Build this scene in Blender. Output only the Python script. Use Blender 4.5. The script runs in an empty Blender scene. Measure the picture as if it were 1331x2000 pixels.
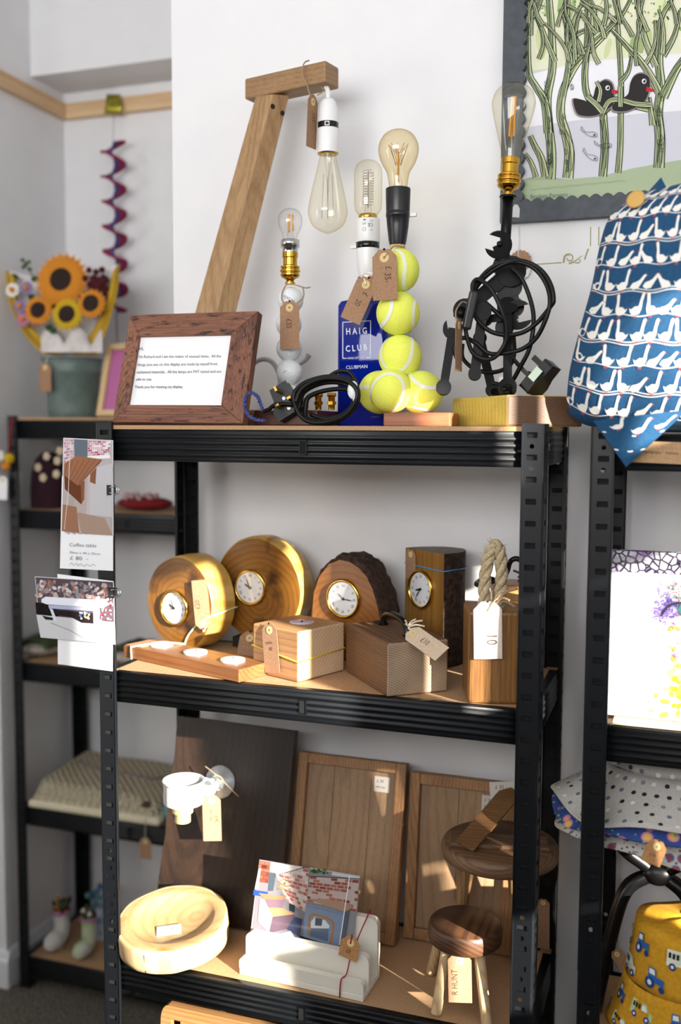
import bpy, bmesh, math, random
from mathutils import Vector, Matrix, noise
from mathutils.geometry import tessellate_polygon
random.seed(7)
sc = bpy.context.scene
COL = sc.collection
V = Vector
# ------------------------------------------------------------------ camera
C = V((0.8807, -1.3548, 1.4941)); YAW, PIT, ROL, FPX = 0.3345, 0.0822, 0.0052, 1944.0
F = V((-math.sin(YAW)*math.cos(PIT), math.cos(YAW)*math.cos(PIT), -math.sin(PIT)))
_R = V((math.cos(YAW), math.sin(YAW), 0)); _U = _R.cross(F)
R2 = math.cos(ROL)*_R+math.sin(ROL)*_U; U2 = -math.sin(ROL)*_R+math.cos(ROL)*_U
cam = bpy.data.objects.new('camera', bpy.data.cameras.new('camera')); COL.objects.link(cam)
cm = Matrix((R2, U2, -F)).transposed().to_4x4(); cm.translation = C; cam.matrix_world = cm
cam.data.sensor_fit = 'VERTICAL'; cam.data.sensor_height = 36; cam.data.lens = FPX/2000*36
cam.data.clip_start = 0.05
cam.data.dof.use_dof = True; cam.data.dof.focus_distance = 1.50; cam.data.dof.aperture_fstop = 2.3
sc.camera = cam
# ------------------------------------------------------------------ light
sc.view_settings.view_transform = 'Standard'; sc.view_settings.look = 'None'
sc.view_settings.gamma = 1; sc.view_settings.use_curve_mapping = False
sc.view_settings.exposure = 0.24
sc.cycles.use_denoising = True
sc.cycles.max_bounces = 8; sc.cycles.transparent_max_bounces = 24
w = bpy.data.worlds.new('world'); sc.world = w; w.use_nodes = True
bg = w.node_tree.nodes['Background']; bg.inputs[0].default_value = (0.88, 0.93, 1.0, 1); bg.inputs[1].default_value = 0.45
SUN = V((0.824, -0.494, 0.276)).normalized()          # towards the low sun
sl = bpy.data.lights.new('sun', 'SUN'); sl.energy = 21; sl.angle = math.radians(0.6); sl.color = (1.0, 0.93, 0.82)
so = bpy.data.objects.new('sun', sl); COL.objects.link(so); so.rotation_euler = SUN.to_track_quat('Z', 'Y').to_euler(); so.location = (4, -3, 3)
def area(name, loc, target, sx, sy, power, col):
    l = bpy.data.lights.new(name, 'AREA'); l.shape = 'RECTANGLE'; l.size = sx; l.size_y = sy; l.energy = power; l.color = col
    o = bpy.data.objects.new(name, l); COL.objects.link(o); o.location = loc
    o.rotation_euler = (V(loc)-V(target)).to_track_quat('Z', 'Y').to_euler()
# daylight falling in through the two big shop windows (behind and to the side)
area('shopfront_daylight', (0.35, -3.25, 1.95), (0.25, 0, 1.85), 2.3, 1.3, 76, (1.0, 0.99, 0.985))
area('side_daylight', (2.05, -1.2, 1.6), (0, -0.4, 1.35), 1.2, 1.1, 3, (0.95, 0.97, 1.0))
# ------------------------------------------------------------------ helpers
def at(u, v, Y=None, X=None, Z=None):
    d = F+R2*((u-665.5)/FPX)+U2*((1000-v)/FPX)
    t = (Y-C.y)/d.y if Y is not None else (X-C.x)/d.x if X is not None else (Z-C.z)/d.z
    return C+d*t
def atp(u, v, p, n):
    d = F+R2*((u-665.5)/FPX)+U2*((1000-v)/FPX)
    return C+d*((p-C).dot(n)/d.dot(n))
def lin(c): return c/12.92 if c <= 0.04045 else ((c+0.055)/1.055)**2.4
def hx(h):
    h = h.lstrip('#'); return tuple(lin(int(h[i:i+2], 16)/255) for i in (0, 2, 4))+(1,)
MATS = {}
def mat(name, col, rough=0.5, metal=0.0, **k):
    if name in MATS: return MATS[name]
    m = bpy.data.materials.new(name); m.use_nodes = True; b = m.node_tree.nodes['Principled BSDF']
    b.inputs['Base Color'].default_value = hx(col); b.inputs['Roughness'].default_value = rough; b.inputs['Metallic'].default_value = metal
    for kk, vv in k.items(): b.inputs[kk.replace('_', ' ')].default_value = vv
    MATS[name] = m; return m
def N(m, t): return m.node_tree.nodes.new(t)
def L(m, a, b): m.node_tree.links.new(a, b)
def ramp(m, fac, stops):
    r = N(m, 'ShaderNodeValToRGB'); L(m, fac, r.inputs[0]); e = r.color_ramp.elements
    while len(e) < len(stops): e.new(0.5)
    for i, (p, c) in enumerate(stops): e[i].position = p; e[i].color = hx(c)
    return r.outputs[0]
def coords(m, scale=(1, 1, 1), loc=(0, 0, 0), rot=(0, 0, 0)):
    t = N(m, 'ShaderNodeTexCoord'); p = N(m, 'ShaderNodeMapping'); L(m, t.outputs['Object'], p.inputs[0])
    p.inputs['Scale'].default_value = scale; p.inputs['Location'].default_value = loc; p.inputs['Rotation'].default_value = rot
    return p.outputs[0]
def tex(m, kind, vec, scale, **k):
    n = N(m, 'ShaderNodeTex'+kind); L(m, vec, n.inputs['Vector']); n.inputs['Scale'].default_value = scale
    for kk, vv in k.items():
        if kk in n.inputs: n.inputs[kk].default_value = vv
        else: setattr(n, kk, vv)
    return n
def bump(m, h, strength=0.2, dist=0.001):
    b = N(m, 'ShaderNodeBump'); L(m, h, b.inputs['Height']); b.inputs['Strength'].default_value = strength; b.inputs['Distance'].default_value = dist
    L(m, b.outputs[0], m.node_tree.nodes['Principled BSDF'].inputs['Normal'])
def mixc(m, fac, a, b, mode='MIX'):
    x = N(m, 'ShaderNodeMix'); x.data_type = 'RGBA'; x.blend_type = mode
    if isinstance(fac, float): x.inputs[0].default_value = fac
    else: L(m, fac, x.inputs[0])
    for i, c in ((6, a), (7, b)):
        if isinstance(c, str): x.inputs[i].default_value = hx(c)
        else: L(m, c, x.inputs[i])
    return x.outputs[2]
def wood(name, dark, mid, light, axis='X', freq=60, pith=(0.03, 0.05, 0.04), dist=3.0, rough=0.5, fibre=0.5, spots=None, bstr=0.25, cracks=None):
    """solid 3D wood: growth rings round an axis, fibres along it"""
    if name in MATS: return MATS[name]
    m = mat(name, mid, rough); b = m.node_tree.nodes['Principled BSDF']
    i = 'XYZ'.index(axis); st = [1, 1, 1]; st[i] = 0.12
    v = coords(m, st, [-p for p in pith])
    wv = tex(m, 'Wave', v, freq, wave_type='RINGS', rings_direction=axis, Distortion=dist, Detail=2.0)
    wv.inputs['Detail Scale'].default_value = 0.35
    st2 = [1, 1, 1]; st2[i] = 0.035
    nf = tex(m, 'Noise', coords(m, st2), 420, Detail=3.0, Roughness=0.6)
    nb = tex(m, 'Noise', coords(m, [s*1.0 for s in st]), 22, Detail=2.0)
    c = ramp(m, wv.outputs['Fac'], [(0.0, light), (0.5, light), (0.72, mid), (0.95, dark)])
    c = mixc(m, 0.35, c, mid)
    c = mixc(m, fibre, c, ramp(m, nf.outputs['Fac'], [(0.3, dark), (0.5, mid), (0.7, light)]))
    c = mixc(m, 0.3, c, ramp(m, nb.outputs['Fac'], [(0.3, dark), (0.7, light)]))
    if spots:
        sp = tex(m, 'Noise', coords(m, st, (3, 1, 2)), 14, Detail=3.0)
        f = ramp(m, sp.outputs['Fac'], [(0.60, '000000'), (0.70, 'ffffff')])
        c = mixc(m, f, c, spots)
    if cracks:
        st3 = [1, 1, 1]; st3[i] = 0.18; ck = tex(m, 'Noise', coords(m, st3, (1, 5, 3)), 170, Detail=4.0, Roughness=0.7)
        c = mixc(m, ramp(m, ck.outputs['Fac'], [(0.36, 'ffffff'), (0.46, '000000')]), c, cracks)
    L(m, c, b.inputs['Base Color'])
    bump(m, nf.outputs['Fac'], bstr, 0.0006)
    return m
def noisy(name, c1, c2, scale=60, rough=0.8, bstr=0.0, bdist=0.001, metal=0.0, stretch=(1, 1, 1), lo=0.35, hi=0.65, detail=3.0):
    if name in MATS: return MATS[name]
    m = mat(name, c1, rough, metal); n = tex(m, 'Noise', coords(m, stretch), scale, Detail=detail)
    L(m, ramp(m, n.outputs['Fac'], [(lo, c1), (hi, c2)]), m.node_tree.nodes['Principled BSDF'].inputs['Base Color'])
    if bstr: bump(m, n.outputs['Fac'], bstr, bdist)
    return m
def glass(name, tint, base='ffffff', refl=0.25, rough=0.02):
    if name in MATS: return MATS[name]
    m = bpy.data.materials.new(name); m.use_nodes = True; nt = m.node_tree; nt.nodes.clear()
    o = N(m, 'ShaderNodeOutputMaterial'); t = N(m, 'ShaderNodeBsdfTransparent'); g = N(m, 'ShaderNodeBsdfGlossy'); mx = N(m, 'ShaderNodeMixShader')
    lt = N(m, 'ShaderNodeLayerWeight'); lt.inputs[0].default_value = 0.3
    po = N(m, 'ShaderNodeMath'); po.operation = 'POWER'; po.inputs[1].default_value = 2.2; L(m, lt.outputs['Facing'], po.inputs[0])
    L(m, mixc(m, po.outputs[0], base, tint), t.inputs[0])
    g.inputs['Roughness'].default_value = rough
    p2 = N(m, 'ShaderNodeMath'); p2.operation = 'POWER'; p2.inputs[1].default_value = 3.0; L(m, lt.outputs['Facing'], p2.inputs[0])
    mu = N(m, 'ShaderNodeMath'); mu.operation = 'MULTIPLY_ADD'; mu.inputs[1].default_value = refl; mu.inputs[2].default_value = 0.07; L(m, p2.outputs[0], mu.inputs[0])
    L(m, mu.outputs[0], mx.inputs[0]); L(m, t.outputs[0], mx.inputs[1]); L(m, g.outputs[0], mx.inputs[2]); L(m, mx.outputs[0], o.inputs[0])
    MATS[name] = m; return m
def paintmat(name='print', rough=0.6, spec=0.3):
    if name in MATS: return MATS[name]
    m = mat(name, 'ffffff', rough); a = N(m, 'ShaderNodeAttribute'); a.attribute_name = 'Col'
    b = m.node_tree.nodes['Principled BSDF']; L(m, a.outputs['Color'], b.inputs['Base Color']); b.inputs['Specular IOR Level'].default_value = spec
    return m
MW = {}
def thing(name, label, cat, loc=(0, 0, 0), rz=0.0, group=None, kind=None):
    o = bpy.data.objects.new(name, None); COL.objects.link(o); o.empty_display_size = 0.02
    o.location = loc; o.rotation_euler = (0, 0, rz); o['label'] = label; o['category'] = cat
    if group: o['group'] = group
    if kind: o['kind'] = kind
    MW[o] = Matrix.Translation(V(loc)) @ Matrix.Rotation(rz, 4, 'Z')
    return o
def frame(o, ex, ey, ez=None):
    """matrix with origin o and axes ex, ey (orthonormalised)"""
    ex = V(ex).normalized(); ey = V(ey); ey = (ey-ex*ey.dot(ex)).normalized(); ez = ex.cross(ey)
    m = Matrix((ex, ey, ez)).transposed().to_4x4(); m.translation = V(o); return m
class B:
    """collects geometry in world space (through T) and links it as one mesh object"""
    def __init__(s, T=None):
        s.v = []; s.f = []; s.c = []; s.sm = []; s.T = T or Matrix()
    def add(s, vs, fs, col=None, smooth=False, T=None):
        n = len(s.v); M = s.T @ T if T is not None else s.T
        s.v += [M @ V(p) for p in vs]
        for f in fs: s.f.append([n+i for i in f]); s.c.append(col); s.sm.append(smooth)
        return s
    def box(s, c, d, T=None, taper=1.0, col=None):
        x, y, z = (a/2 for a in d); c = V(c); vs = []
        for k, t in ((-1, 1.0), (1, taper)):
            vs += [c+V((i*x*t, j*y*t, k*z)) for i, j in ((-1, -1), (1, -1), (1, 1), (-1, 1))]
        return s.add(vs, [(3, 2, 1, 0), (4, 5, 6, 7), (0, 1, 5, 4), (1, 2, 6, 5), (2, 3, 7, 6), (3, 0, 4, 7)], col, T=T)
    def hexa(s, p, col=None):
        """8 corners: bottom ring then top ring, counter-clockwise seen from above"""
        return s.add(p, [(3, 2, 1, 0), (4, 5, 6, 7), (0, 1, 5, 4), (1, 2, 6, 5), (2, 3, 7, 6), (3, 0, 4, 7)], col)
    def lathe(s, prof, n=32, T=None, smooth=True, cap=True, a0=0.0):
        """profile of (r, z) going up"""
        vs = []; fs = []
        for r, z in prof:
            for i in range(n):
                a = a0+2*math.pi*i/n; vs.append((r*math.cos(a), r*math.sin(a), z))
        for j in range(len(prof)-1):
            for i in range(n):
                k = (i+1) % n; fs.append((j*n+i, j*n+k, (j+1)*n+k, (j+1)*n+i))
        s.add(vs, fs, smooth=smooth, T=T)
        if cap:
            m = len(prof)-1
            if prof[0][0] > 1e-6: s.add(vs[:n], [tuple(range(n-1, -1, -1))], T=T)
            if prof[m][0] > 1e-6: s.add(vs[m*n:], [tuple(range(n))], T=T)
        return s
    def cyl(s, a, b, r, r2=None, n=16, smooth=True):
        a, b = V(a), V(b); q = (b-a).to_track_quat('Z', 'Y').to_matrix().to_4x4(); q.translation = a; l = (b-a).length
        return s.lathe([(r, 0), (r if r2 is None else r2, l)], n, q, smooth)
    def sphere(s, c, r, n=24, m=14, sc=(1, 1, 1)):
        T = Matrix.Translation(V(c)) @ Matrix.Diagonal((*sc, 1))
        return s.lathe([(max(r*math.sin(math.pi*j/m), 0), -r*math.cos(math.pi*j/m)) for j in range(m+1)], n, T)
    def tube(s, pts, r, n=8, closed=False, rf=None):
        pts = [V(p) for p in pts]; m = len(pts); vs = []; up = V((0.13, 0.21, 0.97))
        for i, p in enumerate(pts):
            d = (pts[(i+1) % m]-pts[i-1]) if closed else (pts[min(i+1, m-1)]-pts[max(i-1, 0)])
            d = d.normalized() if d.length > 0 else V((0, 0, 1))
            x = up.cross(d); x = x.normalized() if x.length > 1e-4 else V((1, 0, 0)); y = d.cross(x); up = y
            rr = r*(rf(i/(m-1)) if rf else 1)
            for k in range(n):
                a = 2*math.pi*k/n; vs.append(p+(x*math.cos(a)+y*math.sin(a))*rr)
        fs = []
        for i in range(m if closed else m-1):
            j = (i+1) % m
            for k in range(n): q = (k+1) % n; fs.append((i*n+k, i*n+q, j*n+q, j*n+k))
        if not closed: fs += [tuple(range(n-1, -1, -1)), tuple(range((m-1)*n, m*n))]
        return s.add(vs, fs, smooth=True)
    def prism(s, poly, d0, d1, T=None, smooth=False):
        """polygon in xy extruded from z=d0 to z=d1"""
        n = len(poly); vs = [(x, y, d0) for x, y in poly]+[(x, y, d1) for x, y in poly]
        s.add(vs, [tuple(range(n-1, -1, -1)), tuple(range(n, 2*n))], T=T)
        return s.add(vs, [(i, (i+1) % n, n+(i+1) % n, n+i) for i in range(n)], smooth=smooth, T=T)
    def grid(s, fn, nu, nv, closeu=False, smooth=True, col=None):
        vs = [fn(i/(nu if closeu else nu-1), j/(nv-1)) for j in range(nv) for i in range(nu)]; fs = []
        for j in range(nv-1):
            for i in range(nu if closeu else nu-1):
                k = (i+1) % nu; fs.append((j*nu+i, j*nu+k, (j+1)*nu+k, (j+1)*nu+i))
        return s.add(vs, fs, smooth=smooth, col=col)
    def build(s, name, m, parent=None, label=None, cat=None, group=None, kind=None, bevel=0, seg=2, solid=0, sub=0, loc=None, weld=False):
        me = bpy.data.meshes.new(name); inv = None
        if parent is not None: inv = MW[parent].inverted()
        elif loc is not None: inv = Matrix.Translation(-V(loc))
        vs = [inv @ p for p in s.v] if inv else s.v
        me.from_pydata([tuple(p) for p in vs], [], s.f); me.polygons.foreach_set('use_smooth', s.sm)
        if any(c is not None for c in s.c):
            ca = me.color_attributes.new('Col', 'FLOAT_COLOR', 'CORNER'); dat = []
            for p, c in zip(me.polygons, s.c):
                cc = hx(c) if isinstance(c, str) else (c or (1, 1, 1, 1)); dat += list(cc)*p.loop_total
            ca.data.foreach_set('color', dat)
        if weld:
            bm = bmesh.new(); bm.from_mesh(me); bmesh.ops.remove_doubles(bm, verts=bm.verts, dist=1e-6)
            bmesh.ops.recalc_face_normals(bm, faces=bm.faces); bm.to_mesh(me); bm.free()
        me.update(); o = bpy.data.objects.new(name, me); COL.objects.link(o); me.materials.append(m)
        if parent is not None: o.parent = parent; MW[o] = MW[parent]
        elif loc is not None: o.location = loc; MW[o] = Matrix.Translation(V(loc))
        else: MW[o] = Matrix()
        if solid: q = o.modifiers.new('solid', 'SOLIDIFY'); q.thickness = solid; q.offset = -1
        if bevel: q = o.modifiers.new('bevel', 'BEVEL'); q.width = bevel; q.segments = seg; q.limit_method = 'ANGLE'; q.angle_limit = 0.6; q.harden_normals = False
        if sub: q = o.modifiers.new('sub', 'SUBSURF'); q.levels = sub; q.render_levels = sub
        if label: o['label'] = label
        if cat: o['category'] = cat
        if group: o['group'] = group
        if kind: o['kind'] = kind
        return o
def spline(pts, n=8, closed=False):
    """Catmull-Rom through points"""
    pts = [V(p) for p in pts]; m = len(pts); out = []
    for i in range(m if closed else m-1):
        g = lambda k: pts[k % m] if closed else pts[min(max(k, 0), m-1)]
        a, b, c, d = g(i-1), g(i), g(i+1), g(i+2)
        for j in range(n):
            t = j/n; out.append(0.5*((2*b)+(c-a)*t+(2*a-5*b+4*c-d)*t*t+(3*b-a-3*c+d)*t**3))
    if not closed: out.append(pts[-1])
    return out
def px(pts, Y): return [at(p[0], p[1], Y=(p[2] if len(p) > 2 else Y)) for p in pts]
_TX = {}
def text2d(s, bold=0.0):
    """triangulated outlines of a line of text: height about 0.7 units"""
    if (s, bold) in _TX: return _TX[(s, bold)]
    cu = bpy.data.curves.new('t', 'FONT'); cu.body = s; cu.offset = bold; cu.resolution_u = 2
    o = bpy.data.objects.new('t', cu); COL.objects.link(o)
    me = o.to_mesh(); r = ([tuple(v.co[:2]) for v in me.vertices], [tuple(p.vertices) for p in me.polygons])
    o.to_mesh_clear(); bpy.data.objects.remove(o); bpy.data.curves.remove(cu); _TX[(s, bold)] = r
    return r
class Paint(B):
    """flat print: coloured polygons laid on a surface; fn maps (x, y) -> (point, normal)"""
    def __init__(s, fn, step=0.00012):
        super().__init__(); s.fn = fn; s.step = step; s.k = 0; s.inc = 1.0
    def put(s, vs, fs, col):
        s.k += s.inc; out = []
        for x, y in vs:
            p, n = s.fn(x, y); out.append(p+n*(s.step*s.k))
        s.add(out, fs, col)
    def poly(s, pts, col):
        if len(pts) < 3: return
        t = tessellate_polygon([[V((x, y, 0)) for x, y in pts]]); a = []
        for i, j, k in t:
            (x0, y0), (x1, y1), (x2, y2) = pts[i], pts[j], pts[k]
            a.append((i, j, k) if (x1-x0)*(y2-y0)-(x2-x0)*(y1-y0) > 0 else (i, k, j))
        s.put(pts, a, col)
    def rect(s, x0, y0, x1, y1, col): s.poly([(x0, y0), (x1, y0), (x1, y1), (x0, y1)], col)
    def ell(s, x, y, rx, ry, col, n=14, rot=0.0):
        c, q = math.cos(rot), math.sin(rot)
        s.poly([(x+rx*math.cos(a)*c-ry*math.sin(a)*q, y+rx*math.cos(a)*q+ry*math.sin(a)*c) for a in (2*math.pi*i/n for i in range(n))], col)
    def line(s, pts, wd, col, taper=False):
        l = []; r = []; n = len(pts)
        for i, (x, y) in enumerate(pts):
            x0, y0 = pts[max(i-1, 0)]; x1, y1 = pts[min(i+1, n-1)]; dx, dy = x1-x0, y1-y0; q = math.hypot(dx, dy) or 1
            h = wd/2*((1-0.8*i/(n-1)) if taper else 1); l.append((x-dy/q*h, y+dx/q*h)); r.append((x+dy/q*h, y-dx/q*h))
        vs = l+r; s.put(vs, [(i, i+1, n+i+1, n+i) for i in range(n-1)], col)
    def curve(s, pts, wd, col, n=6, taper=False, closed=False):
        q = [(p.x, p.y) for p in spline([(x, y, 0) for x, y in pts], n, closed)]
        if closed: q.append(q[0])
        s.line(q, wd, col, taper)
    def text(s, t, x, y, size, col, ang=0.0, sx=1.0, bold=0.0, flip=1, align='L'):
        vs, fs = text2d(t, bold)
        if not vs: return
        w_ = max(v[0] for v in vs); o = {'L': 0, 'C': -w_/2, 'R': -w_}[align]; c, q = math.cos(ang), math.sin(ang)
        s.put([(x+((a+o)*sx*c-b*flip*q)*size, y+((a+o)*sx*q+b*flip*c)*size) for a, b in vs], fs if flip > 0 else [f[::-1] for f in fs], col)
    def tfit(s, t, u0, v0, u1, v1, col, hs=1.0, bold=0.0, flip=-1):
        """text stretched from (u0, v0) to (u1, v1); flip=-1 when y runs down"""
        vs, fs = text2d(t, bold); w_ = max(v[0] for v in vs); ln = math.hypot(u1-u0, v1-v0); k = ln/w_
        dx, dy = (u1-u0)/ln, (v1-v0)/ln; nx, ny = (-dy, dx) if flip > 0 else (dy, -dx)
        s.put([(u0+(a*dx+b*hs*nx)*k, v0+(a*dy+b*hs*ny)*k) for a, b in vs], fs if flip > 0 else [f[::-1] for f in fs], col)
def planefn(o, ex, ey):
    o, ex, ey = V(o), V(ex), V(ey); n = ex.cross(ey).normalized()
    return lambda x, y: (o+ex*x+ey*y, n)
def pxfn(p, n):
    """pixel -> the plane through p facing n"""
    p, n = V(p), V(n).normalized()
    return lambda u, v: (atp(u, v, p, n), n)
# ------------------------------------------------------------------ shared materials
M_blk = mat('black_powder_coat', '0b0e12', 0.42, 0.0, Specular_IOR_Level=0.4)
M_blk2 = mat('black_plastic', '101113', 0.38)
M_cable = mat('black_cable', '060708', 0.45, 0.0, Specular_IOR_Level=0.3)
M_spanner = mat('black_enamel_steel', '050608', 0.42, 0.0, Specular_IOR_Level=0.22)
M_wallw = noisy('white_wall_paint', 'e5e5e7', 'e8e8e9', 14, 0.75, 0.08, 0.002)
M_board = noisy('chipboard', 'a8845f', 'bd9a75', 500, 0.75, 0.15, 0.0004)
M_kraft = noisy('kraft_card', '9a7558', 'a98466', 350, 0.85, 0.1, 0.0002)
M_ring = mat('cream_paper_ring', 'd9c48a', 0.8)
M_twine = noisy('jute_twine', '8a6f55', 'b59a78', 900, 0.9, 0.3, 0.0005)
M_white = mat('white_card', 'f3f4f6', 0.7)
M_wplast = mat('white_plastic', 'eeeeee', 0.32)
M_brass = mat('polished_brass', 'c79a3a', 0.18, 1.0)
M_gold = mat('gold_plate', 'd9b45a', 0.16, 1.0)
M_chrome = mat('bright_steel', 'c9cdd2', 0.2, 1.0)
M_print = paintmat('print')
M_gloss = paintmat('glossy_print', 0.12, 0.5)
INK = '4a3c32'
# ------------------------------------------------------------------ room
FZ = -0.03; XL = -0.834; XB = -0.0385; YW = 0.33; YA = 1.15; CZ = 2.75
def slab(name, x0, x1, y0, y1, z0, z1, m, **k):
    return B().box(((x0+x1)/2, (y0+y1)/2, (z0+z1)/2), (x1-x0, y1-y0, z1-z0)).build(name, m, kind='structure', **k)
M_carpet = noisy('grey_loop_carpet', '3a3630', 'a89f90', 200, 0.95, 0.8, 0.006, lo=0.45, hi=0.72)
slab('floor', -2.4, 2.2, -3.4, 1.3, FZ-0.05, FZ, M_carpet)
slab('ceiling', -2.4, 2.2, -3.4, 1.3, CZ, CZ+0.05, M_wallw)
slab('wall_back', XB, 2.2, YW, 1.3, FZ, CZ, M_wallw)
slab('wall_alcove', XL, XB, YA, 1.3, FZ, CZ, M_wallw)
slab('wall_left', -2.4, XL, 0.815, 1.3, FZ, CZ, M_wallw)
slab('wall_bulkhead', XL, XB, 1.0, YA, 2.445, CZ, M_wallw)
slab('wall_side', -2.45, -2.4, -3.4, 0.815, FZ, CZ, M_wallw)
M_skirt = mat('white_gloss_skirting', 'dfe2e6', 0.35)
def skirt(name, a, b, n):
    """profiled skirting board from a to b, facing n"""
    a, b, n = V(a), V(b), V(n); pr = [(0, 0), (0.014, 0), (0.014, 0.075), (0.009, 0.085), (0.009, 0.09), (0.005, 0.1), (0, 0.1)]
    vs = [q+n*x+V((0, 0, z)) for q in (a, b) for x, z in pr]; m_ = len(pr)
    B().add(vs, [(i, (i+1) % m_, m_+(i+1) % m_, m_+i) for i in range(m_)]+[tuple(range(m_)), tuple(range(2*m_-1, m_-1, -1))]).build(name, M_skirt, kind='structure', weld=True)
skirt('baseboard_left', (XL, 0.815, FZ), (XL, YA, FZ), (1, 0, 0))
skirt('baseboard_alcove', (XL, YA, FZ), (XB, YA, FZ), (0, -1, 0))
skirt('baseboard_front', (-2.4, 0.815, FZ), (XL+0.014, 0.815, FZ), (0, -1, 0))
M_pine = wood('pale_pine_batten', 'b98a5c', 'd9b88c', 'e6cba4', 'X', 50, (0, 0.05, 0.02), 4, 0.6, 0.35)
M_piney = wood('pale_pine_batten_side', 'b98a5c', 'd9b88c', 'e6cba4', 'Y', 50, (0.05, 0, 0.02), 4, 0.6, 0.35)
B().box(((XL+XB)/2, YA-0.011, 2.39), (XB-XL-0.002, 0.022, 0.042)).build('trim_1', M_pine, kind='structure', bevel=0.002, loc=(XL, YA, 2.38))
B().box((XL+0.011, (0.83+YA-0.022)/2, 2.39), (0.022, YA-0.022-0.83, 0.042)).build('trim_2', M_piney, kind='structure', bevel=0.002, loc=(XL, 0.83, 2.38))
# shop front behind the camera and the side window the sun comes through
slab('wall_front', -2.4, 2.2, -3.45, -3.4, FZ, 1.2, M_wallw)
slab('wall_front_head', -2.4, 2.2, -3.45, -3.4, 2.55, CZ, M_wallw)
slab('wall_front_pier', 1.3, 2.2, -3.45, -3.4, 1.2, 2.55, M_wallw)
slab('wall_front_end', -2.4, -1.6, -3.45, -3.4, 1.2, 2.55, M_wallw)
WX = 2.1; wy0, wy1, wz0, wz1 = -1.34, -0.58, 1.13, 2.12
slab('wall_right', WX, WX+0.1, wy1, 0.33, FZ, CZ, M_wallw)
slab('wall_right_near', WX, WX+0.1, -3.4, wy0, FZ, CZ, M_wallw)
slab('wall_right_sill', WX, WX+0.1, wy0, wy1, FZ, wz0, M_wallw)
slab('wall_right_head', WX, WX+0.1, wy0, wy1, wz1, CZ, M_wallw)
wn = bpy.data.objects.new('window_1', None); COL.objects.link(wn); wn['kind'] = 'structure'; MW[wn] = Matrix()
B().box((WX+0.02, (wy0+wy1)/2, wz1-0.005), (0.04, wy1-wy0, 0.03)).box((WX+0.02, (wy0+wy1)/2, wz0+0.005), (0.04, wy1-wy0, 0.03)).build('window_frame', M_skirt, wn)
B().box((WX+0.02, -0.955, (wz0+wz1)/2), (0.04, 0.085, wz1-wz0)).build('mullion', M_skirt, wn)
B().box((WX+0.02, -1.16, 2.02), (0.03, 0.34, 0.16)).build('pane_blocker', M_skirt, wn)  # added block over one pane, keeps the sun off the upper left
M_blocker = mat('blocker_sheet', 'd8d3c8', 0.8)  # added unseen sheets on the window, sized to trim the sun patches
for nm, lab, y0, y1, z0, z1 in (('blocker', 'wide sun blocking sheet added across the upper side window', -0.865, -0.60, 1.74, 1.902),
                                ('blocker', 'small sun blocking sheet added in the top corner of the side window', -0.69, -0.60, 1.903, 2.10),
                                ('blocker', 'slim sun blocking strip added beside the window mullion at the top', -0.850, -0.80, 1.903, 2.10),
                                ('blocker', 'little sun blocking sheet added on the far pane low beside the mullion', -1.045, -1.0, 1.145, 1.275),
                                ('blocker', 'little sun blocking sheet added beside the mullion near the top', -0.911, -0.868, 1.91, 2.0),
                                ('blocker', 'slim sun blocking sheet added beside the mullion at mid height', -0.912, -0.8685, 1.29, 1.60),
                                ('blocker', 'sun blocking strip added along the bottom edge of the window', -0.82, -0.70, 1.145, 1.285),
                                ('blocker', 'narrow tall sun blocking sheet added beside the window mullion', -0.868, -0.765, 1.29, 1.735),
                                ('blocker', 'small square sun blocking sheet added low on the side window', -0.76, -0.60, 1.29, 1.50)):
    B().box((WX+0.004, (y0+y1)/2, (z0+z1)/2), (0.001, y1-y0, z1-z0)).build(nm, M_blocker, label=lab, cat='blocker', loc=(WX, y0, z0))
# unseen cabinet added behind the camera to keep shop-front light off the lower shelves
M_cab = mat('added_cabinet_charcoal', '2e2c2a', 0.6); cab = thing('added_cabinet', 'long charcoal light blocker in cabinet form added before the shop front', 'cabinet', (0.1, -2.1, FZ))
B().box((0.1, -2.1, (FZ+0.06+1.59)/2), (3.4, 0.42, 1.53-FZ)).build('carcass', M_cab, cab, bevel=0.004)
B().box((0.1, -2.1, FZ+0.03), (3.3, 0.36, 0.06)).build('plinth', M_cab, cab); B().box((0.1, -2.1, 1.605), (3.46, 0.46, 0.03)).build('top', M_cab, cab, bevel=0.004)
for k in range(6):
    xk = 0.1-1.7+3.4*(k+0.5)/6; o = B().box((xk, -1.882, 0.80), (3.4/6-0.01, 0.018, 1.44)).build('door', M_cab, cab, bevel=0.002); B().tube([(xk+0.22, -1.855, 0.7), (xk+0.22, -1.855, 0.86)], 0.006, 8).build('handle', M_chrome, o)
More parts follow.
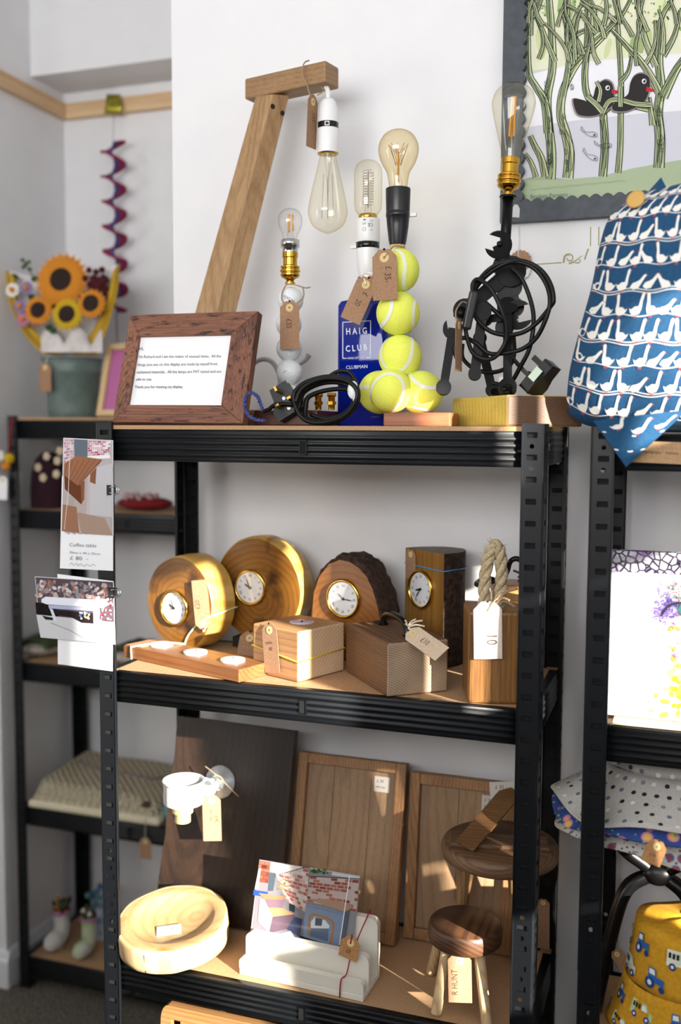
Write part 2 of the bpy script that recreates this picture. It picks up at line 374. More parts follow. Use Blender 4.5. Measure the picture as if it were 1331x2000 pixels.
# ------------------------------------------------------------------ boltless racks
PW = 0.0315
def flange(b, o, ea, n, z0, z1, first, holes, lip=True):
    """slotted plate: o = corner at height 0, ea = direction across, n = outward normal"""
    o, ea, n = V(o), V(ea), V(n); cs = [0.004, 0.010, 0.0245, 0.029]; zs = []
    P = lambda a, z, d=0: o+ea*a+V((0, 0, z))+n*d
    k = math.ceil((z0-first)/0.03); z = z0; sh = 0.0078
    while True:
        zz = first+0.03*k; k += 1
        if zz+sh > z1-0.002: break
        if zz < z0+0.002: continue
        zs.append(zz)
    def quad(a0, a1, q0, q1): b.add([P(a0, q0), P(a1, q0), P(a1, q1), P(a0, q1)], [(0, 1, 2, 3)])
    lv = z0
    for zz in zs+[None]:
        e = zz if zz is not None else z1
        mid = (lv+e)/2
        if zz is not None and lv > z0 and any(abs(mid-h) < 0.012 for h in holes):
            quad(cs[0], cs[1], lv, e); quad(cs[2], cs[3], lv, e)
            cx_, r = (cs[1]+cs[2])/2, 0.0033; hw, hh = (cs[2]-cs[1])/2, (e-lv)/2
            per = [(t, -1) for t in (-1, -0.5, 0, 0.5)]+[(1, t) for t in (-1, -0.5, 0, 0.5)]+[(-t, 1) for t in (-1, -0.5, 0, 0.5)]+[(-1, -t) for t in (-1, -0.5, 0, 0.5)]; ng = 16; ring = []; out = []
            for a_, c_ in per:
                x_, y_ = a_*hw, c_*hh; q = math.hypot(x_, y_); out.append(P(cx_+x_, mid+y_)); ring.append(P(cx_+x_/q*r, mid+y_/q*r))
            b.add(ring+out, [(i, (i+1) % ng, ng+(i+1) % ng, ng+i) for i in range(ng)])
        else: quad(cs[0], cs[3], lv, e)
        if zz is None: break
        quad(cs[0], cs[1], zz, zz+sh); quad(cs[2], cs[3], zz, zz+sh); lv = zz+sh
        for a0, a1, q0, q1 in ((cs[1], cs[2], zz, zz), (cs[1], cs[2], zz+sh, zz+sh), (cs[1], cs[1], zz, zz+sh), (cs[2], cs[2], zz, zz+sh)):   # pressed-in rims
            b.add([P(a0, q0), P(a1, q1), P(a1, q1, -0.0035), P(a0, q0, -0.0035)], [(0, 1, 2, 3)])
        b.mi.append(len(b.f)); b.add([P(cs[1], zz, -0.0035), P(cs[2], zz, -0.0035), P(cs[2], zz+sh, -0.0035), P(cs[1], zz+sh, -0.0035)], [(0, 1, 2, 3)])
    # rolled free edge
    for a0, d0, a1, d1 in ((0.029, 0, 0.0297, 0.0012), (0.0297, 0.0012, 0.0310, 0.0012), (0.0310, 0.0012, 0.0315, 0.0), (0.0315, 0.0, 0.0315, -0.004)):
        b.add([P(a0, z0, d0), P(a1, z0, d1), P(a1, z1, d1), P(a0, z1, d0)], [(0, 1, 2, 3)], smooth=True)
def post(parent, x, y, sx, sy, z0, z1, first, holes):
    """L-section upright; sx, sy point into the rack"""
    b = B(); b.mi = []; ex, ey = V((sx, 0, 0)), V((0, sy, 0)); o = V((x, y, 0))
    flange(b, o, ex, -ey, z0, z1, first, holes); flange(b, o, ey, -ex, z0, z1, first, holes)
    pr = [(0.004, 0), (0.0012, 0.0005), (0.0005, 0.0012), (0, 0.004)]; R = 0.004
    pr = [(R-R*math.sin(a), R-R*math.cos(a)) for a in (i*math.pi/8 for i in range(5))]
    for i in range(4):
        q = [o+ex*p[0]+ey*p[1] for p in (pr[i], pr[i+1])]
        b.add([q[0]+V((0, 0, z0)), q[1]+V((0, 0, z0)), q[1]+V((0, 0, z1)), q[0]+V((0, 0, z1))], [(0, 1, 2, 3)], smooth=True)
    o = b.build('post', M_blk, parent); o.data.materials.append(mat('slot_shade_black', '020202', 0.9))  # near-black slot backs stand for the shade inside open slots
    for i in b.mi: o.data.polygons[i].material_index = 1
    return o
def beam(parent, a, b_, n, ztop, h=0.049, slot=True):
    """ribbed shelf beam from a to b_ (xy), outward normal n"""
    a, b_, n = V((*a, 0)), V((*b_, 0)), V((*n, 0)); pr = [(-0.014, 0), (-0.001, 0), (0.0, -0.001), (0, -0.005)]; z = -0.006; rib = (h-0.012)/4
    for i in range(4): pr += [(0.0018*(0.5-0.5*math.cos(2*math.pi*k/8)), z-rib*k/8) for k in range(8)]; z -= rib
    pr += [(0.0, -h+0.005), (0.0, -h+0.001), (-0.001, -h), (-0.014, -h)]
    m_ = len(pr); vs = [q+n*x+V((0, 0, ztop+z_)) for q in (a, b_) for x, z_ in pr]
    o = B().add(vs, [(i, i+1, m_+i+1, m_+i) for i in range(m_-1)], smooth=True).build('beam', M_blk, parent, solid=0.0012)
    if slot:
        d = (b_-a).normalized(); c = (a+b_)/2+V((0, 0, ztop-h*0.52))
        T = frame(c+n*0.002, d, (0, 0, 1))
        g = B(T)
        for x, y, sx_, sy_ in ((-0.0052, 0, 0.0012, 0.021), (0.0052, 0, 0.0012, 0.021), (0, 0.0102, 0.0116, 0.0012), (0, -0.0102, 0.0116, 0.0012)): g.box((x, y, 0), (sx_, sy_, 0.0024))
        B(T).box((0, 0, -0.0004), (0.0095, 0.0195, 0.001)).build('slot_shade_plate', mat('slot_shade_black', '020202', 0.9), o)  # black plate on the face, the hole's inner shade put in as colour
        g.build('beam_slot', M_blk, o)
    return o
def rack(label, x0, y0, W, D, z0, H, shelves, first, seam, holes, group=None, boards=True, h=0.049, fronts=None):
    t = thing('shelving_rack', label, 'shelving', (x0, y0, z0), 0, group)
    x1, y1 = x0+W, y0+D
    for x, sx in ((x0, 1), (x1, -1)):
        for y, sy in ((y0, 1), (y1, -1)):
            post(t, x, y, sx, sy, seam+0.0004, z0+H, first, holes); post(t, x+sx*0.0005, y+sy*0.0005, sx, sy, z0, seam-0.0004, first, holes)
            B().box((x+sx*0.0165, y+sy*0.003, seam), (0.031, 0.0016, 0.09)).box((x+sx*0.003, y+sy*0.0165, seam), (0.0016, 0.031, 0.09)).build('coupler', M_blk, t)
            B().box((x+sx*0.017, y+sy*0.017, z0+0.002), (0.036, 0.036, 0.004)).build('foot', M_blk2, t)
    for i, (zs, raised) in enumerate(shelves):
        zt = zs-0.0065 if raised else zs
        bt = zs
        beam(t, (x0+0.026, y0+0.006), (x1-0.026, y0+0.006), (0, -1), zt, h)
        beam(t, (x1-0.026, y1-0.006), (x0+0.026, y1-0.006), (0, 1), zt, h, False)
        beam(t, (x1-0.006, y0+0.026), (x1-0.006, y1-0.026), (1, 0), zt, h, False)
        beam(t, (x0+0.006, y1-0.026), (x0+0.006, y0+0.026), (-1, 0), zt, h, False)
        yb = y0+(0.004 if raised else 0.0075)
        B().box(((x0+x1)/2, (yb+y1-0.008)/2, bt-0.0032), (W-0.016, y1-0.008-yb, 0.0063)).build('shelf_board', M_board, t)
    return t
TOP, MID, LOW = 1.5, 1.107, 0.6263
RH = [1.47+0.0, 1.44, 0.79, 0.82, 0.70, 0.73]
HOLES = [0.7645+0.03*k+0.0189 for k in (23, 22, 1, 0, -2, -3)]
rack('black boltless shelving rack loaded with wooden clocks, blocks and lamps', 0, 0, 0.70, 0.29, FZ, 1.5-FZ+0.004,
     [(TOP, True), (MID, False), (LOW, False), (0.16, False)], 0.7645, 0.75, HOLES)
R3 = rack('black boltless shelving rack under the geese cushion and bucket hats', 0.7596, 0.0, 0.70, 0.30, FZ, 1.5-FZ,
     [(1.4915, False), (1.098, False), (0.60, False)], 0.7640, 0.75, HOLES)
S2 = [1.522, 1.280, 0.872, 0.478, 0.052]
rack('black boltless shelving rack in the alcove under the sunflower bouquet', -0.802, 0.825, 0.70, 0.30, FZ, 1.527-FZ,
     [(s, i == 0) for i, s in enumerate(S2)], 0.75, 0.74, [0.8, 0.83])
# ------------------------------------------------------------------ luggage tags
def tag_(label, A, Bp, w_, text=(), ex=(1, 0, 0), m=None, string=None, ringm=None, upside=False, group=None, cut=0.28, ts=1.0, name='price_tag', strm=None):
    """card tag from its top centre A to its bottom centre Bp; text = handwriting along the tag"""
    A, Bp = V(A), V(Bp); ey = A-Bp; l = ey.length; ey = ey.normalized(); ex = V(ex); ex = (ex-ey*ex.dot(ey)).normalized(); n = ex.cross(ey)
    if n.dot(C-A) < 0: ex = -ex; n = -n
    t = thing(name, label, 'tag', Bp, 0, group); T = frame(A, ex, ey); h = w_/2; c = w_*cut
    b = B(T); b.prism([(-h, -l), (h, -l), (h, -c), (h-c, 0), (-h+c, 0), (-h, -c)], -0.0003, 0.0003); b.build('card', m or M_kraft, t)
    ry = -w_*0.32; r = w_*0.19; k = 16
    g = B(T); vs = [(q*math.cos(2*math.pi*i/k), ry+q*math.sin(2*math.pi*i/k), z) for q, z in ((r*0.27, 0.0008), (r, 0.0008), (r, 0.0003)) for i in range(k)]
    g.add(vs, [(j*k+i, j*k+(i+1) % k, (j+1)*k+(i+1) % k, (j+1)*k+i) for j in range(2) for i in range(k)]); g.build('eyelet', ringm or M_ring, t)
    g = B(T); g.lathe([(r*0.27, 0.0004), (r*0.27, 0.0005)], 10); g.build('hole', mat('hole_shade', '1a1410', 0.9), t)  # dark dot in place of a cut hole, its shade coloured in
    g = g = None
    if text:
        p = Paint(planefn(A+n*0.0004, ex, ey)); s_ = w_*0.42*ts
        for (tx, x, y, a, q) in text: p.text(tx, x*w_, -y*l, s_*q, INK, a, 0.8, 0.0)
        p.build('handwriting', M_print, t)
    hole = T @ V((0, ry, 0.001))
    if string:
        b = B(); b.tube(spline([hole]+[V(q) for q in string], 6), 0.0011, 6); b.build('string', strm or M_twine, t)
    return t
DN = -math.pi/2
# ------------------------------------------------------------------ bulbs and lampholders
M_amber = glass('amber_bulb_glass', 'a8802c', 'fdf5e0')
M_amberl = glass('pale_amber_bulb_glass', 'c9bd86', 'fffdf5')
M_clear = glass('clear_bulb_glass', 'a9adb0', 'ffffff')
M_fil = mat('warm_filament', 'd69a3c', 0.5)
M_filw = mat('filament_wire', '9a8a6a', 0.4, 0.7)
def bez(pts, n=7): return [(max(p.x, 0), p.y) for p in spline([(a, b, 0) for a, b in pts], n)]
def ring(b, T, r0, r1, z0, z1, n=28): b.lathe([(r0, z0), (r1, z0), (r1, z1), (r0, z1)], n, T, cap=False)
def upm(p, d=(0, 0, 1)):
    q = V(d).to_track_quat('Z', 'Y').to_matrix().to_4x4(); q.translation = V(p); return q
def bulb(parent, T, prof, gm, kind='strands', h=0.1, name='bulb'):
    g = B(T); g.lathe(bez(prof), 32, cap=False); o = g.build(name, gm, parent)
    f = B(T); f.lathe([(0.007, 0.0), (0.0055, 0.012), (0.0025, h*0.28), (0.0018, h*0.34)], 10); f.build('glass_stem', M_clear, o)
    f = B(T)
    if kind == 'strands':
        for i in range(6):
            a = math.pi*i/3; r0, r1 = 0.008, 0.011
            f.tube([(r0*math.cos(a), r0*math.sin(a), h*0.26), (r1*math.cos(a+0.2), r1*math.sin(a+0.2), h*0.80)], 0.00022, 5)
        f.tube([(0, 0, 0.012), (0, 0, h*0.8)], 0.0005, 5)
    elif kind == 'sticks':
        for x, y in ((-0.006, 0.002), (0.004, -0.003), (0.0, 0.005)): f.cyl((x, y, h*0.28), (x*0.8, y*0.8, h*0.80), 0.0016, n=8)
    elif kind == 'spiral':
        f.tube([(0.009*math.cos(i*0.9), 0.009*math.sin(i*0.9), h*0.2+h*0.6*i/90) for i in range(91)], 0.0004, 4)
        f.tube([(0, 0, 0.012), (0, 0, h*0.8)], 0.0007, 5)
    elif kind == 'cage':
        f.tube([(0, 0, 0.01), (0, 0, h*0.62)], 0.0012, 6)
        for i in range(9):
            a = 2*math.pi*i/9; f.tube([(0.003*math.cos(a), 0.003*math.sin(a), h*0.60), (0.015*math.cos(a), 0.015*math.sin(a), h*0.74), (0.004*math.cos(a+0.5), 0.004*math.sin(a+0.5), h*0.40)], 0.00035, 4)
    f.build('filament', M_fil if kind in ('sticks', 'cage') else M_filw, o)
    return o
ST64 = [(0.013, 0), (0.0145, 0.012), (0.020, 0.035), (0.0275, 0.066), (0.0318, 0.088), (0.0318, 0.100), (0.026, 0.115), (0.014, 0.1245), (0.004, 0.1285), (0, 0.130)]
A60 = [(0.0135, 0), (0.0145, 0.010), (0.0175, 0.025), (0.0255, 0.040), (0.0302, 0.056), (0.0290, 0.070), (0.0215, 0.083), (0.010, 0.0895), (0, 0.091)]
T45 = [(0.013, 0), (0.019, 0.006), (0.0222, 0.016), (0.0225, 0.040), (0.0225, 0.066), (0.019, 0.079), (0.010, 0.086), (0, 0.088)]
G40 = [(0.010, 0), (0.0125, 0.010), (0.0175, 0.020), (0.0195, 0.031), (0.0175, 0.042), (0.010, 0.050), (0, 0.052)]
def brass_holder(t, T, s=1.0):
    """brass lampholder with ribbed skirt rings, up along T"""
    b = B(T); pr = [(0.006, 0), (0.010, 0.001), (0.010, 0.004), (0.007, 0.006), (0.009, 0.010), (0.0165, 0.014), (0.0185, 0.017), (0.0185, 0.0195), (0.0165, 0.0205), (0.0165, 0.0225), (0.0195, 0.0235), (0.0195, 0.027), (0.0165, 0.028), (0.0165, 0.030), (0.0185, 0.031), (0.0185, 0.034), (0.0135, 0.036), (0.0135, 0.050), (0.0150, 0.051), (0.0150, 0.060), (0.0125, 0.0605)]
    b.lathe([(r*s, z*s) for r, z in pr], 32, smooth=False); return b.build('lampholder', M_brass, t, bevel=0.0004)
# ------------------------------------------------------------------ picture frame with the maker's letter
M_frame = wood('dark_rustic_wood', '35190f', '7d4c37', '9c6b50', 'X', 90, (0.0, 0.02, 0.03), 9, 0.55, 0.6, '4a2a1c', 0.9, '2a130c')
M_framey = wood('dark_rustic_wood_upright', '35190f', '7d4c37', '9c6b50', 'Z', 90, (0.02, 0.0, 0.03), 9, 0.55, 0.6, '4a2a1c', 0.9, '2a130c')
bl, br, tl = at(218, 825.2, Y=0.02), at(475, 827.8, Y=0.02), at(243, 619, Y=0.075)
pf = thing('picture_frame', 'dark rustic wooden picture frame holding the typed letter on the top shelf', 'picture frame', bl)
ex = (br-bl).normalized(); TF = frame(bl, ex, tl-bl); TFi = TF.inverted(); W_, H_ = (br-bl).length, (tl-bl).length+0.004; bw = 0.031
nF = TF.to_3x3() @ V((0, 0, 1))
ix0, iy0 = (TFi @ atp(254, 791, bl, nF))[:2]; ix1, iy1 = (TFi @ atp(452, 652, bl, nF))[:2]
ix0 -= 0.0045; O = [(0, 0), (W_, 0), (W_, H_), (0, H_)]; I = [(ix0, iy0), (ix1, iy0), (ix1, iy1), (ix0, iy1)]
for k in range(4):
    q = (k+1) % 4; b = B(TF); poly = [O[k], O[q], I[q], I[k]]
    b.hexa([(x, y, -0.016) for x, y in poly]+[(x+((W_/2-x)*0.008), y+((H_/2-y)*0.008), 0.0) for x, y in poly])
    b.build('frame_rail', M_frame if k % 2 == 0 else M_framey, pf, bevel=0.0012)
B(TF).box((W_/2, H_/2, -0.008), (W_-0.02, H_-0.02, 0.003)).build('letter_sheet', M_white, pf)
B(TF).hexa([(W_*0.4, 0.002, -0.018), (W_*0.6, 0.002, -0.018), (W_*0.6, 0.0, -0.075), (W_*0.4, 0.0, -0.075), (W_*0.45, H_*0.7, -0.017), (W_*0.55, H_*0.7, -0.017), (W_*0.55, H_*0.7, -0.020), (W_*0.45, H_*0.7, -0.020)]).build('easel_back', M_blk2, pf)
p = Paint(pxfn(bl-nF*0.0062, nF))
for s_, u0, v0, u1, v1 in (("Hi,", 271.5, 684, 281, 684), ("I'm Richard and I am the maker of unusual items.  All the", 270.5, 699.5, 432, 698), ("things you see on this display are made by myself from", 268.5, 715, 425, 713.2),
                           ("reclaimed materials.  All the lamps are PAT tested and are", 267, 729.5, 432.5, 728), ("safe to use.", 265.5, 743.5, 297, 743.2), ("Thank you for viewing my display.", 263.5, 758.5, 358, 758)):
    p.tfit(s_, u0, v0, u1, v1, '3a3a40', 1.1)
p.build('letter_text', M_print, pf)
# ------------------------------------------------------------------ leaning timber lamp
M_oakA = wood('golden_brown_timber', '6a4c30', '94714a', 'a88660', 'X', 40, (0.0, 0.03, 0.02), 4, 0.5, 0.6)
M_oakB = wood('pale_striped_timber', '7d5c3c', 'a9855c', 'bf9c72', 'Z', 30, (0.03, 0.0, 0.0), 3, 0.5, 0.6)
a13 = math.radians(13); ad = V((math.cos(a13), -math.sin(a13), 0)); bd = V((math.sin(a13), math.cos(a13), 0))
YT = 0.185
p0, p1 = at(636, 160, Y=YT), at(636, 117, Y=YT); q0 = atp(478, 196, p0, bd); hT = (p1-p0).length; dT = 0.041; lT = (q0-p0).length
lt = thing('timber_lamp', 'leaning timber desk lamp with overhanging arm and teardrop bulb', 'lamp', V((0.13, 0.22, TOP)))
b = B(); vs = []
for z in (0, hT): vs += [p0-ad*lT+V((0, 0, z)), p0+V((0, 0, z)), p0+bd*dT+V((0, 0, z)), p0-ad*lT+bd*dT+V((0, 0, z))]
b.hexa(vs); b.build('arm', M_oakA, lt, bevel=0.003)
e2t, e2b = at(532, 184, Y=0.196), at(372, 805, Y=0.165); e1t, e1b = at(499, 188, Y=0.212), at(326, 805, Y=0.178); e3t, e3b = at(566, 186, Y=0.222), at(414, 805, Y=0.192)
b = B(); b.hexa([e1b, e2b, e3b, e1b+e3b-e2b, e1t, e2t, e3t, e1t+e3t-e2t]); b.build('upright', M_oakB, lt, bevel=0.002)
b = B(); b.box((0.135, 0.205, TOP+0.0135), (0.17, 0.11, 0.026)); b.build('base', M_oakA, lt, bevel=0.003)
nf = (e2b-e2t).cross(e3t-e2t).normalized(); nf = nf if nf.dot(C-e2t) > 0 else -nf
for u, v_ in ((533, 208), (552, 221)):
    q = atp(u, v_, e2t, nf); T = upm(q, nf); B(T).lathe([(0.0042, -0.003), (0.0042, 0.0004)], 14).build('screw_hole', mat('hole_dark', '2a1a10', 0.9), lt)
YB = 0.205
bx_, by_ = 641, None
tp = at(641, 300, Y=YB); hold = at(641, 196, Y=YB)
sB = 1.605/FPX
b = B(upm((tp.x, tp.y, 0))); z0 = tp.z; z1 = hold.z
prof = [(21.5, 300), (22, 297), (21.6, 262), (21.4, 250)]
b.lathe([(21.4*sB, z0), (21.8*sB, z0+0.001), (21.6*sB, z0+46*sB), (21.3*sB, z0+46.5*sB)], 32)
b.lathe([(21.0*sB, z0+58*sB), (21.0*sB, z0+60*sB), (19.5*sB, z0+78*sB), (16*sB, z0+98*sB), (9*sB, z0+105*sB), (4, 0)][:5]+[(3*sB, z0+106*sB)], 32)
b.build('lampholder', M_wplast, lt)
b = B(upm((tp.x, tp.y, 0))); b.lathe([(20.6*sB, z0+46*sB), (20.6*sB, z0+58.5*sB)], 32, smooth=True); b.build('switch_band', mat('glossy_black_band', '101114', 0.15), lt)
T = frame((tp.x, tp.y, z0+52*sB), (0.95, 0.3, 0), (0, 0, 1)); Tn = V((0.3, -0.95, 0))
b = B(frame(V((tp.x, tp.y, z0+52*sB))+V((0.25, -0.968, 0))*20.8*sB, (0.968, 0.25, 0), (0, 0, 1)))
for x, y, a, c in ((-0.0033, 0, 0.0009, 0.005), (0.0033, 0, 0.0009, 0.005), (0, 0.0028, 0.0075, 0.0009), (0, -0.0028, 0.0075, 0.0009)): b.box((x, y, 0), (a, c, 0.001))
b.build('switch', M_chrome, lt)
b = B(upm((tp.x, tp.y, 0))); ring(b, Matrix(), 0.006, 20.5*sB, z0-0.001, z0+0.002); b.build('brass_ring', M_brass, lt)
b = B(); b.tube(spline([(tp.x, tp.y, z0+104*sB), (tp.x-0.001, tp.y, z0+120*sB), at(637, 170, Y=YB+0.002)], 6), 0.0042, 10); b.build('cable', M_wplast, lt)
T = Matrix.Translation((tp.x, tp.y, z0+0.002)) @ Matrix.Rotation(math.pi, 4, 'X')
bulb(lt, T, ST64, M_amberl, 'strands', 0.13)
tw = [at(*q) for q in ((600, 165, 0.183), (591, 145, 0.184), (594, 124, 0.186), (604, 118, 0.21))]
tag_('brown tag hanging edge-on from the arm of the leaning timber lamp', at(612, 186, Y=0.185), at(608, 289, Y=0.190), 0.032, [('£65', 0.0, 0.32, DN, 0.9)], (0.15, 1.0, 0), string=[at(603, 178, Y=0.182)]+tw)
B().tube(spline([at(620, 186, Y=0.19), at(632, 178, Y=0.195), at(628, 170, Y=0.2)], 5), 0.0011, 6).build('twine_end', M_twine, lt)
# ------------------------------------------------------------------ golf ball lamp
M_redw = wood('red_brown_hardwood', '2a150f', '4d2a1d', '6b3d2a', 'X', 45, (0, 0.05, 0.03), 2, 0.35, 0.5)
M_golf = mat('white_golf_ball', 'eceff2', 0.25)
def golf_mat():
    m = M_golf; n = tex(m, 'Voronoi', coords(m), 290); bump(m, n.outputs['Distance'], 0.55, 0.0015)
golf_mat()
YG = 0.19
gl = thing('golf_ball_lamp', 'table lamp of stacked white golf balls with brass holder and clear bulb', 'lamp', at(566, 831, Y=YG))
gx = [at(u, v_, Y=YG) for u, v_ in ((566, 775), (566, 727), (565, 681), (564.5, 634), (568, 586))]
for g_ in gx:
    o = B().sphere(g_, 0.02135, 28, 16).build('golf_ball', M_golf, gl)
p = Paint(lambda x, y: (lambda c, d: (c+d*0.0215, d))(gx[1], (V((0.31, -0.95, 0))+V((0.95, 0.31, 0))*x+V((0, 0, 1))*y).normalized()))
p.line([(-0.45, -0.12), (-0.2, 0.06), (0.0, 0.0)], 0.05, '30343a', True); p.build('logo_mark', M_print, gl)
cG = gx[4]; fnG = lambda x, y: (lambda c, d: (c+d*0.0215, d))(cG, (V((0.31, -0.95, 0))+V((0.95, 0.31, 0))*x+V((0, 0, 1))*y).normalized())
p = Paint(fnG); p.text('SRIXON', -0.65, 0.18, 0.3, '39424e', -0.5, 1, 0); p.text('1', -0.55, -0.1, 0.26, '39424e', -0.5); p.build('ball_lettering', M_print, gl)
hb = at(567, 556, Y=YG); TH = upm(hb); brass_holder(gl, TH, 0.86)
b = B(TH); b.lathe([(0.0125, 0.052), (0.0125, 0.060), (0.0155, 0.0602), (0.0155, 0.072), (0.012, 0.073)], 28); b.build('bulb_cap', M_chrome, gl)
bulb(gl, upm(hb+V((0, 0, 0.071))), [(r*1.02, z*1.0) for r, z in G40], M_clear, 'sticks', 0.052)
gb0 = at(495, 805, Y=0.10)
b = B(); x0_, x1_ = at(496, 830, Y=0.09).x, at(620, 830, Y=0.09).x; b.box(((x0_+x1_)/2, 0.165, TOP+0.0125), (x1_-x0_, 0.15, 0.024)); b.build('base', M_redw, gl, bevel=0.002)
gs = [at(553, 590, Y=0.166), at(551, 574, Y=0.168), at(560, 556, Y=0.178), at(575, 556, Y=0.18), at(596, 562, Y=0.175), at(606, 561, Y=0.17)]
tag_('brown tag marked 35 hanging in front of the golf ball lamp', at(566, 588, Y=0.160), at(566, 682, Y=0.158), 0.0335, [('£35', -0.15, 0.36, DN, 0.95)], string=gs)
B().tube(spline([at(592, 562, Y=0.175), at(593, 580, Y=0.168), at(578, 594, Y=0.162)], 5), 0.0011, 6).build('twine_loop', M_twine, gl)
# ------------------------------------------------------------------ blue bottle lamp
M_blue = mat('cobalt_glass', '07229a', 0.05, 0.0, Transmission_Weight=0.25, Coat_Weight=0.0)
Yb = 0.178; bL, bR = at(659, 830, Y=Yb), at(742, 830, Y=Yb); bw_, bdp = (bR-bL).length+0.012, 0.062; bc = V(((bL.x+bR.x)/2+0.004, Yb+bdp/2, TOP))
bo = thing('bottle_lamp', 'table lamp made from a square cobalt blue whisky bottle', 'lamp', bc)
hz = at(700, 585, Y=Yb).z-TOP; zn = at(722, 556, Y=Yb+0.03).z-TOP
def rrect(w_, d_, r, n=6):
    o = []
    for cx_, cy_, a0 in ((w_/2-r, d_/2-r, 0), (-w_/2+r, d_/2-r, 90), (-w_/2+r, -d_/2+r, 180), (w_/2-r, -d_/2+r, 270)):
        for i in range(n+1): a = math.radians(a0+90*i/n); o.append((cx_+r*math.cos(a), cy_+r*math.sin(a)))
    return o
def loft(b, secs, T=None, cap=True, smooth=True):
    n = len(secs[0][0]); vs = [(x, y, z) for s_, z in secs for x, y in s_]
    b.add(vs, [(j*n+i, j*n+(i+1) % n, (j+1)*n+(i+1) % n, (j+1)*n+i) for j in range(len(secs)-1) for i in range(n)], smooth=smooth, T=T)
    if cap: b.add(vs[:n], [tuple(range(n-1, -1, -1))], T=T); b.add(vs[-n:], [tuple(range(n))], T=T)
b = B(Matrix.Translation(bc)); sec = lambda k, r, z: (rrect(bw_*k if k > 0.3 else 0.026, bdp*k if k > 0.3 else 0.026, r, 6), z)
loft(b, [(rrect(bw_-0.006, bdp-0.006, 0.008), 0.0), (rrect(bw_, bdp, 0.009), 0.004), (rrect(bw_, bdp, 0.009), hz-0.008), (rrect(bw_-0.006, bdp-0.006, 0.010), hz-0.001), (rrect(bw_-0.022, bdp-0.02, 0.014), hz+0.002), (rrect(0.032, 0.032, 0.0155), hz+0.004), (rrect(0.030, 0.030, 0.0145), zn+0.002)])
b.build('bottle', M_blue, bo)
cp = mat('rose_copper', 'd9a08c', 0.22, 1.0); b = B(Matrix.Translation(bc)); b.lathe([(0.0165, hz+0.004), (0.0165, zn-0.004), (0.0185, zn-0.003), (0.0185, zn+0.004), (0.0165, zn+0.005), (0.0165, zn+0.012)], 28); b.build('neck_collar', cp, bo)
sN = 1.62/FPX; zc = zn+0.011; TB = Matrix.Translation(bc+V((0, 0, zc)))
b = B(TB); b.lathe([(0.0125, 0), (0.0145, 0.004), (0.0178, 0.022), (0.0188, 0.040), (0.0188, 0.046)], 32); b.lathe([(0.0195, 0.056), (0.0200, 0.057), (0.0198, 0.092), (0.0193, 0.093)], 32); b.build('lampholder', M_wplast, bo)
b = B(TB); b.lathe([(0.0185, 0.046), (0.0192, 0.0465), (0.0192, 0.0555), (0.0185, 0.056)], 32); b.build('switch_band', mat('glossy_black_band', '101114', 0.15), bo)
b = B(TB); b.box((-0.021, -0.006, 0.0495), (0.012, 0.006, 0.005)); b.build('switch', mat('clear_switch', 'd9dcdc', 0.2), bo)
b = B(TB); b.lathe([(0.0150, 0.093), (0.0155, 0.0935), (0.0155, 0.100), (0.0135, 0.101)], 28); b.build('brass_ring', M_gold, bo)
cyl_fn = lambda c, r: (lambda x, y: (lambda d: (V((c.x, c.y, c.z+y))+d*r, d))(V((math.sin(x/r+0.32), -math.cos(x/r+0.32), 0))))
p = Paint(cyl_fn(bc+V((0, 0, zc)), 0.0201)); p.rect(-0.008, 0.0880, -0.0035, 0.0895, '202226'); p.text('CE', 0.0085, 0.083, 0.0075, '3a3c40', math.pi, 1.0)
p.text('E27', -0.0035, 0.084, 0.0038, '5a5c60', math.pi); p.rect(-0.0085, 0.0712, -0.0035, 0.0765, '8a8c90'); p.rect(-0.0080, 0.0717, -0.0040, 0.0760, 'eeeeee'); p.text('T210', 0.009, 0.088, 0.003, '6a6c70', math.pi); p.text('250V', 0.008, 0.0735, 0.0025, '6a6c70', math.pi)
p.build('rating_label', M_print, bo)
bulb(bo, Matrix.Translation(bc+V((0, 0, zc+0.099))), T45, M_amberl, 'spiral', 0.088)
yf = Yb-0.0001; p = Paint(pxfn((0, yf, 0), (0, -1, 0))); wt = 'e8eefc'
for u0, v0, u1, v1 in ((670, 629.5, 670, 700), (670, 629.5, 724.5, 626.5), (724.5, 626.5, 724, 698.5), (670, 700, 677.5, 699.8), (715.5, 698.8, 724, 698.5)): p.line([(u0, v0), (u1, v1)], 1.5, wt)
p.tfit('H A I G', 676.5, 653.5, 717.5, 651.5, wt, 1.35, 0.02); p.tfit('C L U B', 676, 687, 718.5, 683.8, wt, 1.30, 0.02); p.tfit('HAIG EST 1627', 679.5, 701.5, 714, 700.2, wt, 1.0, 0.01); p.tfit('CLUBMAN', 676.5, 721, 718.5, 718.8, wt, 1.05)
p.build('bottle_lettering', M_print, bo)
tag_('brown tag marked 20 tied aslant to the neck of the blue bottle lamp', at(721, 543, Y=0.130), at(684, 627, Y=0.125), 0.0345, [('£', 0.05, 0.30, DN-0.1, 0.9), ('20', -0.12, 0.50, DN, 0.9)], string=[at(712, 545, Y=0.13), at(706, 540, Y=0.15), at(716, 533, Y=0.16), at(735, 536, Y=0.16)], strm=M_white)
